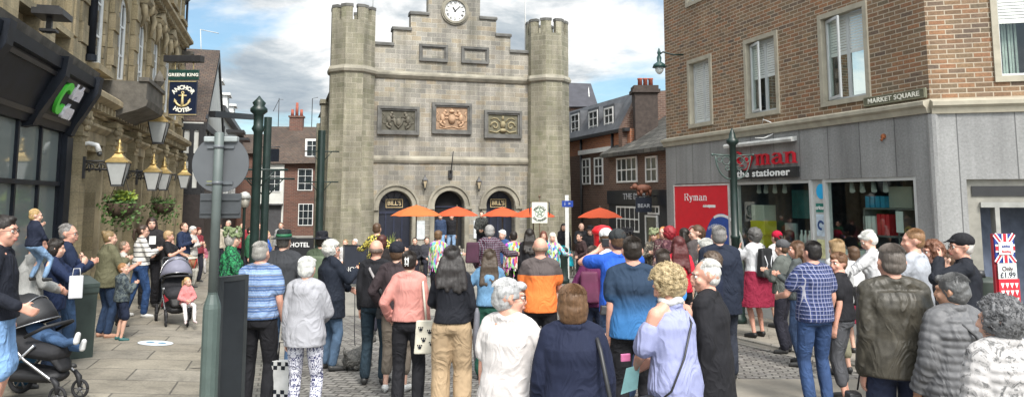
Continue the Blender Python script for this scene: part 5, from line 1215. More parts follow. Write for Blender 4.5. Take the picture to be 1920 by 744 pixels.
    if g > 1.12: m.ball(T((0, .06*g, 1.08)), (.13*g, .11*g, .13), 14, 10, raw=True)
    m.ball(T((0, -.01, 1.445)), (.1, .08, .05), 12, 8, raw=True)
    for sd in (-1, 1):
        if tk != 'cold': m.limb([T((sd*.035, -.015, 1.475)), S[sd]*.5+T((sd*.035, -.015, 1.475))*.5+V((0, 0, .004)), S[sd]], [.045+infl*.7, .052+infl*.7, .054+infl*.8], 12)
    sl = {'short': .62, 'tee': .62, 'polo': .62, 'vest': 0, 'cold': .62, 'three': 1.45}.get(tk, 1.93)
    for sd in (-1, 1):
        gg = 1+(g-1)*.6; r0 = (.052*gg+infl*.8)
        if sl == 0: continue
        if tk == 'cold': m.limb([S[sd].lerp(E[sd], .42), S[sd].lerp(E[sd], .82)], [r0+.012, r0+.012], 14); m.limb([T((sd*.06, -.01, 1.46)), T((sd*.12, 0, 1.40))], [.035, .03], 8); continue
        if sl < 1:
            en = S[sd].lerp(E[sd], sl); m.limb([S[sd]+V((-sd*.02, 0, 0)), S[sd].lerp(en, .5), en], [r0+.006, r0+.012, r0+.010], 14)
        else:
            f2 = min(sl-1, .95); en = E[sd].lerp(Wr[sd], f2)
            PP = [S[sd]+V((-sd*.02, 0, 0)), S[sd].lerp(E[sd], .5), E[sd], E[sd].lerp(en, .5), en]; RR = [r0+.006, r0, r0-.008, r0-.014, r0-.02]
            if puff:
                m2 = []; r2 = []
                for j in range(len(PP)-1):
                    n_ = 8
                    for q in range(n_): m2.append(PP[j].lerp(PP[j+1], q/n_)); r2.append(RR[j]+(RR[j+1]-RR[j])*q/n_)
                m2.append(PP[-1]); r2.append(RR[-1]); acc = 0
                for j in range(1, len(m2)):
                    acc += (m2[j]-m2[j-1]).length; r2[j] += .009*abs(sin(pi*acc/.055))
                m.tube(m2, r2, 14, raw=True); m.ball(PP[0], RR[0], raw=True)
            else: m.limb(PP, RR, 14)
    if tk in ('coat', 'jacket', 'leather', 'polo', 'shirt') or puff:
        hi = .05 if puff else .03; m.tube([T((.064*cos(q), -.008+.062*sin(q), 1.478+(hi if 1 else 0)*.6)) for q in [i*pi/8 for i in range(17)]], .016 if not puff else .024, 7, raw=True)
    if not puff and tk not in ('coat', 'jacket', 'leather', 'polo', 'shirt'): m.tube([T((.068*cos(q), -.012+.066*sin(q), 1.477)) for q in [i*pi/8 for i in range(17)]], .016+infl*.2, 7, raw=True)
    if tk == 'hoodie':
        m.tube([T((.1*cos(q), -.035+.085*sin(q), 1.46-.03*sin(q)*-1)) for q in [pi+i*pi/10 for i in range(11)]], [.02]+[.034]*9+[.02], 8, raw=True); m.ball(T((0, -.12, 1.40)), (.1, .045, .075), 12, 8, raw=True)
    topo = make(m, {'short': 'shirt', 'tee': 't_shirt', 'polo': 'polo_shirt', 'shirt': 'shirt', 'coat': 'coat', 'jacket': 'jacket', 'leather': 'jacket', 'puffer': 'jacket', 'hoodie': 'hoodie', 'vest': 'vest'}.get(tk, 'top'), tm, (.006 if puff else .008), 2 if puff else 4, vx=vox*1.0)
    if tk == 'tatter_coat' or 'tatter' in tk:
        m = PM(); rr = random.Random(int(u))
        for i in range(150 if d < 19 else 90):
            q = rr.uniform(0, 2*pi); z = rr.uniform(zlo-.05, 1.42); rx = CH*gx+.03; p = T((rx*cos(q), .13*sin(q), z)); L = rr.uniform(.07, .15); w_ = .012
            tng = V((-sin(q), cos(q), 0)); out = V((cos(q), sin(q), 0)); m.addv([p+tng*w_, p-tng*w_, p+out*.03+V((0, 0, -L))-tng*w_, p+out*.03+V((0, 0, -L))+tng*w_], [(0, 1, 2, 3)], raw=True)
        m.v = [SC(v_) for v_ in m.v]; me = bpy.data.meshes.new('fringe'); me.from_pydata([tuple(q) for q in m.v], [], m.f); me.materials.append(tm); o = bpy.data.objects.new('rag_strips', me); C.objects.link(o); o.parent = root
    bk, bc = bottom[0], bottom[1]; bmt = bc if not isinstance(bc, tuple) else cloth(bc, 'denim' if bk == 'jeans' else 'plain')
    m = PM()
    if bk in ('skirt', 'longskirt'):
        end = .52 if bk == 'skirt' else .38
        if len(bottom) > 2: end = bottom[2]
        zt = min(zlo+.12, 1.06)
        R = [(0, 0, zt-(zt-end)*i/10, hw+.018+.012*i*(1.2 if bk == 'longskirt' else .7), .12*gx+.012+.012*i) for i in range(11)]; m.loft(R, 24)
        o = make(m, 'skirt', bmt, .03)
    else:
        fr_ = {'trousers': 1.93, 'jeans': 1.93, 'crop': 1.62, 'shorts': .88, 'leggings': 1.95, 'wide': 1.9, 'culottes': 1.68}[bk]; wd = {'leggings': .006, 'wide': .03, 'culottes': .034, 'shorts': .022, 'trousers': .016, 'jeans': .012, 'crop': .012}[bk]
        m.loft([(0, 0, zh-.06, hw+.006, .112*gx+.004), (0, 0, zh, hw+.014, .122*gx+.006), (0, 0, zh+.06, hw+.008, .112*gx+.008), (0, 0, zh+max(.07, min(.13, zlo-.93+.1)), W_*gx+.010, .1*gx+.008)], 20)
        m.ball((0, -.035, zh-.0), (hw*.92, .1*gx, .085), 14, 10, raw=True)
        for sd in (-1, 1):
            gg = 1+(g-1)*.5; Pk = [Hp[sd]+V((0, 0, .0)), (Hp[sd]+K[sd])/2]; Rk = [.082*gg+wd, .074*gg+wd]
            if fr_ < 1: Pk.append(Hp[sd].lerp(K[sd], fr_)); Rk.append(.068*gg+wd+.01)
            else:
                en = K[sd].lerp(A[sd], min(fr_-1, .97)); Pk += [K[sd], K[sd].lerp(en, .5), en]; Rk += [.056+wd*1.2, .054+wd*1.3, .046+wd*1.5]
            m.limb(Pk, Rk, 14)
        o = make(m, {'shorts': 'shorts', 'leggings': 'leggings', 'jeans': 'jeans'}.get(bk, 'trousers'), bmt, .012)
    for sd in (-1, 1):
        if (u > 0 and at(u, v, d).z is not None) and d < 7.4 and sit is None: break      # feet far below the frame
        ax = A[sd]; out = V((sd*.25, 1, 0)).normalized(); m = PM()
        m.limb([ax+V((0, -.012, -.03)), ax+out*.07+V((0, 0, -.046)), ax+out*.15+V((0, 0, -.052))], [.045, .042, .031], 10)
        m.limb([ax+V((0, -.02, -.072)), ax+out*.08+V((0, 0, -.072)), ax+out*.165+V((0, 0, -.07))], [.018]*3, 8)
        m.v = [SC(v_) for v_ in m.v]; organic(m, 'shoe', plain(shoes, .5, var=.15), root, .01, 2)
    # --- hair
    if hair:
        hk, hcol = hair; hm = hairmat(hcol); m = PM(); rr = random.Random(int(u*7+v)); hv = max(vox, .0075)
        def B(c, r): m.ball(Hd(c), V(r)*hs, 14, 10, raw=True)
        if hk == 'short': B((0, -.022, .042), (.083, .093, .086)); B((0, -.045, .0), (.078, .062, .072))
        elif hk == 'crop': B((0, -.02, .038), (.080, .091, .084)); B((0, -.045, -.005), (.076, .058, .06))
        elif hk == 'quiff': B((0, -.018, .048), (.083, .096, .088)); B((0, .05, .095), (.05, .035, .028)); B((0, -.045, .0), (.077, .06, .065))
        elif hk == 'fringe':     # bald on top
            for i in range(15):
                q = pi*(.02+.96*i/14)+pi; B((.071*cos(q), -.012+.083*sin(q), -.002), (.014, .016, .032))
        elif hk == 'bob': B((0, -.02, .045), (.09, .1, .088)); B((0, -.035, -.01), (.095, .08, .1)); B((0, -.045, -.06), (.085, .055, .05)); B((0, .055, .085), (.06, .035, .03))
        elif hk == 'pixie': B((0, -.02, .045), (.087, .098, .088)); B((0, -.04, .0), (.085, .075, .08)); B((.02, .06, .08), (.05, .03, .03))
        elif hk in ('long', 'wavy'):
            B((0, -.02, .045), (.088, .1, .088)); B((0, -.04, -.03), (.092, .07, .11)); wdt = 1.25 if hk == 'wavy' else 1.0
            for i in range(7):
                x = (i-3)*.027*wdt; e = T((x*1.35, -.115*gx-.01, 1.3 if hk == 'wavy' else 1.28)); m.limb([Hd((x*.8, -.07, 0)), Hd((x, -.095, -.1)), Hd((x*1.1, -.09, -.18)), e+V((rr.uniform(-.01, .01), 0, rr.uniform(-.04, .06)))], [.035, .036*wdt, .038*wdt, .026], 8)
            for sx in (-1, 1): m.limb([Hd((sx*.07, .0, .04)), Hd((sx*.088, -.0, -.05)), T((sx*.1, .02, 1.42)), T((sx*.1, .06, 1.33))], [.025, .026, .026, .014], 8)
        elif hk == 'curly':
            B((0, -.02, .045), (.085, .1, .09)); B((0, -.045, -.02), (.09, .07, .09))
            for i in range(330):
                q = rr.uniform(0, 2*pi); z = rr.uniform(-.75, 1); r_ = sqrt(1-z*z); p = V((.098*r_*cos(q), -.02+.112*r_*sin(q), .025+.112*z))
                if p.y > .055 and p.z < .075: continue
                m.ball(Hd(p), rr.uniform(.008, .017)*hs, 7, 5, raw=True)
        elif hk == 'bun': B((0, -.02, .04), (.082, .094, .086)); B((0, -.04, -.005), (.077, .06, .065)); B((0, -.09, .09), (.042, .042, .04))
        elif hk == 'pony': B((0, -.02, .04), (.082, .094, .086)); B((0, -.04, -.005), (.077, .06, .065)); m.limb([Hd((0, -.1, .04)), Hd((0, -.145, .02)), Hd((0, -.15, -.08)), Hd((0, -.14, -.16))], [.028, .032, .03, .012], 8)
        fold = {'curly': .012, 'wavy': .022, 'pixie': .014, 'bob': .007}.get(hk, .008)
        m.v = [SC(v_) for v_ in m.v]; ho = organic(m, 'hair', hm, root, hv*s, 2 if hk != 'curly' else 1, fold, _tx2 if hk != 'wavy' else _tx)
        if near and hk == 'curly':
            m = PM()
            for i in range(900 if fine else 250):
                q = rr.uniform(0, 2*pi); z = rr.uniform(-.7, 1); r_ = sqrt(1-z*z); p = V((.104*r_*cos(q), -.02+.118*r_*sin(q), .028+.118*z))
                if p.y > .06 and p.z < .08: continue
                e1 = V((rr.gauss(0, 1), rr.gauss(0, 1), rr.gauss(0, 1))).normalized(); e2 = e1.orthogonal().normalized(); cr = rr.uniform(.007, .016); m.tube([SC(Hd(p+e1*cr*cos(a)+e2*cr*sin(a))) for a in (0, 1.1, 2.2, 3.3, 4.2)], [.0012, .002, .002, .002, .0008], 4, raw=True)
            me = bpy.data.meshes.new('locks'); me.from_pydata([tuple(q) for q in m.v], [], m.f); me.materials.append(hm); o = bpy.data.objects.new('hair_locks', me); C.objects.link(o); o.parent = ho
        if near and hk not in ('fringe', 'curly'):      # separate locks over the shell
            m = PM(); nst = 1500 if fine else 450
            for i in range(nst):
                q = rr.uniform(-.75, pi+.75)+pi*0; q = -q      # mostly sides and back
                top_ = rr.uniform(.05, .5); path = []; rx, ry, rz = (.089, .101, .089) if hk in ('long', 'wavy', 'bob', 'pixie') else (.085, .095, .088)
                endt = top_+rr.uniform(.35, .8)
                endt = min(endt, 1.75 if hk in ('bob', 'long', 'wavy') else 1.5)
                for j in range(4):
                    th = top_+(endt-top_)*j/3; qq = q+rr.uniform(-.05, .05); rj = 1.015+.03*rr.random()+(.05*rr.random()**3 if j == 3 else 0)
                    path.append(SC(Hd((rx*rj*sin(th)*cos(qq), -.022+ry*rj*sin(th)*sin(qq), .042+rz*rj*cos(th)))))
                m.tube(path, [.0014, .0019, .0016, .0005], 3, raw=True)
            me = bpy.data.meshes.new('locks'); me.from_pydata([tuple(q) for q in m.v], [], m.f); me.materials.append(hm); o = bpy.data.objects.new('hair_locks', me); C.objects.link(o); o.parent = ho
    if hat:
        hk, hcol = hat[:2]; m = PM(); mm = hcol if not isinstance(hcol, tuple) else cloth(hcol, 'knit')
        if hk == 'cap':
            m.ball(Hd((0, -.015, .06)), V((.089, .102, .078))*hs, 16, 10, raw=True); m.limb([Hd((-.05, .085, .06)), Hd((0, .1, .065)), Hd((.05, .085, .06))], [.012]*3, 8)
            for q in (-.045, -.015, .015, .045): m.limb([Hd((q, .075, .062)), Hd((q*.85, .155-abs(q)*.6, .045))], [.009, .006], 7)
        elif hk == 'beanie': m.ball(Hd((0, -.02, .065)), V((.092, .106, .088))*hs, 16, 10, raw=True)
        elif hk == 'brim':
            m.loft([tuple(Hd((0, -.01, z_)))+(rx_, ry_) for z_, rx_, ry_ in ((.045, .15, .16), (.052, .155, .165), (.06, .1, .115), (.065, .088, .1), (.12, .084, .096), (.15, .075, .085), (.155, .04, .05))], 20)
        elif hk == 'scarf': m.ball(Hd((0, -.02, .055)), V((.089, .1, .082))*hs, 16, 10, raw=True); m.ball(Hd((0, -.1, -.0)), (.04, .03, .04), 8, 6, raw=True)
        elif hk == 'leafy':
            rr = random.Random(3)
            for i in range(90): q = rr.uniform(0, 2*pi); z = rr.uniform(0, .13); m.ball(Hd(((.1-.2*max(0, z-.06))*cos(q), -.01+(.11-.2*max(0, z-.06))*sin(q), .03+z)), rr.uniform(.014, .026), 6, 4, raw=True)
            m.ball(Hd((0, -.015, .06)), (.09, .1, .075), 12, 8, raw=True)
        make(m, 'hat' if hk not in ('scarf',) else 'head_scarf', mm, .004, 2, vx=.009)
        if hk == 'brim' and len(hat) > 2: 
            m = PM(); m.loft([tuple(Hd((0, -.01, z_)))+(rx_, ry_) for z_, rx_, ry_ in ((.066, .092, .104), (.1, .09, .102))], 20); m.v = [SC(v_) for v_ in m.v]; make_static(m, 'hat_band', hat[2], root)
    # --- face details, only where they are near enough and turned our way
    fy = (yaw+head[0]) % 360; facing = 70 < fy < 290
    if facing and d < 20:
        for sx in (-1, 1):
            for nm, r_, o_, mt in (('eye', .0115, .0, plain((.7, .68, .64), .3, var=.02)), ('iris', .0062, .0072, plain((.03, .02, .015), .2, var=.05))):
                e = PM(); e.ball(SC(Hd((sx*.031, .073+o_, .006))), r_*s*hs, 8, 6, raw=True); make_static(e, nm, mt, root)
            e = PM(); e.tube([SC(Hd((sx*.014, .089, .024))), SC(Hd((sx*.032, .088, .031))), SC(Hd((sx*.05, .074, .024)))], [.003*s, .0035*s, .002*s], 5, raw=True); make_static(e, 'eyebrow', hairmat(k(hair[1], .6) if hair else (.1, .08, .06)), root)
        e = PM(); e.tube([SC(Hd((-.023, .084, -.056))), SC(Hd((-.008, .093, -.053))), SC(Hd((.008, .093, -.053))), SC(Hd((.023, .084, -.056)))], [.002*s, .0048*s, .0048*s, .002*s], 6, raw=True); e.tube([SC(Hd((-.02, .084, -.059))), SC(Hd((0, .093, -.063))), SC(Hd((.02, .084, -.059)))], [.002*s, .005*s, .002*s], 6, raw=True); make_static(e, 'mouth', plain((.42, .14, .12), .5, var=.1), root)
    if glasses:
        e = PM()
        for sx in (-1, 1):
            e.tube([SC(Hd((sx*.034+.023*cos(q), .1-abs(sx*.034+.023*cos(q))*.25, .004+.017*sin(q)))) for q in [i*pi/7 for i in range(15)]], .0022, 5, raw=True); e.tube([SC(Hd((sx*.058, .086, .008))), SC(Hd((sx*.08, .03, .01))), SC(Hd((sx*.081, -.015, .004)))], .0022, 5, raw=True)
        e.tube([SC(Hd((-.011, .098, .008))), SC(Hd((.011, .098, .008)))], .0022, 5, raw=True); make_static(e, 'glasses', plain((.015, .012, .012), .3), root)
    R3 = Matrix.Rotation(radians(yaw), 4, 'Z'); Mw = Matrix.Translation((X, d, G)) @ R3
    info = dict(root=root, M=Mw, s=s, S=S, E=E, W=Wr, T=T, Hd=Hd, K=K, A=A, SC=SC)
    info['w'] = lambda p: Mw @ (V(p)*s); info['t'] = lambda p: Mw @ (T(p)*s); info['hand'] = lambda sd: Mw @ ((Wr[sd]+(Wr[sd]-E[sd]).normalized()*.09)*s)
    return info
def make_static(m, nm, mat, root):
    me = bpy.data.meshes.new(nm); me.from_pydata([tuple(q) for q in m.v], [], m.f)
    bm = bmesh.new(); bm.from_mesh(me); bmesh.ops.recalc_face_normals(bm, faces=bm.faces)
    for f in bm.faces: f.smooth = True
    bm.to_mesh(me); bm.free(); me.materials.append(mat if not isinstance(mat, tuple) else plain(mat, .6)); o = bpy.data.objects.new(nm, me); C.objects.link(o); o.parent = root; return o
def held(m, nm, mat, label, cat, part=None, vox=None, group=None):
    # a thing carried by someone: one mesh, origin at its first vertex's foot
    c = sum(m.v, V((0, 0, 0)))/len(m.v); zmin = min(v_.z for v_ in m.v); L = V((c.x, c.y, zmin)); m.v = [v_-L for v_ in m.v]
    if vox: o = organic(m, nm, mat, None, vox, 3, .004)
    else: o = make_static(m, nm, mat, None)
    o.location = L; return tag(o, label, cat, group)
JN = (.035, .06, .12); BLKc = (.012, .012, .015); NVY = (.012, .018, .04)
GRY = (.3, .3, .3); WHT = (.72, .71, .69)
import time; _t = time.time()
pp = {}
G1 = (.42, .42, .41); G2 = (.3, .29, .28); DK = (.02, .015, .012); BR = (.09, .05, .028); BL = (.4, .28, .14); WH = (.6, .6, .58)
def Q(key, *a, **kw): pp[key] = person(*a, **kw); return pp[key]
# ---- front row
Q('lady_white', 955, 520, 4.7, -28, 'grey-haired woman with glasses in a plain white t-shirt, head turned right', g=1.22, arms=('down', 'front'), top=('tee', (.58, .545, .53)), bottom=('trousers', (.1, .1, .12)), hair=('pixie', (.42, .42, .42)), head=(-50, 0), glasses=True, hem=.78, skin='pink')
Q('lady_navy', 1073, 530, 4.4, 0, 'woman with straight brown bob and navy jumper seen from behind', g=1.25, arms=('loose', 'loose'), top=('long', (.010, .014, .035)), bottom=('trousers', BLKc), hair=('bob', (.13, .07, .035)), hem=.8)
Q('curly', 1262, 500, 5.0, 35, 'blonde curly-haired woman in a lavender cold-shoulder top reading a paper', g=1.1, arms=('front', 'front'), top=('cold', (.27, .29, .47)), bottom=('trousers', NVY), hair=('curly', (.45, .35, .2)), head=(32, -24), hem=.84, skin='pink', lean=4)
Q('old_man', 1325, 487, 5.5, 62, 'white-haired man in a black coat facing left behind the curly-haired woman', sex='m', g=1.08, arms=('down', 'down'), top=('coat', BLKc), bottom=('trousers', BLKc), hair=('crop', (.62, .61, .58)), head=(25, 0), hem=.55, skin='pink')
Q('leather', 1670, 457, 5.3, -4, 'man with cropped grey hair in a dark brown leather jacket, from behind', sex='m', g=1.14, arms=('down', 'down'), top=('leather', cloth((.05, .045, .035), 'leather')), bottom=('jeans', (.018, .024, .05)), hair=('crop', (.13, .11, .095)), hem=.88, skin='pink')
Q('puffer', 1783, 513, 5.0, 8, 'short grey-haired woman in a ribbed grey puffer jacket with a shoulder strap', arms=('loose', 'down'), top=('puffer', (.12, .12, .125)), bottom=('trousers', (.05, .05, .07)), hair=('pixie', (.12, .12, .12)), head=(35, 0), hem=.86, g=1.08, skin='tan')
Q('floral', 1872, 560, 3.9, 12, 'grey curly-haired woman in a pale quilted jacket with dark floral print', arms=('loose', 'down'), top=('puffer', cloth((.42, .405, .4), 'floral', (.12, .12, .12))), bottom=('trousers', BLKc), hair=('curly', (.16, .16, .165)), head=(35, 0), hem=.84, g=1.08)
Q('blue_tee', 1185, 443, 6.8, 0, 'tall man with short dark hair in a t-shirt fading from dark navy to blue', sex='m', g=1.14, arms=('down', 'loose'), top=('tee', cloth((.018, .035, .065), 'grad', (.04, .16, .38))), bottom=('trousers', BLKc), hair=('crop', (.022, .016, .012)), hem=.9, skin='pink')
Q('check', 1522, 452, 8.2, 12, 'man with dark hair in a blue and white checked shirt and jeans, thumb raised', sex='m', g=1.08, arms=((( .22, .32, 1.12), (.7, -.5, -1)), 'loose'), top=('short', cloth((.02, .03, .08), 'check', (.06, .08, .22))), bottom=('jeans', (.025, .05, .12)), hair=('short', (.018, .015, .014)), head=(8, 0), hem=.9, skin='pink')
Q('black_tee_f', 1572, 473, 8.5, 55, 'short-haired brunette woman in a black t-shirt and grey cropped trousers facing left', g=1.12, arms=('down', 'pocket'), top=('tee', BLKc), bottom=('crop', (.07, .072, .08)), hair=('pixie', (.14, .07, .035)), head=(60, 0), hem=.95, skin='pink')
Q('stripe', 490, 453, 8.0, -3, 'grey-haired man in a blue and white striped polo shirt and black trousers', sex='m', g=1.1, arms=('down', 'loose'), top=('polo', cloth((.07, .13, .28), 'hstripe', (.2, .3, .5))), bottom=('trousers', BLKc), hair=('crop', (.28, .27, .25)), hem=.95, skin='pink', head=(-6, 0))
Q('hoodie', 576, 482, 7.4, -5, 'white-haired woman in a pale grey hoodie and patterned leggings', g=1.06, arms=('down', 'front'), top=('hoodie', (.32, .32, .345)), bottom=('leggings', cloth((.025, .028, .1), 'batik', (.62, .62, .68))), hair=('pixie', (.58, .58, .55)), hem=.84)
Q('pink', 768, 472, 8.1, 0, 'woman in a pale pink jacket with a white claw clip in her dark hair', g=.95, arms=('pocket', 'down'), top=('jacket', (.5, .22, .19)), bottom=('trousers', BLKc), hair=('short', DK), hem=.98)
Q('wavy', 848, 462, 7.7, 0, 'woman with long wavy dark hair, black jumper and beige culottes', g=1.02, arms=('front', 'loose'), top=('long', (.010, .011, .016)), bottom=('culottes', (.36, .26, .16)), hair=('wavy', (.028, .024, .023)), hem=.97, skin='tan')
Q('beanie', 745, 457, 9.0, -8, 'slim person in a dark beanie and dark brown jacket', sex='m', g=.93, arms=('pocket', 'pocket'), top=('jacket', (.035, .025, .028)), bottom=('crop', (.15, .125, .1)), hair=('short', BR), hat=('beanie', (.012, .013, .02)), hem=.9, shoes=(.6, .6, .58))
Q('bald_black', 706, 450, 9.4, -8, 'bald man in black clothes with a crossbody bag', sex='m', g=.98, arms=('down', 'down'), top=('long', BLKc), bottom=('jeans', (.015, .028, .04)), hair=('fringe', (.14, .1, .08)), hem=.93, skin='pink')
Q('denim', 918, 468, 9.7, 0, 'woman with long brown hair in a light blue denim jacket and green skirt', arms=('out', 'front'), top=('jacket', cloth((.1, .2, .32), 'denim')), bottom=('wide', (.015, .07, .05)), hair=('long', (.07, .05, .035)), hem=.98, skin='pink')
Q('orange', 1013, 445, 8.9, 0, 'bald man in an orange t-shirt with dark shoulders', sex='m', g=1.04, arms=('front', 'front'), top=('tee', cloth((.75, .19, .045), 'yoke', (.085, .07, .068))), bottom=('trousers', BLKc), hair=('fringe', (.25, .17, .12)), hem=.9, skin='pink')
Q('royal', 1157, 431, 8.4, 5, 'man in a bright blue t-shirt and black cap raising a camera', sex='m', g=1.05, arms=(((.14, .32, 1.5), (1, .1, -.4)), ((.1, .32, 1.5), (1, .1, -.4))), top=('tee', (.02, .09, .45)), bottom=('jeans', JN), hair=('short', BR), hat=('cap', (.03, .033, .035)), hem=.9, head=(8, 0), skin='pink')
Q('white_cap', 1136, 430, 10.6, 0, 'person in a white cap just in front of the man with the camera', sex='m', arms=('down', 'down'), top=('tee', (.6, .6, .6)), hair=('short', BR), hat=('cap', (.62, .62, .62)))
Q('purple', 1112, 462, 10.0, -5, 'brown-haired person in a deep purple top with a rucksack', g=.9, arms=('pocket', 'pocket'), top=('coat', (.085, .012, .055)), bottom=('trousers', NVY), hair=('crop', (.07, .05, .04)))
Q('dark_head', 1242, 468, 7.9, 0, 'person with short dark brown hair in a sky blue top beside the tall man', sex='m', arms=('down', 'down'), top=('tee', (.06, .25, .6)), bottom=('trousers', BLKc), hair=('crop', (.045, .032, .025)))
Q('red_top', 1272, 444, 11, 5, 'woman with dark red hair in a bright red top', arms=('down', 'down'), top=('tee', (.5, .02, .04)), bottom=('trousers', BLKc), hair=('long', (.09, .02, .02)), hem=.95)
Q('navy_coat', 1347, 412, 9.6, -5, 'tall grey-haired man in a navy coat in front of the lamp post', sex='m', g=1.12, arms=('down', 'down'), top=('coat', (.012, .017, .032)), bottom=('trousers', (.03, .035, .05)), hair=('short', (.2, .19, .18)), hem=.75, h=1.9)
Q('beard_side', 1322, 448, 10.2, 40, 'grey-haired woman beside the navy-coated man', arms=('down', 'down'), top=('long', cloth((.45, .45, .42), 'camo', (.08, .1, .06))), hair=('pixie', (.5, .5, .47)), head=(20, 0))
Q('glasses_f', 1334, 462, 9.0, 50, 'brown curly-haired woman with glasses facing left by the navy coat', arms=('down', 'front'), top=('long', NVY), hair=('curly', (.1, .07, .05)), head=(30, 0), glasses=True, h=1.58)
Q('camel', 1306, 422, 12.5, 40, 'man with short brown hair facing left behind the red-topped woman', sex='m', top=('jacket', (.06, .05, .05)), hair=('short', BR), head=(40, 0))
# ---- left side
Q('far_left', 6, 405, 6.6, -70, 'dark-haired man in a black jumper and pale denim shorts pushing the pram', sex='m', g=1.06, arms=('down', ((.24, .2, 1.04), (.4, -1, -.2))), top=('long', (.010, .012, .02)), bottom=('shorts', cloth((.16, .28, .48), 'denim')), hair=('quiff', (.02, .016, .014)), glasses=True, hem=.93, skin='pink', head=(-10, 0))
Q('holder', 60, 438, 8.6, -60, 'parent in a grey jumper and teal jeans holding a blond toddler', g=1.08, arms=((( .02, .26, 1.12), (.9, -.3, -.6)), ((.0, .3, 1.08), (.9, -.3, -.6))), top=('long', cloth((.3, .3, .29), 'knit')), bottom=('wide', (.012, .05, .09)), hair=('short', (.28, .15, .07)), hem=.9, skin='pink', bend=4)
Q('navy_clap', 104, 449, 9.2, -60, 'dark-haired woman in a navy waterproof raising a hand behind the toddler', arms=((( .02, .3, 1.45), (.8, -.2, -1)), ((.1, .32, 1.4), (.8, -.2, -1))), top=('coat', (.012, .022, .06)), bottom=('jeans', (.02, .035, .07)), hair=('bob', DK), hem=.85)
Q('navy_man', 128, 420, 9.8, -55, 'grey-haired man with glasses in a navy jacket clapping beside the shopfront', sex='m', g=1.08, arms=('clap', 'clap'), top=('jacket', (.010, .018, .045)), bottom=('jeans', (.03, .06, .12)), hair=('crop', (.2, .19, .18)), glasses=True, head=(-20, 0), hem=.85, skin='pink')
Q('olive', 206, 432, 12.3, -40, 'blonde woman in an olive jacket and rolled jeans clapping', g=1.15, arms=('clap', 'clap'), top=('jacket', (.115, .11, .065)), bottom=('jeans', (.018, .035, .075)), hair=('bun', (.22, .15, .07)), hem=.82, shoes=(.4, .22, .15), head=(-15, 0))
Q('boy', 232, 493, 12.0, -50, 'small boy in a camouflage hoodie and navy shorts clapping', sex='m', child=True, g=1.05, arms=('clap', 'clap'), top=('hoodie', cloth((.03, .04, .05), 'camo', (.1, .12, .12))), bottom=('shorts', (.012, .018, .04)), hair=('short', (.3, .15, .06)), head=(-30, 8), hem=.88, shoes=(.02, .1, .1))
Q('beige_clap', 233, 452, 13.6, -60, 'person in a pale t-shirt clapping between the olive jacket and striped jumper', sex='m', arms=('clap', 'clap'), top=('tee', (.45, .44, .4)), bottom=('trousers', BLKc), hair=('crop', (.18, .13, .09)), skin='pink')
Q('stripe_f', 268, 421, 14.9, -55, 'woman in a white jumper with thin dark stripes and jeans clapping', g=1.08, arms=('clap', 'clap'), top=('long', cloth((.62, .6, .56), 'thin', (.04, .04, .05))), bottom=('jeans', (.02, .05, .13)), hair=('pony', (.05, .03, .02)), shoes=(.5, .5, .48), hem=.98, head=(-10, 0), glasses=True, legs=((-.12, -.2), (.12, .1)))
Q('long_dark', 285, 405, 16.6, -150, 'person with long dark hair standing against the hotel wall', sex='m', arms=('front', 'front'), top=('coat', (.02, .018, .02)), bottom=('trousers', BLKc), hair=('long', (.035, .02, .015)), head=(0, 0))
Q('drummer', 316, 433, 16.4, -75, 'person with short fair hair in a black t-shirt playing a drum', arms=('fwd', 'point'), top=('tee', BLKc), bottom=('wide', (.28, .02, .03)), hair=('pixie', (.45, .3, .16)), skin='pink')
Q('squatting', 300, 470, 17.4, -60, 'dark-dressed person bending beside the drummer', arms=('fwd', 'fwd'), top=('long', (.02, .022, .03)), bottom=('trousers', BLKc), hair=('pony', BR), bend=20, h=1.5)
Q('far_navy', 345, 418, 20, -100, 'man in a navy jacket at the far end of the left pavement', sex='m', arms=('clap', 'clap'), top=('jacket', (.015, .025, .06)), hair=('crop', BR), h=1.8)
Q('far_white', 362, 424, 21, -95, 'white-haired person in cream trousers at the far end of the pavement', arms=('clap', 'clap'), top=('long', (.5, .48, .45)), bottom=('wide', (.55, .52, .46)), hair=('pixie', WH), h=1.68)
Q('far_red', 372, 430, 22.5, -120, 'person in a dark red top far along the left pavement', top=('long', (.2, .03, .04)), hair=('bob', (.12, .03, .02)), h=1.6)
Q('tot_pink', 383, 452, 25, 180, 'toddler in a pink top and white leggings far along the pavement', child=True, top=('long', (.45, .15, .2)), bottom=('leggings', (.6, .58, .58)), hair=('short', BL), h=.98)
Q('green_cost', 436, 430, 11.3, -75, 'woman in a green leafy folk costume with foliage on her hat', g=1.12, arms=('front', 'front'), top=('tatter_tee', cloth((.02, .16, .06), 'camo', (.01, .05, .03))), bottom=('skirt', cloth((.01, .05, .03), 'camo', (.03, .2, .08)), .42), hair=('bob', (.35, .33, .3)), hat=('leafy', (.16, .2, .1)), hem=.82)
Q('hat_green', 533, 424, 9.8, -5, 'man in a dark grey jacket, jeans and black hat with green band', sex='m', g=1.08, arms=('pocket', 'pocket'), top=('jacket', (.035, .037, .042)), bottom=('jeans', (.05, .09, .16)), hair=('crop', (.1, .09, .08)), hat=('brim', (.015, .02, .02), (.01, .12, .05)), hem=.82, h=1.82)
Q('drinker', 622, 450, 10.3, -55, 'white-haired woman with glasses in a black coat holding an orange drink', g=1.2, arms=('front', ((.05, .32, 1.3), (.8, -.3, -1))), top=('coat', (.010, .014, .024)), bottom=('jeans', (.06, .1, .16)), hair=('curly', (.58, .57, .53)), head=(-30, -5), glasses=True, hem=.7, skin='pink')
Q('hat_back', 604, 434, 11.6, -10, 'man in a black brimmed hat behind the white-haired woman', sex='m', g=1.05, top=('jacket', (.06, .08, .05)), bottom=('trousers', BLKc), hair=('short', DK), hat=('brim', (.01, .011, .016)), h=1.78)
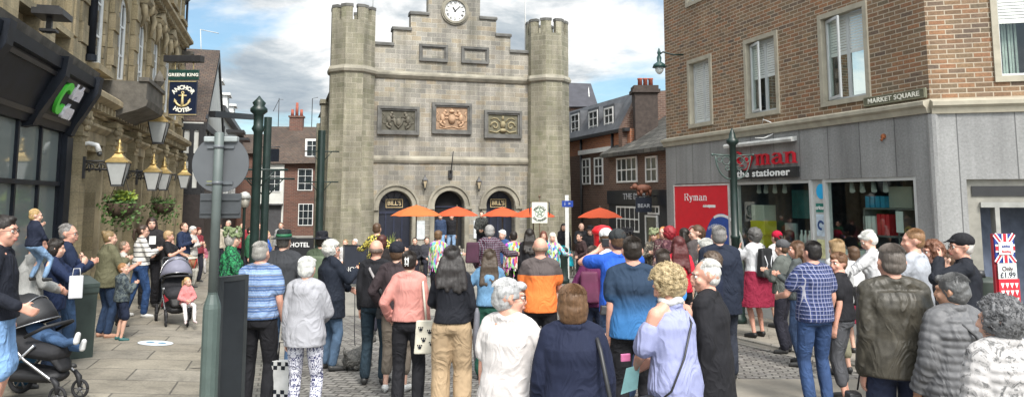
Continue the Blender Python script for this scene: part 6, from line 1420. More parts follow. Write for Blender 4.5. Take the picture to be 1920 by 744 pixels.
# ---- musicians, dancers and onlookers across the square
Q('yellow_cost', 707, 418, 17, -10, 'folk dancer in a yellow and black rag waistcoat', arms=('out', 'out'), top=('tatter_long', cloth((.6, .5, .1), 'camo', (.03, .03, .03))), bottom=('trousers', BLKc), hair=('short', BR))
Q('auburn', 716, 441, 13.5, 0, 'person with dark auburn bob partly behind the bald man', top=('long', (.015, .012, .012)), hair=('bob', (.07, .02, .015)))
Q('rainbow', 822, 420, 17.5, -15, 'folk dancer in a multicoloured rag jacket with white sleeves', arms=('down', 'out'), top=('tatter_long', cloth((.4, .4, .38), 'tatter')), bottom=('trousers', BLKc), hair=('pixie', (.14, .08, .04)), hem=.9, h=1.76)
Q('plaid', 918, 413, 15, 0, 'grey-haired person in a dark tartan coat with red hood', g=1.15, arms=('pocket', 'out'), top=('hoodie', cloth((.07, .012, .03), 'check', (.02, .02, .03))), bottom=('trousers', BLKc), hair=('pixie', G2), hem=.8, h=1.9)
Q('rag2', 963, 426, 17, 5, 'folk dancer with short dark hair in a red and orange rag waistcoat', arms=('down', 'down'), top=('tatter_tee', cloth((.5, .1, .05), 'tatter')), bottom=('trousers', BLKc), hair=('short', DK), hem=.95, h=1.75)
Q('black_long', 993, 420, 15.5, 0, 'person with long dark hair all in black facing the dancers', g=1.1, top=('long', BLKc), hair=('long', DK), hem=.85, h=1.82)
Q('rag3', 1036, 434, 19, 170, 'white-haired folk dancer in turquoise and yellow rags', arms=('out', 'out'), top=('tatter_long', cloth((.1, .5, .5), 'tatter')), bottom=('skirt', cloth((.1, .4, .45), 'tatter')), hair=('long', (.7, .68, .6)), h=1.68)
Q('red_smile', 1019, 430, 20.5, 180, 'smiling auburn-haired woman facing the camera behind the dancers', top=('long', (.02, .06, .09)), hair=('long', (.15, .05, .03)), h=1.68)
Q('white_blue', 942, 417, 19, 160, 'white-haired woman in a blue jacket facing the camera', top=('jacket', (.03, .07, .18)), hair=('pixie', (.75, .75, .73)), h=1.75)
Q('step_man', 903, 398, 29.5, 180, 'man in a dark camouflage jacket standing on the town hall step', sex='m', arms=('front', 'front'), top=('jacket', cloth((.05, .055, .05), 'camo', (.02, .02, .02))), hair=('short', DK), h=1.8, z0=-.42)
Q('door_man', 826, 402, 30.2, 180, 'man in a dark jumper standing in the central doorway', sex='m', top=('long', (.03, .05, .1)), bottom=('jeans', (.2, .35, .55)), hair=('crop', DK), h=1.75, z0=-.46)
Q('door_man2', 847, 404, 30.4, 170, 'man in black beside the other in the central doorway', sex='m', top=('long', BLKc), bottom=('jeans', (.2, .3, .45)), hair=('crop', DK), h=1.74, z0=-.46)
Q('turq', 1057, 412, 25, 170, 'woman in a black shawl over a turquoise dress', top=('coat', BLKc), bottom=('longskirt', (.02, .45, .55)), hair=('long', DK), h=1.75, hem=1.05)
Q('music1', 1090, 410, 24.5, 185, 'bald musician in black near the post box', sex='m', arms=('fwd', 'front'), top=('long', BLKc), hair=('fringe', (.2, .15, .1)), h=1.78)
Q('music2', 1107, 424, 22, 150, 'musician in a feathered black hat and green skirt', arms=('out', 'front'), top=('tatter_long', BLKc), bottom=('skirt', (.02, .12, .06)), hair=('long', DK), hat=('brim', BLKc), h=1.76)
Q('music3', 1096, 440, 21.5, 120, 'dark-haired musician in a brown coat bent over an instrument', arms=('front', 'front'), top=('coat', (.05, .03, .03)), hair=('short', DK), h=1.62, bend=15)
Q('hatted', 1226, 412, 17, 160, 'woman in a flowered straw hat and patterned jacket by the red poster', arms=('clap', 'clap'), top=('tatter_long', cloth((.08, .07, .06), 'floral', (.45, .4, .3))), bottom=('skirt', (.05, .03, .03)), hair=('long', (.35, .2, .1)), hat=('leafy', (.25, .28, .16)), h=1.78)
Q('dark_feather', 1176, 420, 15.5, 0, 'person in a black feathered hat beyond the blue shirts', top=('coat', BLKc), hair=('short', DK), hat=('leafy', (.015, .015, .018)), h=1.8)
Q('red_spike', 1254, 412, 14.5, 40, 'person with bright red spiky hair in dark patterned clothes', top=('tatter_long', cloth((.06, .02, .03), 'floral', (.2, .1, .1))), hair=('curly', (.28, .02, .03)), h=1.86)
Q('ginger', 1243, 410, 16.5, 150, 'ginger-haired person with dark glasses facing the camera', top=('long', cloth((.1, .04, .05), 'floral', (.4, .35, .3))), hair=('short', (.5, .2, .06)), glasses=True, h=1.85)
Q('dark_green', 1282, 415, 15.5, 30, 'person with long black hair and green scarf in front of the red poster', top=('long', (.03, .18, .14)), hair=('long', DK), h=1.8)
Q('yellow_hair', 1310, 418, 14.2, 20, 'person in black with brown spiky hair in front of the red poster', sex='m', top=('coat', BLKc), hair=('curly', (.1, .055, .03)), h=1.82)
# ---- right pavement
Q('backpack_f', 1414, 428, 13.0, 30, 'grey-haired woman in white blouse and maroon skirt wearing a black backpack', g=1.05, arms=('clapup', 'down'), top=('long', (.55, .55, .56)), bottom=('longskirt', (.2, .012, .035), .5), hair=('curly', (.1, .095, .09)), hem=.98, shoes=(.012, .012, .012), skin='pink')
Q('bandana', 1456, 433, 14.2, 20, 'woman in a red headscarf, white blouse and maroon skirt', arms=('down', 'front'), top=('long', (.56, .56, .57)), bottom=('longskirt', (.2, .012, .035), .55), hair=('pony', (.04, .025, .02)), hat=('scarf', (.45, .01, .04)), hem=1.0, h=1.75)
Q('blouse3', 1479, 430, 15.2, 30, 'dark-haired woman in a white blouse right of the red headscarf', arms=('front', 'front'), top=('long', (.55, .55, .56)), bottom=('skirt', (.02, .02, .03)), hair=('bob', (.03, .02, .018)), h=1.76)
Q('clapper', 1493, 452, 10.6, 60, 'long brown-haired woman in grey clapping behind the checked shirt', arms=('clap', 'clap'), top=('long', (.07, .08, .08)), bottom=('jeans', JN), hair=('long', (.13, .07, .04)), head=(20, 0), skin='pink', h=1.68)
Q('cap_grey', 1466, 453, 11.6, 50, 'person in a grey beanie half hidden behind the clapping woman', sex='m', arms=('clap', 'clap'), top=('jacket', (.1, .11, .1)), hair=('short', BR), hat=('beanie', (.08, .08, .085)), h=1.66)
Q('ponytail', 1568, 446, 10.0, 20, 'blonde woman in a white top and grey cardigan behind the brunette', g=1.05, arms=('down', 'down'), top=('long', (.4, .4, .4)), bottom=('crop', (.2, .19, .13)), hair=('bob', (.34, .23, .12)), hem=.9, h=1.72)
Q('white_blouse', 1640, 430, 10.3, 65, 'white-haired woman in a white blouse looking down beside the shop window', g=1.08, arms=('fwd', 'fwd'), top=('long', (.56, .56, .57)), bottom=('trousers', BLKc), hair=('pixie', (.65, .64, .6)), head=(15, -25), h=1.8, bend=6)
Q('grey_tee', 1712, 430, 8.3, 40, 'blond bearded man in a pale grey t-shirt beside the shop window', sex='m', g=1.02, arms=('clap', 'down'), top=('tee', (.36, .38, .42)), bottom=('jeans', JN), hair=('short', (.25, .14, .07)), head=(30, 0), hem=.88, skin='pink')
Q('black_f', 1748, 452, 8.6, 75, 'auburn-haired woman in black smiling left beside the grey pillar', g=1.1, arms=('cross', 'point'), top=('long', BLKc), bottom=('trousers', BLKc), hair=('curly', (.16, .07, .04)), head=(15, 0), skin='pink')
Q('cap_man', 1803, 440, 7.6, 65, 'white-haired man in a black cap and black jacket with a hand to his face', sex='m', arms=('face', 'down'), top=('jacket', (.010, .012, .018)), bottom=('trousers', BLKc), hair=('crop', (.6, .59, .56)), hat=('cap', BLKc), head=(15, 0), hem=.85, skin='pink', glasses=True)
Q('white_behind', 1776, 470, 9.2, 70, 'person in a white top mostly hidden behind the black-capped man', arms=('clap', 'clap'), top=('long', (.6, .6, .62)), hair=('short', BR))
Q('child_r', 1600, 470, 11.5, 15, 'person in a maroon skirt hidden behind the brunette woman', arms=('down', 'down'), top=('long', (.6, .6, .6)), bottom=('longskirt', (.2, .012, .035), .5), hair=('bob', BR), h=1.55)
# ---- crowd down the side street
for i, (u, v_, d, yw, tc, hc, lb) in enumerate([(410, 418, 24, 0, (.4, .35, .28), BR, 'person in a beige jacket behind the round sign post'), (428, 424, 26, 170, (.05, .12, .06), (.4, .36, .3), 'person in a green costume down the side street'), (455, 420, 25, 180, (.25, .03, .04), (.1, .04, .03), 'person in red facing the camera down the side street'), (470, 425, 22, -90, (.03, .12, .06), DK, 'person in green near the slim green posts'), (487, 410, 26, 180, (.08, .06, .06), BR, 'tall person between the two slim green posts'), (500, 418, 20, -60, (.03, .1, .4), (.35, .25, .12), 'person in a bright blue jacket and headband beside the posts'), (527, 414, 27, 190, (.3, .3, .3), BR, 'person in grey at the end of the side street')]):
    Q('st%d' % i, u, v_, d, yw, lb, top=('jacket', tc), hair=('short', hc), h=1.72)
# ---- seated outside the restaurant
def chairs(u, v_, d, yaw, lab):
    p = at(u, v_, d); X = p.x; Gc = gzz(X, d); t = thing('cafe_chair', (X, d, Gc), lab, 'chair', 'cafe chairs outside the town hall'); R = Matrix.Rotation(radians(yaw), 3, 'Z')
    def part(nm, fn):
        m = PM(); fn(m); m.v = [R @ q for q in m.v]; make_static(m, nm, plain((.03, .028, .026), .5), t)
    def bx(m, x0, x1, y0, y1, z0, z1): m.addv([(x0, y0, z0), (x1, y0, z0), (x1, y1, z0), (x0, y1, z0), (x0, y0, z1), (x1, y0, z1), (x1, y1, z1), (x0, y1, z1)], [(0, 3, 2, 1), (4, 5, 6, 7), (0, 1, 5, 4), (1, 2, 6, 5), (2, 3, 7, 6), (3, 0, 4, 7)], raw=True)
    part('seat', lambda m: bx(m, -.2, .2, -.2, .2, .40, .44)); part('backrest', lambda m: bx(m, -.2, .2, -.24, -.2, .55, .88))
    for x in (-.18, .18):
        for y in (-.2, .18): part('leg', lambda m: m.tube([(x, y, 0), (x, y, .88 if y < 0 else .40)], .014, 6, raw=True))
    return t
for i, (u, v_, d, yw, tc, hc, lb) in enumerate([(648, 432, 24, 170, (.6, .6, .6), (.3, .2, .1), 'man in a white patterned shirt seated behind the dark screen'), (666, 436, 24.3, 150, (.03, .07, .12), (.6, .6, .57), 'white-haired person in dark blue seated behind the dark screen'), (748, 434, 24.5, 120, (.5, .5, .5), BR, 'person in a pale shirt seated left under the first parasol'), (778, 436, 25, 180, (.02, .02, .025), DK, 'person in black seated at the table under the first parasol'), (800, 435, 25.3, 200, (.04, .04, .05), DK, 'dark-haired person seated under the second parasol')]):
    Q('seat%d' % i, u, v_, d, yw, lb, sex='m', arms=('front', 'front'), top=('short' if i in (0, 2) else 'long', tc), hair=('short', hc), sit=.5, h=1.7, legs=((-.12, .42), (.12, .42)))
    chairs(u, v_, d+.0, yw, 'dark cafe chair under the ' + ['man in the white patterned shirt', 'white-haired person in dark blue', 'person in the pale shirt', 'person in black', 'dark-haired person by the second parasol'][i])
# ============================================================ street furniture
def base_at(u, v, d):
    p = at(u, v, d); return V((p.x, d, gzz(p.x, d)))
class LM(PM):          # local mesh placed at L with rotation yaw
    def __init__(s, L, yaw=0, sc=1.0): super().__init__(); s.L = V(L); s.R = Matrix.Rotation(radians(yaw), 3, 'Z'); s.sc = sc
    def bx(s, x0, x1, y0, y1, z0, z1): s.addv([(x0, y0, z0), (x1, y0, z0), (x1, y1, z0), (x0, y1, z0), (x0, y0, z1), (x1, y0, z1), (x1, y1, z1), (x0, y1, z1)], [(0, 3, 2, 1), (4, 5, 6, 7), (0, 1, 5, 4), (1, 2, 6, 5), (2, 3, 7, 6), (3, 0, 4, 7)], raw=True)
    def lathe(s, rings, n=14, cx=0, cy=0, smooth=True): 
        pts = []; fs = []
        for r_, z in rings: pts += [(cx+r_*cos(2*pi*i/n), cy+r_*sin(2*pi*i/n), z) for i in range(n)]
        for j in range(len(rings)-1): fs += [(j*n+i, j*n+(i+1) % n, (j+1)*n+(i+1) % n, (j+1)*n+i) for i in range(n)]
        fs += [tuple(reversed(range(n))), tuple(range((len(rings)-1)*n, len(rings)*n))]; s.addv(pts, fs, smooth, raw=True)
    def put(s, nm, mat, t, bevel=0):      # child of the thing t whose origin is L
        s.v = [s.R @ (v_*s.sc) for v_ in s.v]
        me = bpy.data.meshes.new(nm); me.from_pydata([tuple(q) for q in s.v], [], s.f); bm = bmesh.new(); bm.from_mesh(me)
        for f, q in zip(bm.faces, s.sm): f.smooth = q
        bmesh.ops.recalc_face_normals(bm, faces=bm.faces); bm.to_mesh(me); bm.free(); me.materials.append(mat)
        o = bpy.data.objects.new(nm, me); C.objects.link(o)
        if t is not None: o.parent = t
        else: o.location = s.L
        if bevel: md = o.modifiers.new('b', 'BEVEL'); md.width = bevel; md.segments = 2; md.limit_method = 'ANGLE'
        return o
GPOST = plain((.065, .09, .082), .45, var=.2, scale=5, bump=.15)
# near sign post, seen from the back
L = base_at(391, 700, 6.7); L.x = at(401, 500, 6.7).x; top = at(413, 248, 6.7).z-L.z
t = thing('road_sign', L, 'grey pole with the back of a round road sign and a small plate below', 'road sign')
m = LM(L); m.lathe([(.075, 0), (.075, top-1.54), (.068, top-1.50), (.042, top-1.42), (.042, top-1.40)], 12, smooth=False); m.put('base_sleeve', GPOST, t)
m = LM(L); m.lathe([(.041, top-1.45), (.041, top-.01), (.03, top)], 14); m.put('pole', plain((.095, .115, .11), .5, var=.15), t)
rd = .255; cz = at(412, 306, 6.6).z-L.z
m = LM(L); n_ = 40; m.addv([(rd*cos(2*pi*i/n_), y, cz+rd*sin(2*pi*i/n_)) for y in (.05, .062) for i in range(n_)], [tuple(range(n_)), tuple(range(n_, 2*n_))]+[(i, (i+1) % n_, n_+(i+1) % n_, n_+i) for i in range(n_)], raw=True)
disc = m.put('sign_disc', plain((.085, .092, .1), .6, var=.15, scale=3), t)
m = LM(L)
for z in (cz+.15, cz-.17): m.bx(-.12, .12, .035, .049, z-.012, z+.012); m.lathe([(.046, z-.015), (.046, z+.015)], 14)
m.put('clamp', plain((.1, .11, .12), .4), t)
m = LM(L); m.bx(-.115, -.055, .046, .0495, cz-.185, cz-.155); m.put('yellow_sticker', plain((.5, .5, .06), .5), t)
zp = at(412, 386, 6.7).z-L.z
m = LM(L); m.bx(-.17, .2, .05, .062, zp-.11, zp+.11); m.put('plate', plain((.045, .05, .055), .5), t, .004)
m = LM(L); m.bx(-.16, .19, .036, .0495, zp+.05, zp+.065); m.bx(-.16, .19, .036, .0495, zp-.07, zp-.055); m.put('rail', plain((.05, .055, .06), .4), t)
m = LM(L); m.bx(-.15, .15, .02, .09, top-.085, top-.035); m.put('sign_light', plain((.3, .33, .33), .4), t, .01)
# slim green posts with crossbars
def gpost(u, vt, d, lab, fin, bars, r=.055):
    L = base_at(u, 480, d); L.x = at(u, (vt+430)/2, d).x; H = at(u, vt, d).z-L.z
    t = thing('market_post', L, lab, 'post'); m = LM(L)
    if fin: m.lathe([(r*1.6, 0), (r*1.6, .5), (r*1.1, .6), (r, .8), (r, H-.62), (r*1.5, H-.56), (r*1.1, H-.5), (r*1.1, H-.32), (r*1.9, H-.27), (r*1.9, H-.22), (r*1.2, H-.17), (r*1.5, H-.12), (r*.6, H-.05), (.008, H)], 12)
    else: m.lathe([(r*1.3, 0), (r*1.3, .5), (r, .6), (r, H)], 12, smooth=False)
    m.put('shaft', GREENM, t)
    for v_ in bars:
        z = at(u, v_, d).z-L.z; m = LM(L, 15); m.tube([(-.45, 0, z), (.5, 0, z)], .018, 6, raw=True)
        for s_ in (-1, 1): m.tube([(s_*.3, 0, z), (s_*.06, 0, z-.28)], .012, 5, raw=True)
        m.put('crossbar', GREENM, t)
gpost(482, 180, 12.6, 'dark green post with a pointed finial beside the round sign', True, [318], .075)
gpost(499, 220, 13.6, 'plain dark green post right of the one with a finial', False, [335], .07)
gpost(601, 245, 21.5, 'dark green post with two crossbars by the left tower', False, [284, 341], .11)
# lamp post in front of the stationer
L = ground(1384, 608); L.z = gzz(L.x, L.y); H = at(1366, 240, L.y).z-L.z
t = thing('lamp_post', L, 'green iron post with scrolled ladder brackets before the red poster panel', 'lamp post')
m = LM(L); m.lathe([(.17, 0), (.17, .1), (.14, .14), (.14, .75), (.1, .85), (.085, .9)], 12); m.put('base', GREENM, t)
m = LM(L); m.lathe([(.085, .9), (.08, 1.6), (.095, 1.62), (.095, 1.66), (.075, 1.68), (.065, H-.35), (.12, H-.3), (.12, H-.24), (.07, H-.2), (.06, H-.12), (.03, H-.05), (.01, H)], 14); m.put('shaft', GREENM, t)
zb = at(1370, 292, L.y).z-L.z
m = LM(L, 8)
for s_ in (-1, 1):
    m.tube([(s_*.05, 0, zb), (s_*.4, 0, zb+.02)], .016, 6, raw=True); m.ball((s_*.42, 0, zb+.02), .03, 8, 6, raw=True)
    m.tube([(s_*(.06+.3*sin(q)), 0, zb-.46+.45*(1-cos(q))) for q in [i*pi/2/8 for i in range(9)]], .016, 6, raw=True)
    for cx, r_ in ((.14, .08), (.28, .055), (.12, .04)):
        zc = zb-r_-.02 if r_ != .04 else zb-.25
        m.tube([(s_*cx+r_*cos(q), 0, zc+r_*sin(q)) for q in [i*pi/6 for i in range(13)]], .011, 5, raw=True)
m.put('scroll_bracket', plain((.06, .09, .08), .5, var=.3), t)
# bollard, post box, bins
L = base_at(1058, 520, 23.3); t = thing('bollard', L, 'dark green cast bollard at the edge of the dance space', 'bollard')
m = LM(L); m.lathe([(.16, 0), (.16, .12), (.12, .18), (.11, .75), (.14, .8), (.14, .86), (.1, .9), (.13, .97), (.12, 1.05), (.05, 1.1)], 14); m.put('shaft', GREENM, t)
L = base_at(1130, 480, 20.2); t = thing('post_box', L, 'red cast iron pillar box behind the blue-shirted men', 'post box'); REDM = plain((.6, .012, .02), .35, var=.1)
m = LM(L); m.lathe([(.25, 0), (.25, .1), (.23, .14), (.23, 1.55), (.24, 1.6)], 20); m.put('pillar', REDM, t)
m = LM(L); m.lathe([(.24, 1.6), (.29, 1.64), (.29, 1.72), (.26, 1.75), (.2, 1.82), (.05, 1.86)], 20); m.put('cap', REDM, t)
m = LM(L); m.bx(-.12, .12, -.245, -.225, 1.42, 1.47); m.put('posting_slot', BLACKM, t); m = LM(L); m.bx(-.07, .07, -.245, -.228, 1.1, 1.3); m.put('notice_plate', WHITEP, t)
L = base_at(150, 600, 10.5); t = thing('litter_bin', L, 'dark green litter bin behind the pram', 'litter bin'); m = LM(L); m.lathe([(.2, 0), (.22, .85), (.24, .88), (.24, .95)], 4, smooth=False); m.put('body', plain((.03, .045, .04), .5), t); m = LM(L); m.lathe([(.25, .95), (.25, 1.0), (.1, 1.1)], 4, smooth=False); m.put('lid', plain((.03, .045, .04), .5), t)
# parasols
def parasol(u, v, d, w, lab, col):
    L = base_at(u, 480, d); L.x = at(u, v, d).x; H = at(u, v, d).z-L.z; R = w*d/1408/2*1.04; t = thing('parasol', L, lab, 'parasol', 'orange parasols outside the town hall')
    t['grp_'] = 1; del t['grp_']
    m = LM(L, 12); n_ = 8; pts = [(0, 0, H)]; fs = []
    for fr_, dz_ in ((.35, .10), (.7, .235), (1.0, .40)):
        for i in range(16):
            rr = R*fr_*(1 if i % 2 == 0 else .93+.0*fr_); pts.append((rr*cos(pi*i/8), rr*sin(pi*i/8), H-dz_*R*1.05-(.0 if i % 2 == 0 else -.015*fr_)))
    for i in range(16): fs.append((0, 1+i, 1+(i+1) % 16))
    for r_ in range(2): fs += [(1+r_*16+i, 1+(r_+1)*16+i, 1+(r_+1)*16+(i+1) % 16, 1+r_*16+(i+1) % 16) for i in range(16)]
    m.addv(pts, fs, False, raw=True); o = m.put('canopy', col, t); sd = o.modifiers.new('s', 'SOLIDIFY'); sd.thickness = .012
    m = LM(L); m.lathe([(.022, .05), (.022, H-.02), (.035, H+.01), (.01, H+.06)], 8); m.put('pole', plain((.12, .09, .06), .5), t)
    m = LM(L, 12)
    for i in range(8): m.tube([(0, 0, H-.03), (R*.95*cos(pi*i/4), R*.95*sin(pi*i/4), H-.4*R*1.05-.012)], .009, 4, raw=True)
    m.put('rib', plain((.2, .14, .09), .5), t)
    m = LM(L); m.lathe([(.25, 0), (.25, .06), (.05, .1)], 12); m.put('base', BLACKM, t)
OR1 = plain((.55, .13, .03), .8, var=.1, scale=2); OR2 = plain((.56, .075, .02), .8, var=.1, scale=2)
parasol(781, 384, 27.0, 92, 'pale orange parasol in front of the left arch', OR1); parasol(857, 387, 28.2, 78, 'orange parasol in front of the central doorway', OR2)
parasol(942, 388, 28.6, 76, 'orange parasol in front of the right arch', OR2); parasol(1000, 388, 27.2, 82, 'orange parasol behind the pentacle banner', OR2); parasol(1125, 389, 26.0, 84, 'orange parasol standing alone above the red post box', OR2)
# banner
pb = base_at(1012, 440, 19.5); bt = thing('banner', pb, 'white banner with a green pentacle held up on a pole above the dancers', 'banner')
z0, z1 = at(1012, 418, 19.5).z-pb.z, at(1012, 379, 19.5).z-pb.z
m = LM(pb, 4); m.bx(-.2, .2, -.012, .0, z0, z1); m.put('cloth', plain((.66, .66, .58), .8, var=.06), bt)
m = LM(pb, 4); m.tube([(-.24, .012, z1), (.24, .012, z1)], .012, 6, raw=True); m.tube([(0, .02, .9), (0, .02, z1+.12)], .014, 6, raw=True); m.ball((0, .02, z1+.15), .035, 8, 6, raw=True); m.put('pole', plain((.12, .08, .05), .6), bt)
m = LM(pb, 4)
for x in (-.25, .25): m.tube([(x, .01, z1), (x*1.02, 0, z1-.2), (x, 0, z1-.34)], [.012, .02, .008], 5, raw=True)
m.put('tassel', BLACKM, bt)
zc = (z0+z1)/2; PG = plain((.01, .14, .07), .6); m = LM(pb, 4)
S5 = [(.105*sin(2*pi*i*2/5), zc+.105*cos(2*pi*i*2/5)) for i in range(6)]
for a, b in zip(S5, S5[1:]): m.tube([(a[0], -.016, a[1]), (b[0], -.016, b[1])], .006, 5, raw=True)
m.tube([(.118*cos(q), -.016, zc+.118*sin(q)) for q in [i*pi/12 for i in range(25)]], .005, 5, raw=True); m.put('pentacle', PG, bt)
text('PENTACLE', .075, BLKp if False else plain((.03, .05, .04), .6), bt, pb+V((0, -.02, zc)), V((1, .07, 0)), ext=.002, off=.002, curve=.145)
text('DRUMMERS', .075, plain((.03, .05, .04), .6), bt, pb+V((0, -.02, zc)), V((1, .07, 0)), ext=.002, off=.002, curve=-.2)
# blue fingerpost sign
L = base_at(1063, 470, 24.5); L.x = at(1063, 400, 24.5).x; t = thing('direction_sign', L, 'white post with a small blue arrow sign by the right tower', 'road sign'); zz_ = at(1063, 382, 24.5).z-L.z
m = LM(L); m.bx(-.06, .06, -.02, .02, 0, zz_+.28); m.put('post', WHITEP, t); m = LM(L); m.bx(-.16, .2, -.035, -.021, zz_-.1, zz_+.1); m.put('blue_panel', plain((.01, .05, .32), .4, var=.05), t)
text('i  >', .15, WHITEP, t, L+V((.02, -.037, zz_)), V((1, 0, 0)), ext=.002)
# swan neck lamp on the brick corner
p = at(1236, 118, 18.2); t = thing('street_lamp', p, 'green hanging street lamp bracketed from the far edge of the brick building', 'street lamp')
m = LM(p); m.lathe([(.17, -.12), (.14, -.04), (.05, .02), (.06, .12), (.03, .2), (.05, .24), (.012, .36)], 14); m.put('hood', plain((.02, .06, .055), .4), t)
m = LM(p); m.lathe([(.11, -.12), (.1, -.2), (.05, -.27), (.01, -.29)], 14); m.put('glass_bowl', plain((.6, .63, .62), .15), t)
m = LM(p); m.tube([(0, 0, .2), (.1, 0, .27), (.35, .0, .2), (.6, -.0, .2)], .022, 6, raw=True); m.put('bracket', GREENM, t)
# menu board near the post
L = base_at(433, 700, 7.6); L.x = at(432, 640, 7.6).x; zt = at(432, 520, 7.6).z-L.z; t = thing('menu_board', L, 'tall black pavement board standing beside the striped polo man', 'signboard')
m = LM(L, 50); w_ = .14
m.bx(-w_, w_, -.02, .02, 0, zt); m.put('panel', plain((.02, .024, .028), .4, var=.2), t)
m = LM(L, 55)
for x in (-w_-.02, w_-.02): m.bx(x, x+.04, -.035, .035, 0, zt+.02)
m.bx(-w_, w_, -.034, .034, zt-.03, zt+.019); m.bx(-w_, w_, -.034, .034, .1, .16); m.put('frame', plain((.035, .04, .042), .4), t)
# hotel boards behind the hatted man
for i, (u, vt, vb, d, lab, col, txt, tc_) in enumerate([(563, 446, 480, 13.5, 'upper black hotel sandwich board beside the post', (.012, .012, .014), 'HOTEL', WHITEP), (560, 478, 512, 12.8, 'black board reading ANCHOR HOTEL below the first', (.012, .012, .014), 'ANCHOR HOTEL', WHITEP), (574, 496, 530, 12.2, 'bright yellow notice board beside the pale hoodie', (.6, .6, .03), 'SLIP', BLACKP)]):
    L = base_at(u, 600, d); L.x = at(u, vt, d).x; z1 = at(u, vt, d).z-L.z; z0 = at(u, vb, d).z-L.z
    t = thing('sandwich_board', L, lab, 'signboard'); w_ = .24
    m = LM(L); m.bx(-w_, w_, -.02, .02, z0, z1); m.put('panel', plain(col, .5), t); m = LM(L)
    for x in (-w_, w_-.03): m.bx(x, x+.03, -.018, .018, 0, z0-.001)
    m.put('frame', BLACKM, t); text(txt, .11 if len(txt) < 9 else .075, tc_, t, L+V((0, -.023, z1-.12)), V((1, 0, 0)), ext=.002, off=.002)
# dark cafe screen and planters in front of the hall
def scr(u0, u1, vt, vb, d, lab):
    a, b = at(u0, vt, d), at(u1, vb, d); L = V(((a.x+b.x)/2, d, gzz(0, d))); t = thing('cafe_screen', L, lab, 'screen'); w_ = (b.x-a.x)/2
    m = LM(L); m.bx(-w_, w_, -.01, .01, .08, a.z-L.z); m.put('fabric', plain((.018, .022, .035), .8, var=.3), t); m = LM(L)
    for x in (-w_, w_): m.tube([(x, 0, 0), (x, 0, a.z-L.z+.05)], .025, 8, raw=True)
    m.tube([(-w_, 0, a.z-L.z+.02), (w_, 0, a.z-L.z+.02)], .02, 6, raw=True); m.put('frame', BLACKM, t); return t, L
t, L = scr(645, 690, 461, 510, 22.5, 'dark fabric cafe screen left of the spiky plant'); text('NOV', .2, WHITEP, t, L+V((-.12, -.02, .5)), V((1, 0, 0)), ext=.002)
WOODG = plain((.27, .25, .21), .8, var=.3, scale=5, bump=.2)
for i, (u0, u1) in enumerate(((757, 800), (802, 850), (862, 905), (908, 950), (1068, 1090), (1092, 1112))):
    d = 26.3 if i < 4 else 25; a, b = at(u0, 455, d), at(u1, 500, d); L = V(((a.x+b.x)/2, d, gzz(0, d))); w_ = (b.x-a.x)/2
    t = thing('slatted_barrier', L, 'weathered slatted barrier ' + ['left of the rainbow dancer', 'behind the rainbow dancer', 'before the central doorway', 'before the right arch', 'right of the bollard', 'beside the post box'][i], 'barrier', 'slatted barriers round the cafe tables')
    m = LM(L); n_ = int(2*w_/.09)
    for j in range(n_): m.bx(-w_+j*.09+.01, -w_+j*.09+.075, -.012, .012, .08, .85)
    m.bx(-w_, w_, .013, .04, .2, .27); m.bx(-w_, w_, .013, .04, .68, .75); m.put('slat_panel', WOODG, t); m = LM(L)
    for x in (-w_-.03, w_-.0): m.bx(x, x+.05, -.04, .05, 0, .95)
    m.put('post', WOODG, t)
for i, (u, d) in enumerate(((788, 26.9), (845, 27.4), (735, 26.5))):
    L = base_at(u, 480, d); t = thing('cafe_table', L, 'small dark cafe table ' + ['under the pale orange parasol', 'before the central doorway', 'beside the spiky plant'][i], 'table', 'cafe tables'); m = LM(L); m.lathe([(.36, .72), (.36, .75)], 16); m.put('table_top', plain((.09, .06, .04), .5), t); m = LM(L); m.lathe([(.22, 0), (.22, .03), (.03, .06), (.03, .72)], 10); m.put('pedestal', BLACKM, t)
L = base_at(731, 470, 25.5); t = thing('potted_plant', L, 'spiky variegated plant in a tub before the left arch', 'plant'); m = LM(L); m.lathe([(.28, 0), (.36, .55), (.38, .6)], 16); m.put('tub', plain((.05, .05, .055), .6), t)
m = LM(L); rr = random.Random(4)
for i in range(170):
    q = rr.uniform(0, 2*pi); o_ = rr.uniform(.25, 1.0); hh = rr.uniform(.5, 1.0)*(1.15-o_*.5); w_ = V((-sin(q), cos(q), 0))*.018; P_ = [V((o_*.75*f*cos(q), o_*.75*f*sin(q), .58+hh*(1.6*f-1.05*f*f*(.4+o_)))) for f in (0, .35, .7, 1)]
    pts = []
    for j, p_ in enumerate(P_): ww = w_*(1, .9, .6, .1)[j]; pts += [p_-ww, p_+ww]
    m.addv(pts, [(0, 1, 3, 2), (2, 3, 5, 4), (4, 5, 7, 6)], True, raw=True)
m.put('leaves', plain((.3, .34, .09), .5, var=.6, scale=4), t)
# union jack poster stand
L = base_at(1885, 600, 7.4); L.x = at(1884, 500, 7.4).x; t = thing('poster_stand', L, 'leaning display stand with union flag posters and a price card by the shop door', 'display stand')
UB, UR = plain((.015, .04, .22), .5), plain((.5, .015, .03), .5)
def zz2(v_): return at(1884, v_, 7.4).z-L.z
za, zb2, zc2, zd = zz2(438), zz2(492), zz2(520), zz2(600)
m = LM(L, 8); m.bx(-.11, .11, .0, .03, .1, za); m.put('backboard', plain((.35, .04, .05), .6), t)
m = LM(L, 8); m.bx(-.105, .105, -.016, -.001, zb2, za); m.put('flag_poster', UB, t, 0)
def bar(m, x0, z0, x1, z1, w, y): 
    dx, dz = x1-x0, z1-z0; l = hypot(dx, dz); ux, uz = -dz/l*w, dx/l*w; m.addv([(x0-ux, y, z0-uz), (x0+ux, y, z0+uz), (x1+ux, y, z1+uz), (x1-ux, y, z1-uz)], [(0, 1, 2, 3)], raw=True)
m = LM(L, 8); zm = (za+zb2)/2; hh = (za-zb2)/2
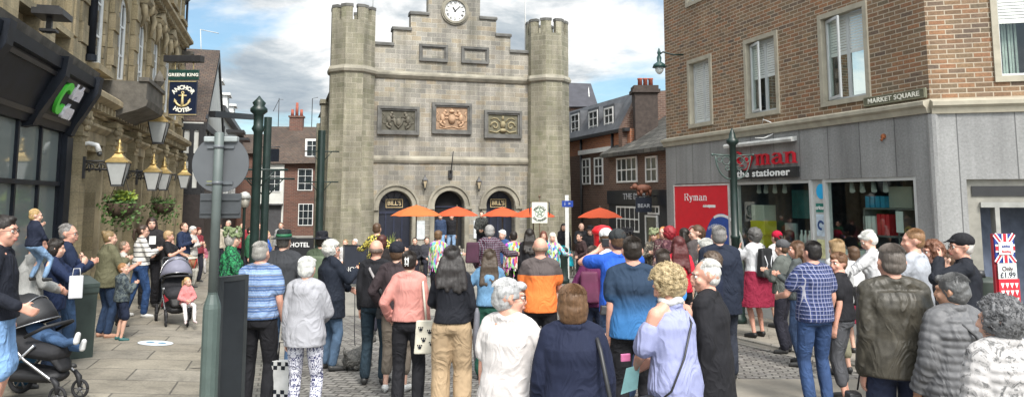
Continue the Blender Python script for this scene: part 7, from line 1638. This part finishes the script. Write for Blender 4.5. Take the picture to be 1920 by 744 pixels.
for s_ in (-1, 1): bar(m, -.104, zm-s_*hh*.98, .104, zm+s_*hh*.98, .022, -.018-.001*s_)
bar(m, -.104, zm, .104, zm, .038, -.022); bar(m, 0, zb2, 0, za, .03, -.0225); m.put('white_cross', WHITEP, t)
m = LM(L, 8)
for s_ in (-1, 1): bar(m, -.104, zm-s_*hh*.98, .104, zm+s_*hh*.98, .009, -.0205-.0006*s_)
bar(m, -.104, zm, .104, zm, .02, -.024); bar(m, 0, zb2, 0, za, .017, -.0245); m.put('red_cross', UR, t)
m = LM(L, 8); m.bx(-.075, .075, -.032, -.027, zm-.06, zm+.06); m.put('card', WHITEP, t)
R_ = Matrix.Rotation(radians(8), 3, 'Z')
for s_, z_, sz, mt in (('Jubilee', zm+.02, .035, UB), ('Bunting', zm-.03, .032, UR), ('Only', zc2+.085, .06, plain((.05, .02, .03), .5)), ('£1.99', zc2+.025, .075, plain((.02, .02, .04), .5))): text(s_, sz, mt, t, L+R_ @ V((0, -.034, z_)), R_ @ V((1, 0, 0)), ext=.0005, off=.001)
m = LM(L, 8); m.bx(-.1, .1, -.031, -.026, zc2-.01, zb2-.003); m.put('price_card', plain((.55, .57, .55), .5), t)
m = LM(L, 8); m.bx(-.1, .12, -.031, -.001, zd, zc2-.012); m.put('bunting_pack', UR, t)
m = LM(L, 8); rr = random.Random(2)
for r_ in range(5):
    for c_ in range(4):
        x = -.085+c_*.05; z = zd+.03+r_*(zc2-zd-.06)/5; m.addv([(x, -.034, z+.05), (x+.04, -.034, z+.05), (x+.02, -.034, z)], [(0, 1, 2)], raw=True)
m.put('pennant_print', WHITEP, t)
L2 = base_at(1842, 600, 7.9); t = thing('display_bin', L2, 'tall dark green plastic container leaning beside the poster stand', 'container'); m = LM(L2, -10); m.lathe([(.16, .0), (.2, 1.2), (.2, 1.35), (.15, 1.38)], 6, smooth=False); m.put('shell', plain((.04, .055, .045), .5), t, .01); m = LM(L2, -10); m.lathe([(.06, 1.38), (.05, 1.45)], 8); m.put('cap', BLACKM, t)
# round sticker on the pavement
g_ = ground(291, 657); g_.z = gzz(g_.x, g_.y); m = LM(g_); n_ = 32; SZ_ = lambda x, y: gzz(g_.x+x, g_.y+y)-g_.z+.017; m.addv([(.25*cos(2*pi*i/n_), .25*sin(2*pi*i/n_), SZ_(.25*cos(2*pi*i/n_), .25*sin(2*pi*i/n_))+z) for z in (0, .003) for i in range(n_)], [tuple(range(n_)), tuple(range(n_, 2*n_))]+[(i, (i+1) % n_, n_+(i+1) % n_, n_+i) for i in range(n_)], raw=True)
st = tag(m.put('floor_sticker', plain((.62, .68, .72), .5, var=.08), None), 'round white and blue sticker on the left pavement', 'floor sticker')
m = LM(g_); 
for x in (-.09, .09): m.addv([(x+.06*cos(q*pi/6), .02+.06*sin(q*pi/6), SZ_(x+.06*cos(q*pi/6), .02+.06*sin(q*pi/6))+.0045) for q in range(12)], [tuple(range(12))], raw=True)
m.put('printed_footprint', plain((.08, .25, .42), .5), st)
g_ = ground(372, 705); g_.z = gzz(g_.x, g_.y)+.015; m = LM(g_); m.addv([(r_*cos(2*pi*i/28), r_*sin(2*pi*i/28), .002) for r_ in (.3, .33) for i in range(28)], [(i, (i+1) % 28, 28+(i+1) % 28, 28+i) for i in range(28)], raw=True); tag(m.put('manhole_ring', plain((.1, .09, .08), .8), None), 'round manhole rim in the pavement beside the sign post', 'manhole')
# ============================================================ prams
def wheel(t, L, yaw, c, r, w_=.045, sc=1.0):
    m = LM(L, yaw, sc); n_ = 24; 
    m.tube([(c[0]+r*.86*cos(q), c[1], c[2]+r*.86*sin(q)) for q in [2*pi*i/n_ for i in range(n_+1)]], r*.15, 8, raw=True); ty = m.put('tyre', plain((.015, .015, .017), .8), t); ty.name = 'wheel'
    m = LM(L, yaw, sc); m.tube([(c[0], c[1]-w_/2, c[2]), (c[0], c[1]+w_/2, c[2])], r*.2, 10, raw=True)
    for i in range(6): m.tube([c, (c[0]+r*.8*cos(i*pi/3), c[1], c[2]+r*.8*sin(i*pi/3))], r*.07, 5, raw=True)
    o = m.put('rim', plain((.12, .12, .125), .35, .4), t); o.parent = ty
def pram(L, yaw, lab, hoodc, seatc, sc=1.0, seat_h=.52):
    t = thing('pram', L, lab, 'pram'); SIL = plain((.35, .35, .36), .25, .9, var=.1); BK = plain((.012, .012, .014), .6, var=.4)
    for y in (-.26, .26): wheel(t, L, yaw, (-.42, y, .15*1), .15, sc=sc)
    for y in (-.16, .16): wheel(t, L, yaw, (.36, y, .1), .10, sc=sc)
    for y in (-.2, .2):
        m = LM(L, yaw, sc); m.tube([(-.42, y*1.2, .15), (-.15, y, .38), (.1, y, .6)], .017, 8, raw=True); m.tube([(.36, y*.8, .16), (.3, y*.85, .25), (.0, y, .45), (-.35, y, .75), (-.62, y, 1.0)], .017, 8, raw=True); m.put('frame_tube', SIL, t)
        m = LM(L, yaw, sc); m.tube([(.36, y*.8, .1), (.34, y*.8, .22), (.28, y*.85, .28)], [.02, .03, .02], 8, raw=True); m.put('fork', BK, t)
    m = LM(L, yaw, sc); m.tube([(-.62, -.2, 1.0), (-.66, -.17, 1.03), (-.66, .17, 1.03), (-.62, .2, 1.0)], .022, 8, raw=True); m.put('handlebar', BK, t)
    m = LM(L, yaw, sc); m.limb([(-.2, 0, .3), (.2, 0, .27)], [.15, .12], 12); m.v = [m.R @ (V((q.x, q.y*1.3, .1+q.z*.62)))*sc for q in m.v]; o = organic(m, 'basket', BK, t, .014, 3)
    m = LM(L, yaw, sc); m.limb([(-.34, 0, .92), (-.18, 0, .66), (-.05, 0, .55), (.22, 0, .5)], [.1, .12, .12, .1], 12); m.v = [m.R @ (V((q.x, q.y*1.75, q.z)))*sc for q in m.v]; organic(m, 'seat', seatc, t, .014, 4, .006)
    m = LM(L, yaw, sc); m.limb([(.22, 0, .46), (.3, 0, .34)], [.06, .04], 8); m.v = [m.R @ (V((q.x, q.y*2.4, q.z)))*sc for q in m.v]; organic(m, 'footrest', BK, t, .012, 2)
    # hood: bowed panels between hoops
    hp = V((-.18, 0, .74)); m = LM(L, yaw, sc); N_, K_ = 12, 8; pts = []
    for j in range(K_+1):
        a = radians(18+(142*j/K_)); 
        for i in range(N_+1):
            q = pi*i/N_; rr_ = .34*(1+.03*(1 if j % 2 == 0 else -.3)); x = -cos(pi-a)*rr_*sin(q)*-1; z = sin(a)*rr_*sin(q)
            pts.append((hp.x+.0+cos(a)*rr_*sin(q)*1.0, -.245*cos(q)*(1.0), hp.z+z))
    fs = [(j*(N_+1)+i, j*(N_+1)+i+1, (j+1)*(N_+1)+i+1, (j+1)*(N_+1)+i) for j in range(K_) for i in range(N_)]
    m.addv(pts, fs, True, raw=True); o = m.put('hood', hoodc, t); s_ = o.modifiers.new('s', 'SOLIDIFY'); s_.thickness = .012
    m = LM(L, yaw, sc)
    for a in (18, 65, 112, 160):
        a = radians(a); m.tube([(hp.x+cos(a)*.352*sin(q), -.25*cos(q), hp.z+sin(a)*.352*sin(q)) for q in [pi*i/12 for i in range(13)]], .008, 6, raw=True)
    m.put('hood_rib', SIL, t)
    m = LM(L, yaw, sc); m.tube([(.0, -.22, .68), (.2, -.2, .78), (.27, -.1, .8), (.27, .1, .8), (.2, .2, .78), (.0, .22, .68)], .018, 8, raw=True); m.put('bumper_bar', BK, t)
    return t
L = base_at(72, 740, 8.0); L.x = at(72, 700, 8.0).x; pram(L, -8, 'black pram with silver frame and ribbed hood at the lower left', plain((.018, .018, .02), .55, var=.4), plain((.015, .015, .018), .8, var=.4), 1.0)
m = LM(L, -8); m.limb([(.12, -.06, .66), (.32, -.06, .6), (.42, -.06, .62)], [.055, .045, .04], 10); m.limb([(.12, .06, .64), (.3, .06, .54), (.4, .06, .53)], [.055, .045, .04], 10); m.limb([(.1, 0, .62), (-.1, 0, .72)], [.09, .1], 10); m.ball((-.17, 0, .93), .085, 12, 8, raw=True); m.limb([(-.1, 0, .72), (-.17, 0, .9)], [.08, .05], 8); m.v = [m.R @ q for q in m.v]
bb = thing('person', L, 'small child lying in the black pram with legs stretched out', 'person'); organic(m, 'body', cloth((.04, .08, .16), 'denim'), bb, .01, 3)
m = LM(L, -8)
for y, z, x in ((-.06, .62, .42), (.06, .53, .4)): m.limb([(x+.03, y, z), (x+.05, y, z+.07)], [.035, .028], 8)
m.v = [m.R @ q for q in m.v]; organic(m, 'shoes', plain((.6, .6, .6), .5), bb, .009, 2)
L = base_at(332, 600, 14.1); L.x = at(330, 560, 14.1).x; pram(L, -62, 'grey-hooded pushchair carrying the girl in pink', plain((.2, .2, .26), .8, var=.15), plain((.02, .02, .025), .8), 1.12)
Q('pink_girl', 352, 519, 13.75, 215, 'toddler girl in a pink hoodie and white tights sitting on the pushchair', child=True, arms=('front', 'front'), top=('hoodie', (.6, .22, .22)), bottom=('leggings', (.65, .62, .62)), hair=('pony', (.5, .32, .15)), sit=.30, h=1.0, legs=((-.12, .6), (.12, .6)), z0=gzz(-5.9, 13.75)+.12, head=(35, 0), shoes=(.6, .5, .5), hem=.92, skin='fair')
Q('toddler', 66, 413, 8.3, -20, 'blond toddler in a navy jumper held up in the arms of the parent in grey', child=True, arms=(((.2, .28, 1.35), (.8, -.2, -1)), 'front'), top=('long', (.010, .014, .03)), bottom=('leggings', cloth((.16, .25, .38), 'denim')), hair=('short', (.42, .28, .12)), sit=.38, h=.86, legs=((-.2, .18), (.2, .18)), z0=1.02, head=(-30, 0))
# ============================================================ bags, instruments and other carried things
def bag(key, path, c, sz, col, label, cat='bag', strapc=None, r=.012, name='shoulder_bag', kind='box'):
    I = pp[key]; t = thing(name, I['t'](c), label, cat); Lc = V(t.location)
    m = PM(); P_ = [I['t'](q)-Lc for q in path]; 
    if len(P_) > 1: m.tube(P_, r, 6, raw=True); make_static(m, 'strap', strapc or col, t)
    m = PM(); R3 = I['M'].to_3x3(); a, b_, h_ = sz
    if kind in ('box', 'soft'): 
        m.addv([R3 @ V((x*a*(1 if z < 0 else .86), y*b_*(1 if z < 0 else .6), z*h_)) for z in (-1, 1) for x, y in ((-1, -1), (1, -1), (1, 1), (-1, 1))], [(0, 3, 2, 1), (4, 5, 6, 7), (0, 1, 5, 4), (1, 2, 6, 5), (2, 3, 7, 6), (3, 0, 4, 7)], raw=True)
        o = organic(m, 'bag_body', col if not isinstance(col, tuple) else plain(col, .55), t, .009 if kind == 'box' else .013, 3 if kind == 'box' else 26, .004)
    else:
        m.ball((0, 0, 0), (a, b_, h_), 14, 10, raw=True); m.v = [R3 @ q for q in m.v]; o = organic(m, 'bag_body', col if not isinstance(col, tuple) else plain(col, .55), t, .01, 2, .008)
    return t, o
sp = pp
t, o = bag('pink', [(.15, .03, 1.46), (.17, -.11, 1.38), (.2, -.12, 1.1), (.21, -.1, .98)], (.21, -.12, .82), (.12, .03, .17), (.55, .52, .43), 'cream canvas tote bag with black paw prints', name='tote_bag', strapc=(.55, .52, .43))
R3 = pp['pink']['M'].to_3x3(); m = PM(); rr = random.Random(9)
for x, z in ((-.05, .08), (.04, .05), (-.02, -.03), (.06, -.07), (-.06, -.1)):
    m.ball(R3 @ V((x, -.037, z)), (.018, .006, .015), 8, 5, raw=True)
    for q in (-.02, 0, .02): m.ball(R3 @ V((x+q, -.037, z+.022)), (.007, .005, .009), 6, 4, raw=True)
make_static(m, 'paw_print', BLACKP, t)
bag('bald_black', [(.1, .04, 1.47), (.02, -.13, 1.38), (-.1, -.15, 1.2), (.14*0-.16, -.14, 1.0)] if 0 else [(-.1, .02, 1.47), (-.03, -.135, 1.38), (.08, -.15, 1.2), (.17, -.13, 1.02)], (.17, -.15, .93), (.10, .05, .12), BLACKM, 'small black crossbody bag with a pale strap on the bald man in black', strapc=(.3, .28, .28), r=.017)
bag('curly', [(.1, -.02, 1.47), (.05, -.14, 1.36), (-.08, -.165, 1.15), (-.19, -.14, .96), (-.22, -.05, .88)], (-.24, .0, .82), (.06, .1, .08), BLACKM, 'black crossbody bag worn by the curly-haired woman', r=.007)
bag('lady_navy', [(.13, .02, 1.47), (.155, -.14, 1.35), (.2, -.2, 1.1), (.2, -.22, .96)], (.2, -.24, .88), (.13, .06, .1), BLACKM, 'black shoulder bag of the woman in the navy jumper', r=.014)
bag('puffer', [(-.09, -.04, 1.49), (0, -.2, 1.34), (.12, -.2, 1.15), (.2, -.16, 1.04)], (.21, -.18, 1.0), (.07, .04, .07), BLACKM, 'small black crossbody bag on the grey puffer jacket', r=.009)
bag('puffer', [(.12, -.02, 1.49), (.145, -.19, 1.36), (.18, -.2, 1.12)], (.19, -.22, 1.08), (.03, .02, .05), BLACKM, 'black shoulder strap pouch on the right side of the grey puffer jacket', r=.014, name='strap_pouch')
bag('drinker', [(-.12, .0, 1.47), (-.16, -.1, 1.35), (-.2, -.1, 1.1)], (-.24, .1, 1.0), (.05, .13, .11), plain((.2, .07, .03), .45, var=.2), 'brown leather handbag of the white-haired woman with the drink', name='handbag')
bag('leather', [(-.2, .08, .95), (-.22, .12, .75)], (-.25, .12, .68), (.05, .08, .06), BLACKM, 'small black camera pouch hanging from the leather jacket man', name='pouch', r=.006)
bag('orange', [(.12, .1, 1.2)], (.25, .18, 1.1), (.03, .04, .05), (.05, .05, .06), 'dark pouch at the hip of the bald man in orange', name='pouch')
t, o = bag('backpack_f', [(.1, .08, 1.44), (.12, -.1, 1.46), (.12, -.15, 1.2)], (.0, -.21, 1.2), (.15, .085, .24), BLACKM, 'black backpack with silver piping on the woman in the maroon skirt', name='backpack', kind='soft')
R3 = pp['backpack_f']['M'].to_3x3(); m = PM(); m.tube([R3 @ V((x, -.088+abs(x)*.2, z)) for x, z in ((-.09, .12), (-.04, -.02), (-.08, -.14))], .009, 6, raw=True); m.tube([R3 @ V((x, -.088+abs(x)*.2, z)) for x, z in ((.09, .12), (.04, -.02), (.08, -.14))], .009, 6, raw=True); make_static(m, 'piping', plain((.5, .5, .52), .4), t)
bag('purple', [(.1, .08, 1.44), (.12, -.1, 1.42), (.12, -.15, 1.2)], (-.06, -.17, 1.2), (.13, .08, .2), plain((.1, .015, .05), .7), 'purple rucksack with an orange strip on the brown-haired person', name='backpack', kind='soft', strapc=(.6, .15, .05), r=.016)
bag('hat_back', [(.1, .08, 1.44), (.12, -.1, 1.42), (.12, -.15, 1.2)], (.0, -.18, 1.22), (.15, .09, .2), plain((.1, .13, .08), .8), 'olive green rucksack on the man in the black brimmed hat', name='backpack', kind='soft')
bag('plaid', [(-.1, .08, 1.44), (-.12, -.1, 1.42)], (-.3, -.1, 1.25), (.14, .1, .2), plain((.05, .012, .03), .8), 'dark maroon holdall slung beside the tartan coat', name='holdall', kind='soft')
bag('royal', [(.1, .06, 1.46), (.08, -.135, 1.38), (-.04, -.16, 1.15), (-.15, -.13, .98)], (-.17, -.14, .95), (.05, .04, .05), BLACKM, 'black camera strap pouch across the bright blue t-shirt', name='camera_bag', r=.018)
bag('ponytail', [(.1, .03, 1.46), (.08, -.14, 1.3), (-.05, -.16, 1.1)], (.24, -.05, 1.0), (.07, .1, .12), BLACKM, 'black bag hanging from the blonde woman in white', r=.014)
# folded umbrella on the long-haired woman's arm
I = pp['wavy']; m = PM(); a = I['t']((.26, -.02, 1.12)); m.tube([a, a+V((.0, 0, -.06)), a+V((-.01, 0, -.3)), a+V((-.02, 0, -.52))], [.012, .03, .034, .006], 8, raw=True); held(m, 'folded_umbrella', plain((.12, .12, .14), .6), 'folded grey umbrella hanging at the side of the long-haired woman', 'umbrella')
# papers
I = pp['curly']; p = (I['hand'](-1)+I['hand'](1))/2; m = LM(p); m.addv([(-.09, -.05, .0), (-.0, -.07, .03), (-.02, -.07, -.13), (-.13, -.05, -.17), (-.09, -.046, .0), (-.0, -.066, .03), (-.02, -.066, -.13), (-.13, -.046, -.17)], [(0, 1, 2, 3), (4, 5, 6, 7), (0, 1, 5, 4), (1, 2, 6, 5), (2, 3, 7, 6), (3, 0, 4, 7)], raw=True); tag(m.put('leaflet', plain((.35, .66, .66), .6, var=.1, scale=30), None), 'mint green leaflet in the hands of the curly-haired woman', 'leaflet')
m = LM(p+V((-.09, -.02, .06)), 20); m.bx(-.035, .035, -.008, .008, -.02, .03); tag(m.put('purse', plain((.7, .2, .4), .5), None, .004), 'small pink purse in the hands of the curly-haired woman', 'purse')
I = pp['drinker']; p = I['hand'](1); m = LM(p+V((.03, 0, .0))); m.lathe([(.03, -.06), (.038, .07)], 12); tag(m.put('cup', plain((.85, .5, .04), .3), None), 'plastic cup of orange drink held by the white-haired woman', 'cup')
I = pp['royal']; p = (I['hand'](-1)+I['hand'](1))/2; m = LM(p+V((0, .0, .05)), 5); m.bx(-.07, .07, -.035, .035, -.045, .045); m.tube([(0, .03, 0), (0, .12, 0)], .035, 12, raw=True); tag(m.put('camera', plain((.015, .015, .017), .5), None, .005), 'black camera held up by the man in the bright blue t-shirt', 'camera')
I = pp['stripe_f']; p = I['hand'](-1); m = LM(p+V((-.12, 0, .17)), 20); m.bx(-.1, .02, -.01, .01, -.08, .08); tag(m.put('paper', WHITEP, None), 'white folded card held near the striped jumper', 'card')
I = pp['stripe']; L = I['w']((.26, .05, .32)); t = thing('carrier_bag', L, 'white shopping bag with black checked edge beside the striped polo man', 'bag'); m = LM(L, -10); m.bx(-.13, .13, -.05, .05, -.17, .2); m.put('bag_body', plain((.55, .55, .54), .5), t, .006)
m = LM(L, -10)
for r_ in range(9):
    for c_ in range(6):
        edge = r_ in (0, 1, 7, 8) or c_ in (0, 5)
        if edge and (r_+c_) % 2 == 0: m.addv([(-.128+c_*.043, -.053, -.165+r_*.04), (-.128+(c_+1)*.043, -.053, -.165+r_*.04), (-.128+(c_+1)*.043, -.053, -.165+(r_+1)*.04), (-.128+c_*.043, -.053, -.165+(r_+1)*.04)], [(0, 1, 2, 3)], raw=True)
m.put('check_border', BLACKP, t)
m = LM(L, -10); m.tube([(-.06, 0, .2), (-.05, 0, .38), (.05, 0, .38), (.06, 0, .2)], .008, 5, raw=True); m.put('handle', BLACKP, t)
L = at(143, 525, 8.6); t = thing('paper_bag', L, 'white carrier bag hanging in front of the navy-jacketed man', 'bag'); m = LM(L, 30); m.bx(-.07, .07, -.03, .03, -.2, .05); m.put('bag_body', plain((.5, .5, .52), .6, var=.05), t, .01); m = LM(L, 30); m.tube([(-.04, 0, .05), (-.03, 0, .13), (.03, 0, .13), (.04, 0, .05)], .004, 5, raw=True); m.put('handle', WHITEP, t)
# drum and keyboard-like squeezebox of the street musicians
I = pp['drummer']; p = I['w']((.0, .4, 1.0)); t = thing('drum', p, 'red-rimmed drum held by the short-haired person in black', 'drum'); m = LM(p, -70); m.lathe([(.22, -.1), (.22, .1)], 20); m.put('shell', plain((.22, .12, .06), .4), t); m = LM(p, -70); m.lathe([(.23, .1), (.23, .13)], 20); m.put('drum_head', plain((.6, .55, .45), .5), t); m = LM(p, -70); m.tube([(.235*cos(q), .235*sin(q), (.1 if i % 2 else -.1)) for i, q in enumerate([2*pi*j/16 for j in range(17)])], .008, 4, raw=True); m.put('cord', plain((.5, .03, .03), .6), t)
m = LM(p, -60); m.tube([(-.2, -.2, .28), (.1, .1, .16)], .009, 6, raw=True); tag(m.put('drumstick', plain((.4, .28, .15), .5), None), 'wooden drumstick over the drum', 'drumstick')
# hair clip
I = pp['pink']; m = PM(); 
for z in (-.025, .025): m.limb([I['SC'](I['Hd']((-.035, -.105, .02+z))), I['SC'](I['Hd']((.0, -.118, .02+z))), ], [.007, .007], 6)
m.limb([I['SC'](I['Hd']((-.03, -.108, -.02))), I['SC'](I['Hd']((-.03, -.108, .06)))], [.007]*2, 6); m.limb([I['SC'](I['Hd']((.0, -.118, -.02))), I['SC'](I['Hd']((.0, -.118, .06)))], [.007]*2, 6); make_static(m, 'hair_clip', WHITEP, I['root'])
I = pp['curly']; m = PM(); m.tube([I['SC'](I['T']((.066*cos(q), -.012+.066*sin(q), 1.50+.01*sin(3*q)))) for q in [2*pi*i/18 for i in range(19)]], .026, 8, raw=True); organic(m, 'scarf', cloth((.6, .6, .58), 'spots', (.45, .45, .45)), I['root'], .009, 2, .008)
I = pp['lady_white']; m = PM()
I = pp['curly']
# ============================================================ dog
L = ground(672, 690); t = thing('dog', L, 'small shaggy grey terrier with a green bow lying on the cobbles', 'dog')
m = LM(L, 70); GR = NT('shaggy_fur'); v_ = GR.coord('Object'); nn = GR.noise(v_, 26, 5, .7, 1); GR.bump(nn, .8, .02); GR = GR.base(GR.ramp(nn, [(.3, (.03, .03, .03)), (.55, (.12, .115, .105)), (.75, (.24, .22, .2))]), .9)
m.limb([(-.2, 0, .15), (-.05, 0, .17), (.12, 0, .18), (.2, 0, .24)], [.1, .105, .1, .07], 12); m.limb([(.2, 0, .24), (.28, 0, .33)], [.06, .06], 10); m.ball((.31, 0, .34), (.075, .065, .065), 12, 8, raw=True); m.limb([(.34, 0, .32), (.42, 0, .3)], [.042, .028], 8)
for y in (-.045, .045): m.limb([(.29, y, .39), (.27, y*1.6, .43)], [.022, .01], 6)
for y in (-.07, .07):
    m.limb([(.16, y, .15), (.17, y, .07), (.2, y, .02)], [.04, .028, .026], 8); m.limb([(-.2, y, .14), (-.1, y*1.2, .1), (-.2, y*1.2, .06), (-.12, y*1.2, .02)], [.06, .045, .03, .024], 8)
m.limb([(-.28, 0, .18), (-.36, 0, .27), (-.36, 0, .33)], [.03, .022, .01], 8); m.v = [m.R @ q for q in m.v]; organic(m, 'body', GR, t, .009, 2, .03, _tx2)
m = LM(L, 70); m.ball((.41, 0, .315), .014, 8, 6, raw=True)
for y in (-.03, .03): m.ball((.365, y, .365), .01, 6, 5, raw=True)
m.put('nose_and_eyes', BLACKP, t)
m = LM(L, 70); m.tube([(.22, -.06, .24), (.2, 0, .31), (.22, .06, .24)], .012, 6, raw=True); m.ball((.2, -.02, .33), (.04, .03, .02), 8, 5, raw=True); m.ball((.2, .03, .33), (.03, .04, .02), 8, 5, raw=True); m.put('bow', plain((.02, .25, .1), .6), t)
I = pp['drinker']; a = I['hand'](-1); b_ = L+V((-.05, 0, .3)); m = PM(); m.tube([a, a.lerp(b_, .3)+V((0, 0, -.35)), a.lerp(b_, .7)+V((0, 0, -.2)), b_], .007, 5, raw=True); held(m, 'dog_lead', BLACKM, 'black lead running to the shaggy dog', 'lead')

L = base_at(459, 460, 20.5); L.x = at(459, 368, 20.5).x; H = at(459, 368, 20.5).z-L.z; t = thing('street_lamp', L, 'small pale-topped lantern on a slim post down the side street', 'street lamp')
m = LM(L); m.lathe([(.05, 0), (.04, H-.35), (.06, H-.3)], 8); m.put('post', GREENM, t); m = LM(L); m.lathe([(.1, H-.3), (.16, H-.05)], 6); m.put('glass', plain((.35, .33, .28), .3), t); m = LM(L); m.lathe([(.19, H-.05), (.12, H+.08), (.03, H+.13)], 10); m.put('cap', plain((.4, .4, .38), .5), t)
p = at(512, 290, 38); t = thing('hanging_sign', p, 'small black hanging shop sign above the side street', 'sign'); m = LM(p); m.bx(-.35, .3, -.03, .03, -.35, .3); m.put('board', BLACKP, t); m = LM(p); m.tube([(-.7, 0, .38), (.35, 0, .38)], .03, 5, raw=True); m.put('bracket', BLACKM, t)
bake_all(); print('PEOPLE', time.time()-_t, sum(len(o.data.polygons) for o in BAKE)); print([n for n in NPEOPLE if n[1] > 1.86 or n[1] < 1.5])
# ============================================================ sky, sun, camera
sc = bpy.context.scene
w = bpy.data.worlds.new('World'); sc.world = w; w.use_nodes = True; t = w.node_tree; bg = t.nodes['Background']
EL, AZ = radians(48), radians(160)
sk = t.nodes.new('ShaderNodeTexSky'); sk.sky_type = 'NISHITA'; sk.sun_disc = False; sk.sun_elevation = EL; sk.sun_rotation = AZ; sk.air_density = 1.0; sk.dust_density = 1.0
tc = t.nodes.new('ShaderNodeTexCoord')
def tn(typ, **kw):
    o = t.nodes.new(typ)
    for a, b in kw.items(): setattr(o, a, b)
    return o
sep = tn('ShaderNodeSeparateXYZ'); t.links.new(tc.outputs['Generated'], sep.inputs[0])
zz = tn('ShaderNodeMath', operation='MAXIMUM'); t.links.new(sep.outputs[2], zz.inputs[0]); zz.inputs[1].default_value = 0.0
za = tn('ShaderNodeMath', operation='ADD'); t.links.new(zz.outputs[0], za.inputs[0]); za.inputs[1].default_value = .22
dv = tn('ShaderNodeVectorMath', operation='DIVIDE'); cb = tn('ShaderNodeCombineXYZ')
for i in range(3): t.links.new(za.outputs[0], cb.inputs[i])
t.links.new(tc.outputs['Generated'], dv.inputs[0]); t.links.new(cb.outputs[0], dv.inputs[1])
mp = tn('ShaderNodeMapping'); mp.inputs['Location'].default_value = SKYLOC if 'SKYLOC' in globals() else (1.7, .4, 0); mp.inputs['Scale'].default_value = (1, 1, .6); t.links.new(dv.outputs[0], mp.inputs[0])
def nz(s, d, r, dist=0):
    o = tn('ShaderNodeTexNoise'); o.inputs['Scale'].default_value = s; o.inputs['Detail'].default_value = d; o.inputs['Roughness'].default_value = r; o.inputs['Distortion'].default_value = dist
    t.links.new(mp.outputs[0], o.inputs['Vector']); return o.outputs['Fac']
def rp(f, st):
    o = tn('ShaderNodeValToRGB')
    while len(o.color_ramp.elements) < len(st): o.color_ramp.elements.new(.5)
    for e, (p, c) in zip(o.color_ramp.elements, st): e.position = p; e.color = (c, c, c, 1) if isinstance(c, (int, float)) else (*c, 1)
    t.links.new(f, o.inputs[0]); return o.outputs[0]
cov = rp(nz(1.1, 9, .58, .3), [(.42, .12), (.54, 1)])
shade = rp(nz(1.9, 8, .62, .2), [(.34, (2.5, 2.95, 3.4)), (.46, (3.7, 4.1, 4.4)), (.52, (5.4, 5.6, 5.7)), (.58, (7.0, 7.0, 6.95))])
sat = tn('ShaderNodeMix', data_type='RGBA', blend_type='MULTIPLY'); sat.inputs[0].default_value = 1; t.links.new(sk.outputs[0], sat.inputs[6]); sat.inputs[7].default_value = (.8, .98, 1.0, 1)
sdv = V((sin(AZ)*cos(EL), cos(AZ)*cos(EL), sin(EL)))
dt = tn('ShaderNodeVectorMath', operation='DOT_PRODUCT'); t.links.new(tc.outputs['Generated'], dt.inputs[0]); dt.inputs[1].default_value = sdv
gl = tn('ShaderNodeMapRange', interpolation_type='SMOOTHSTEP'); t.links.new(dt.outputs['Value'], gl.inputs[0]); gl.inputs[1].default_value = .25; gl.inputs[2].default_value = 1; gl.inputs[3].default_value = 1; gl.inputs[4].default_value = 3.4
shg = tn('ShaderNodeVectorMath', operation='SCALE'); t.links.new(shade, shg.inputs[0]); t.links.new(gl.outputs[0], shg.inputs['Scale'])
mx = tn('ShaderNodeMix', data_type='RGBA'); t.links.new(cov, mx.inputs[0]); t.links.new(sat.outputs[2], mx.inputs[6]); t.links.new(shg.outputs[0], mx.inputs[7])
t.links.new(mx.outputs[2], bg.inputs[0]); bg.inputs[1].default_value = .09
sun = bpy.data.lights.new('sun', 'SUN'); sun.energy = 2.6; sun.angle = radians(16); sun.color = (1, .95, .88)
so = bpy.data.objects.new('sun', sun); C.objects.link(so)
so.rotation_euler = (pi/2-EL, 0, 0); 
sd = V((sin(AZ)*cos(EL), cos(AZ)*cos(EL), sin(EL))); so.rotation_euler = sd.to_track_quat('Z', 'Y').to_euler()
cam = bpy.data.cameras.new('camera'); co = bpy.data.objects.new('camera', cam); C.objects.link(co)
co.location = (0, 0, EYE); co.rotation_euler = (pi/2+PITCH, 0, 0)
cam.sensor_width = 36; cam.lens = 36*F/1920; cam.shift_y = -155/1920; cam.clip_end = 2000; cam.clip_start = .05
sc.camera = co
sc.view_settings.view_transform = 'Standard'; sc.view_settings.look = 'None'; sc.view_settings.gamma = 1; sc.view_settings.exposure = 0.86
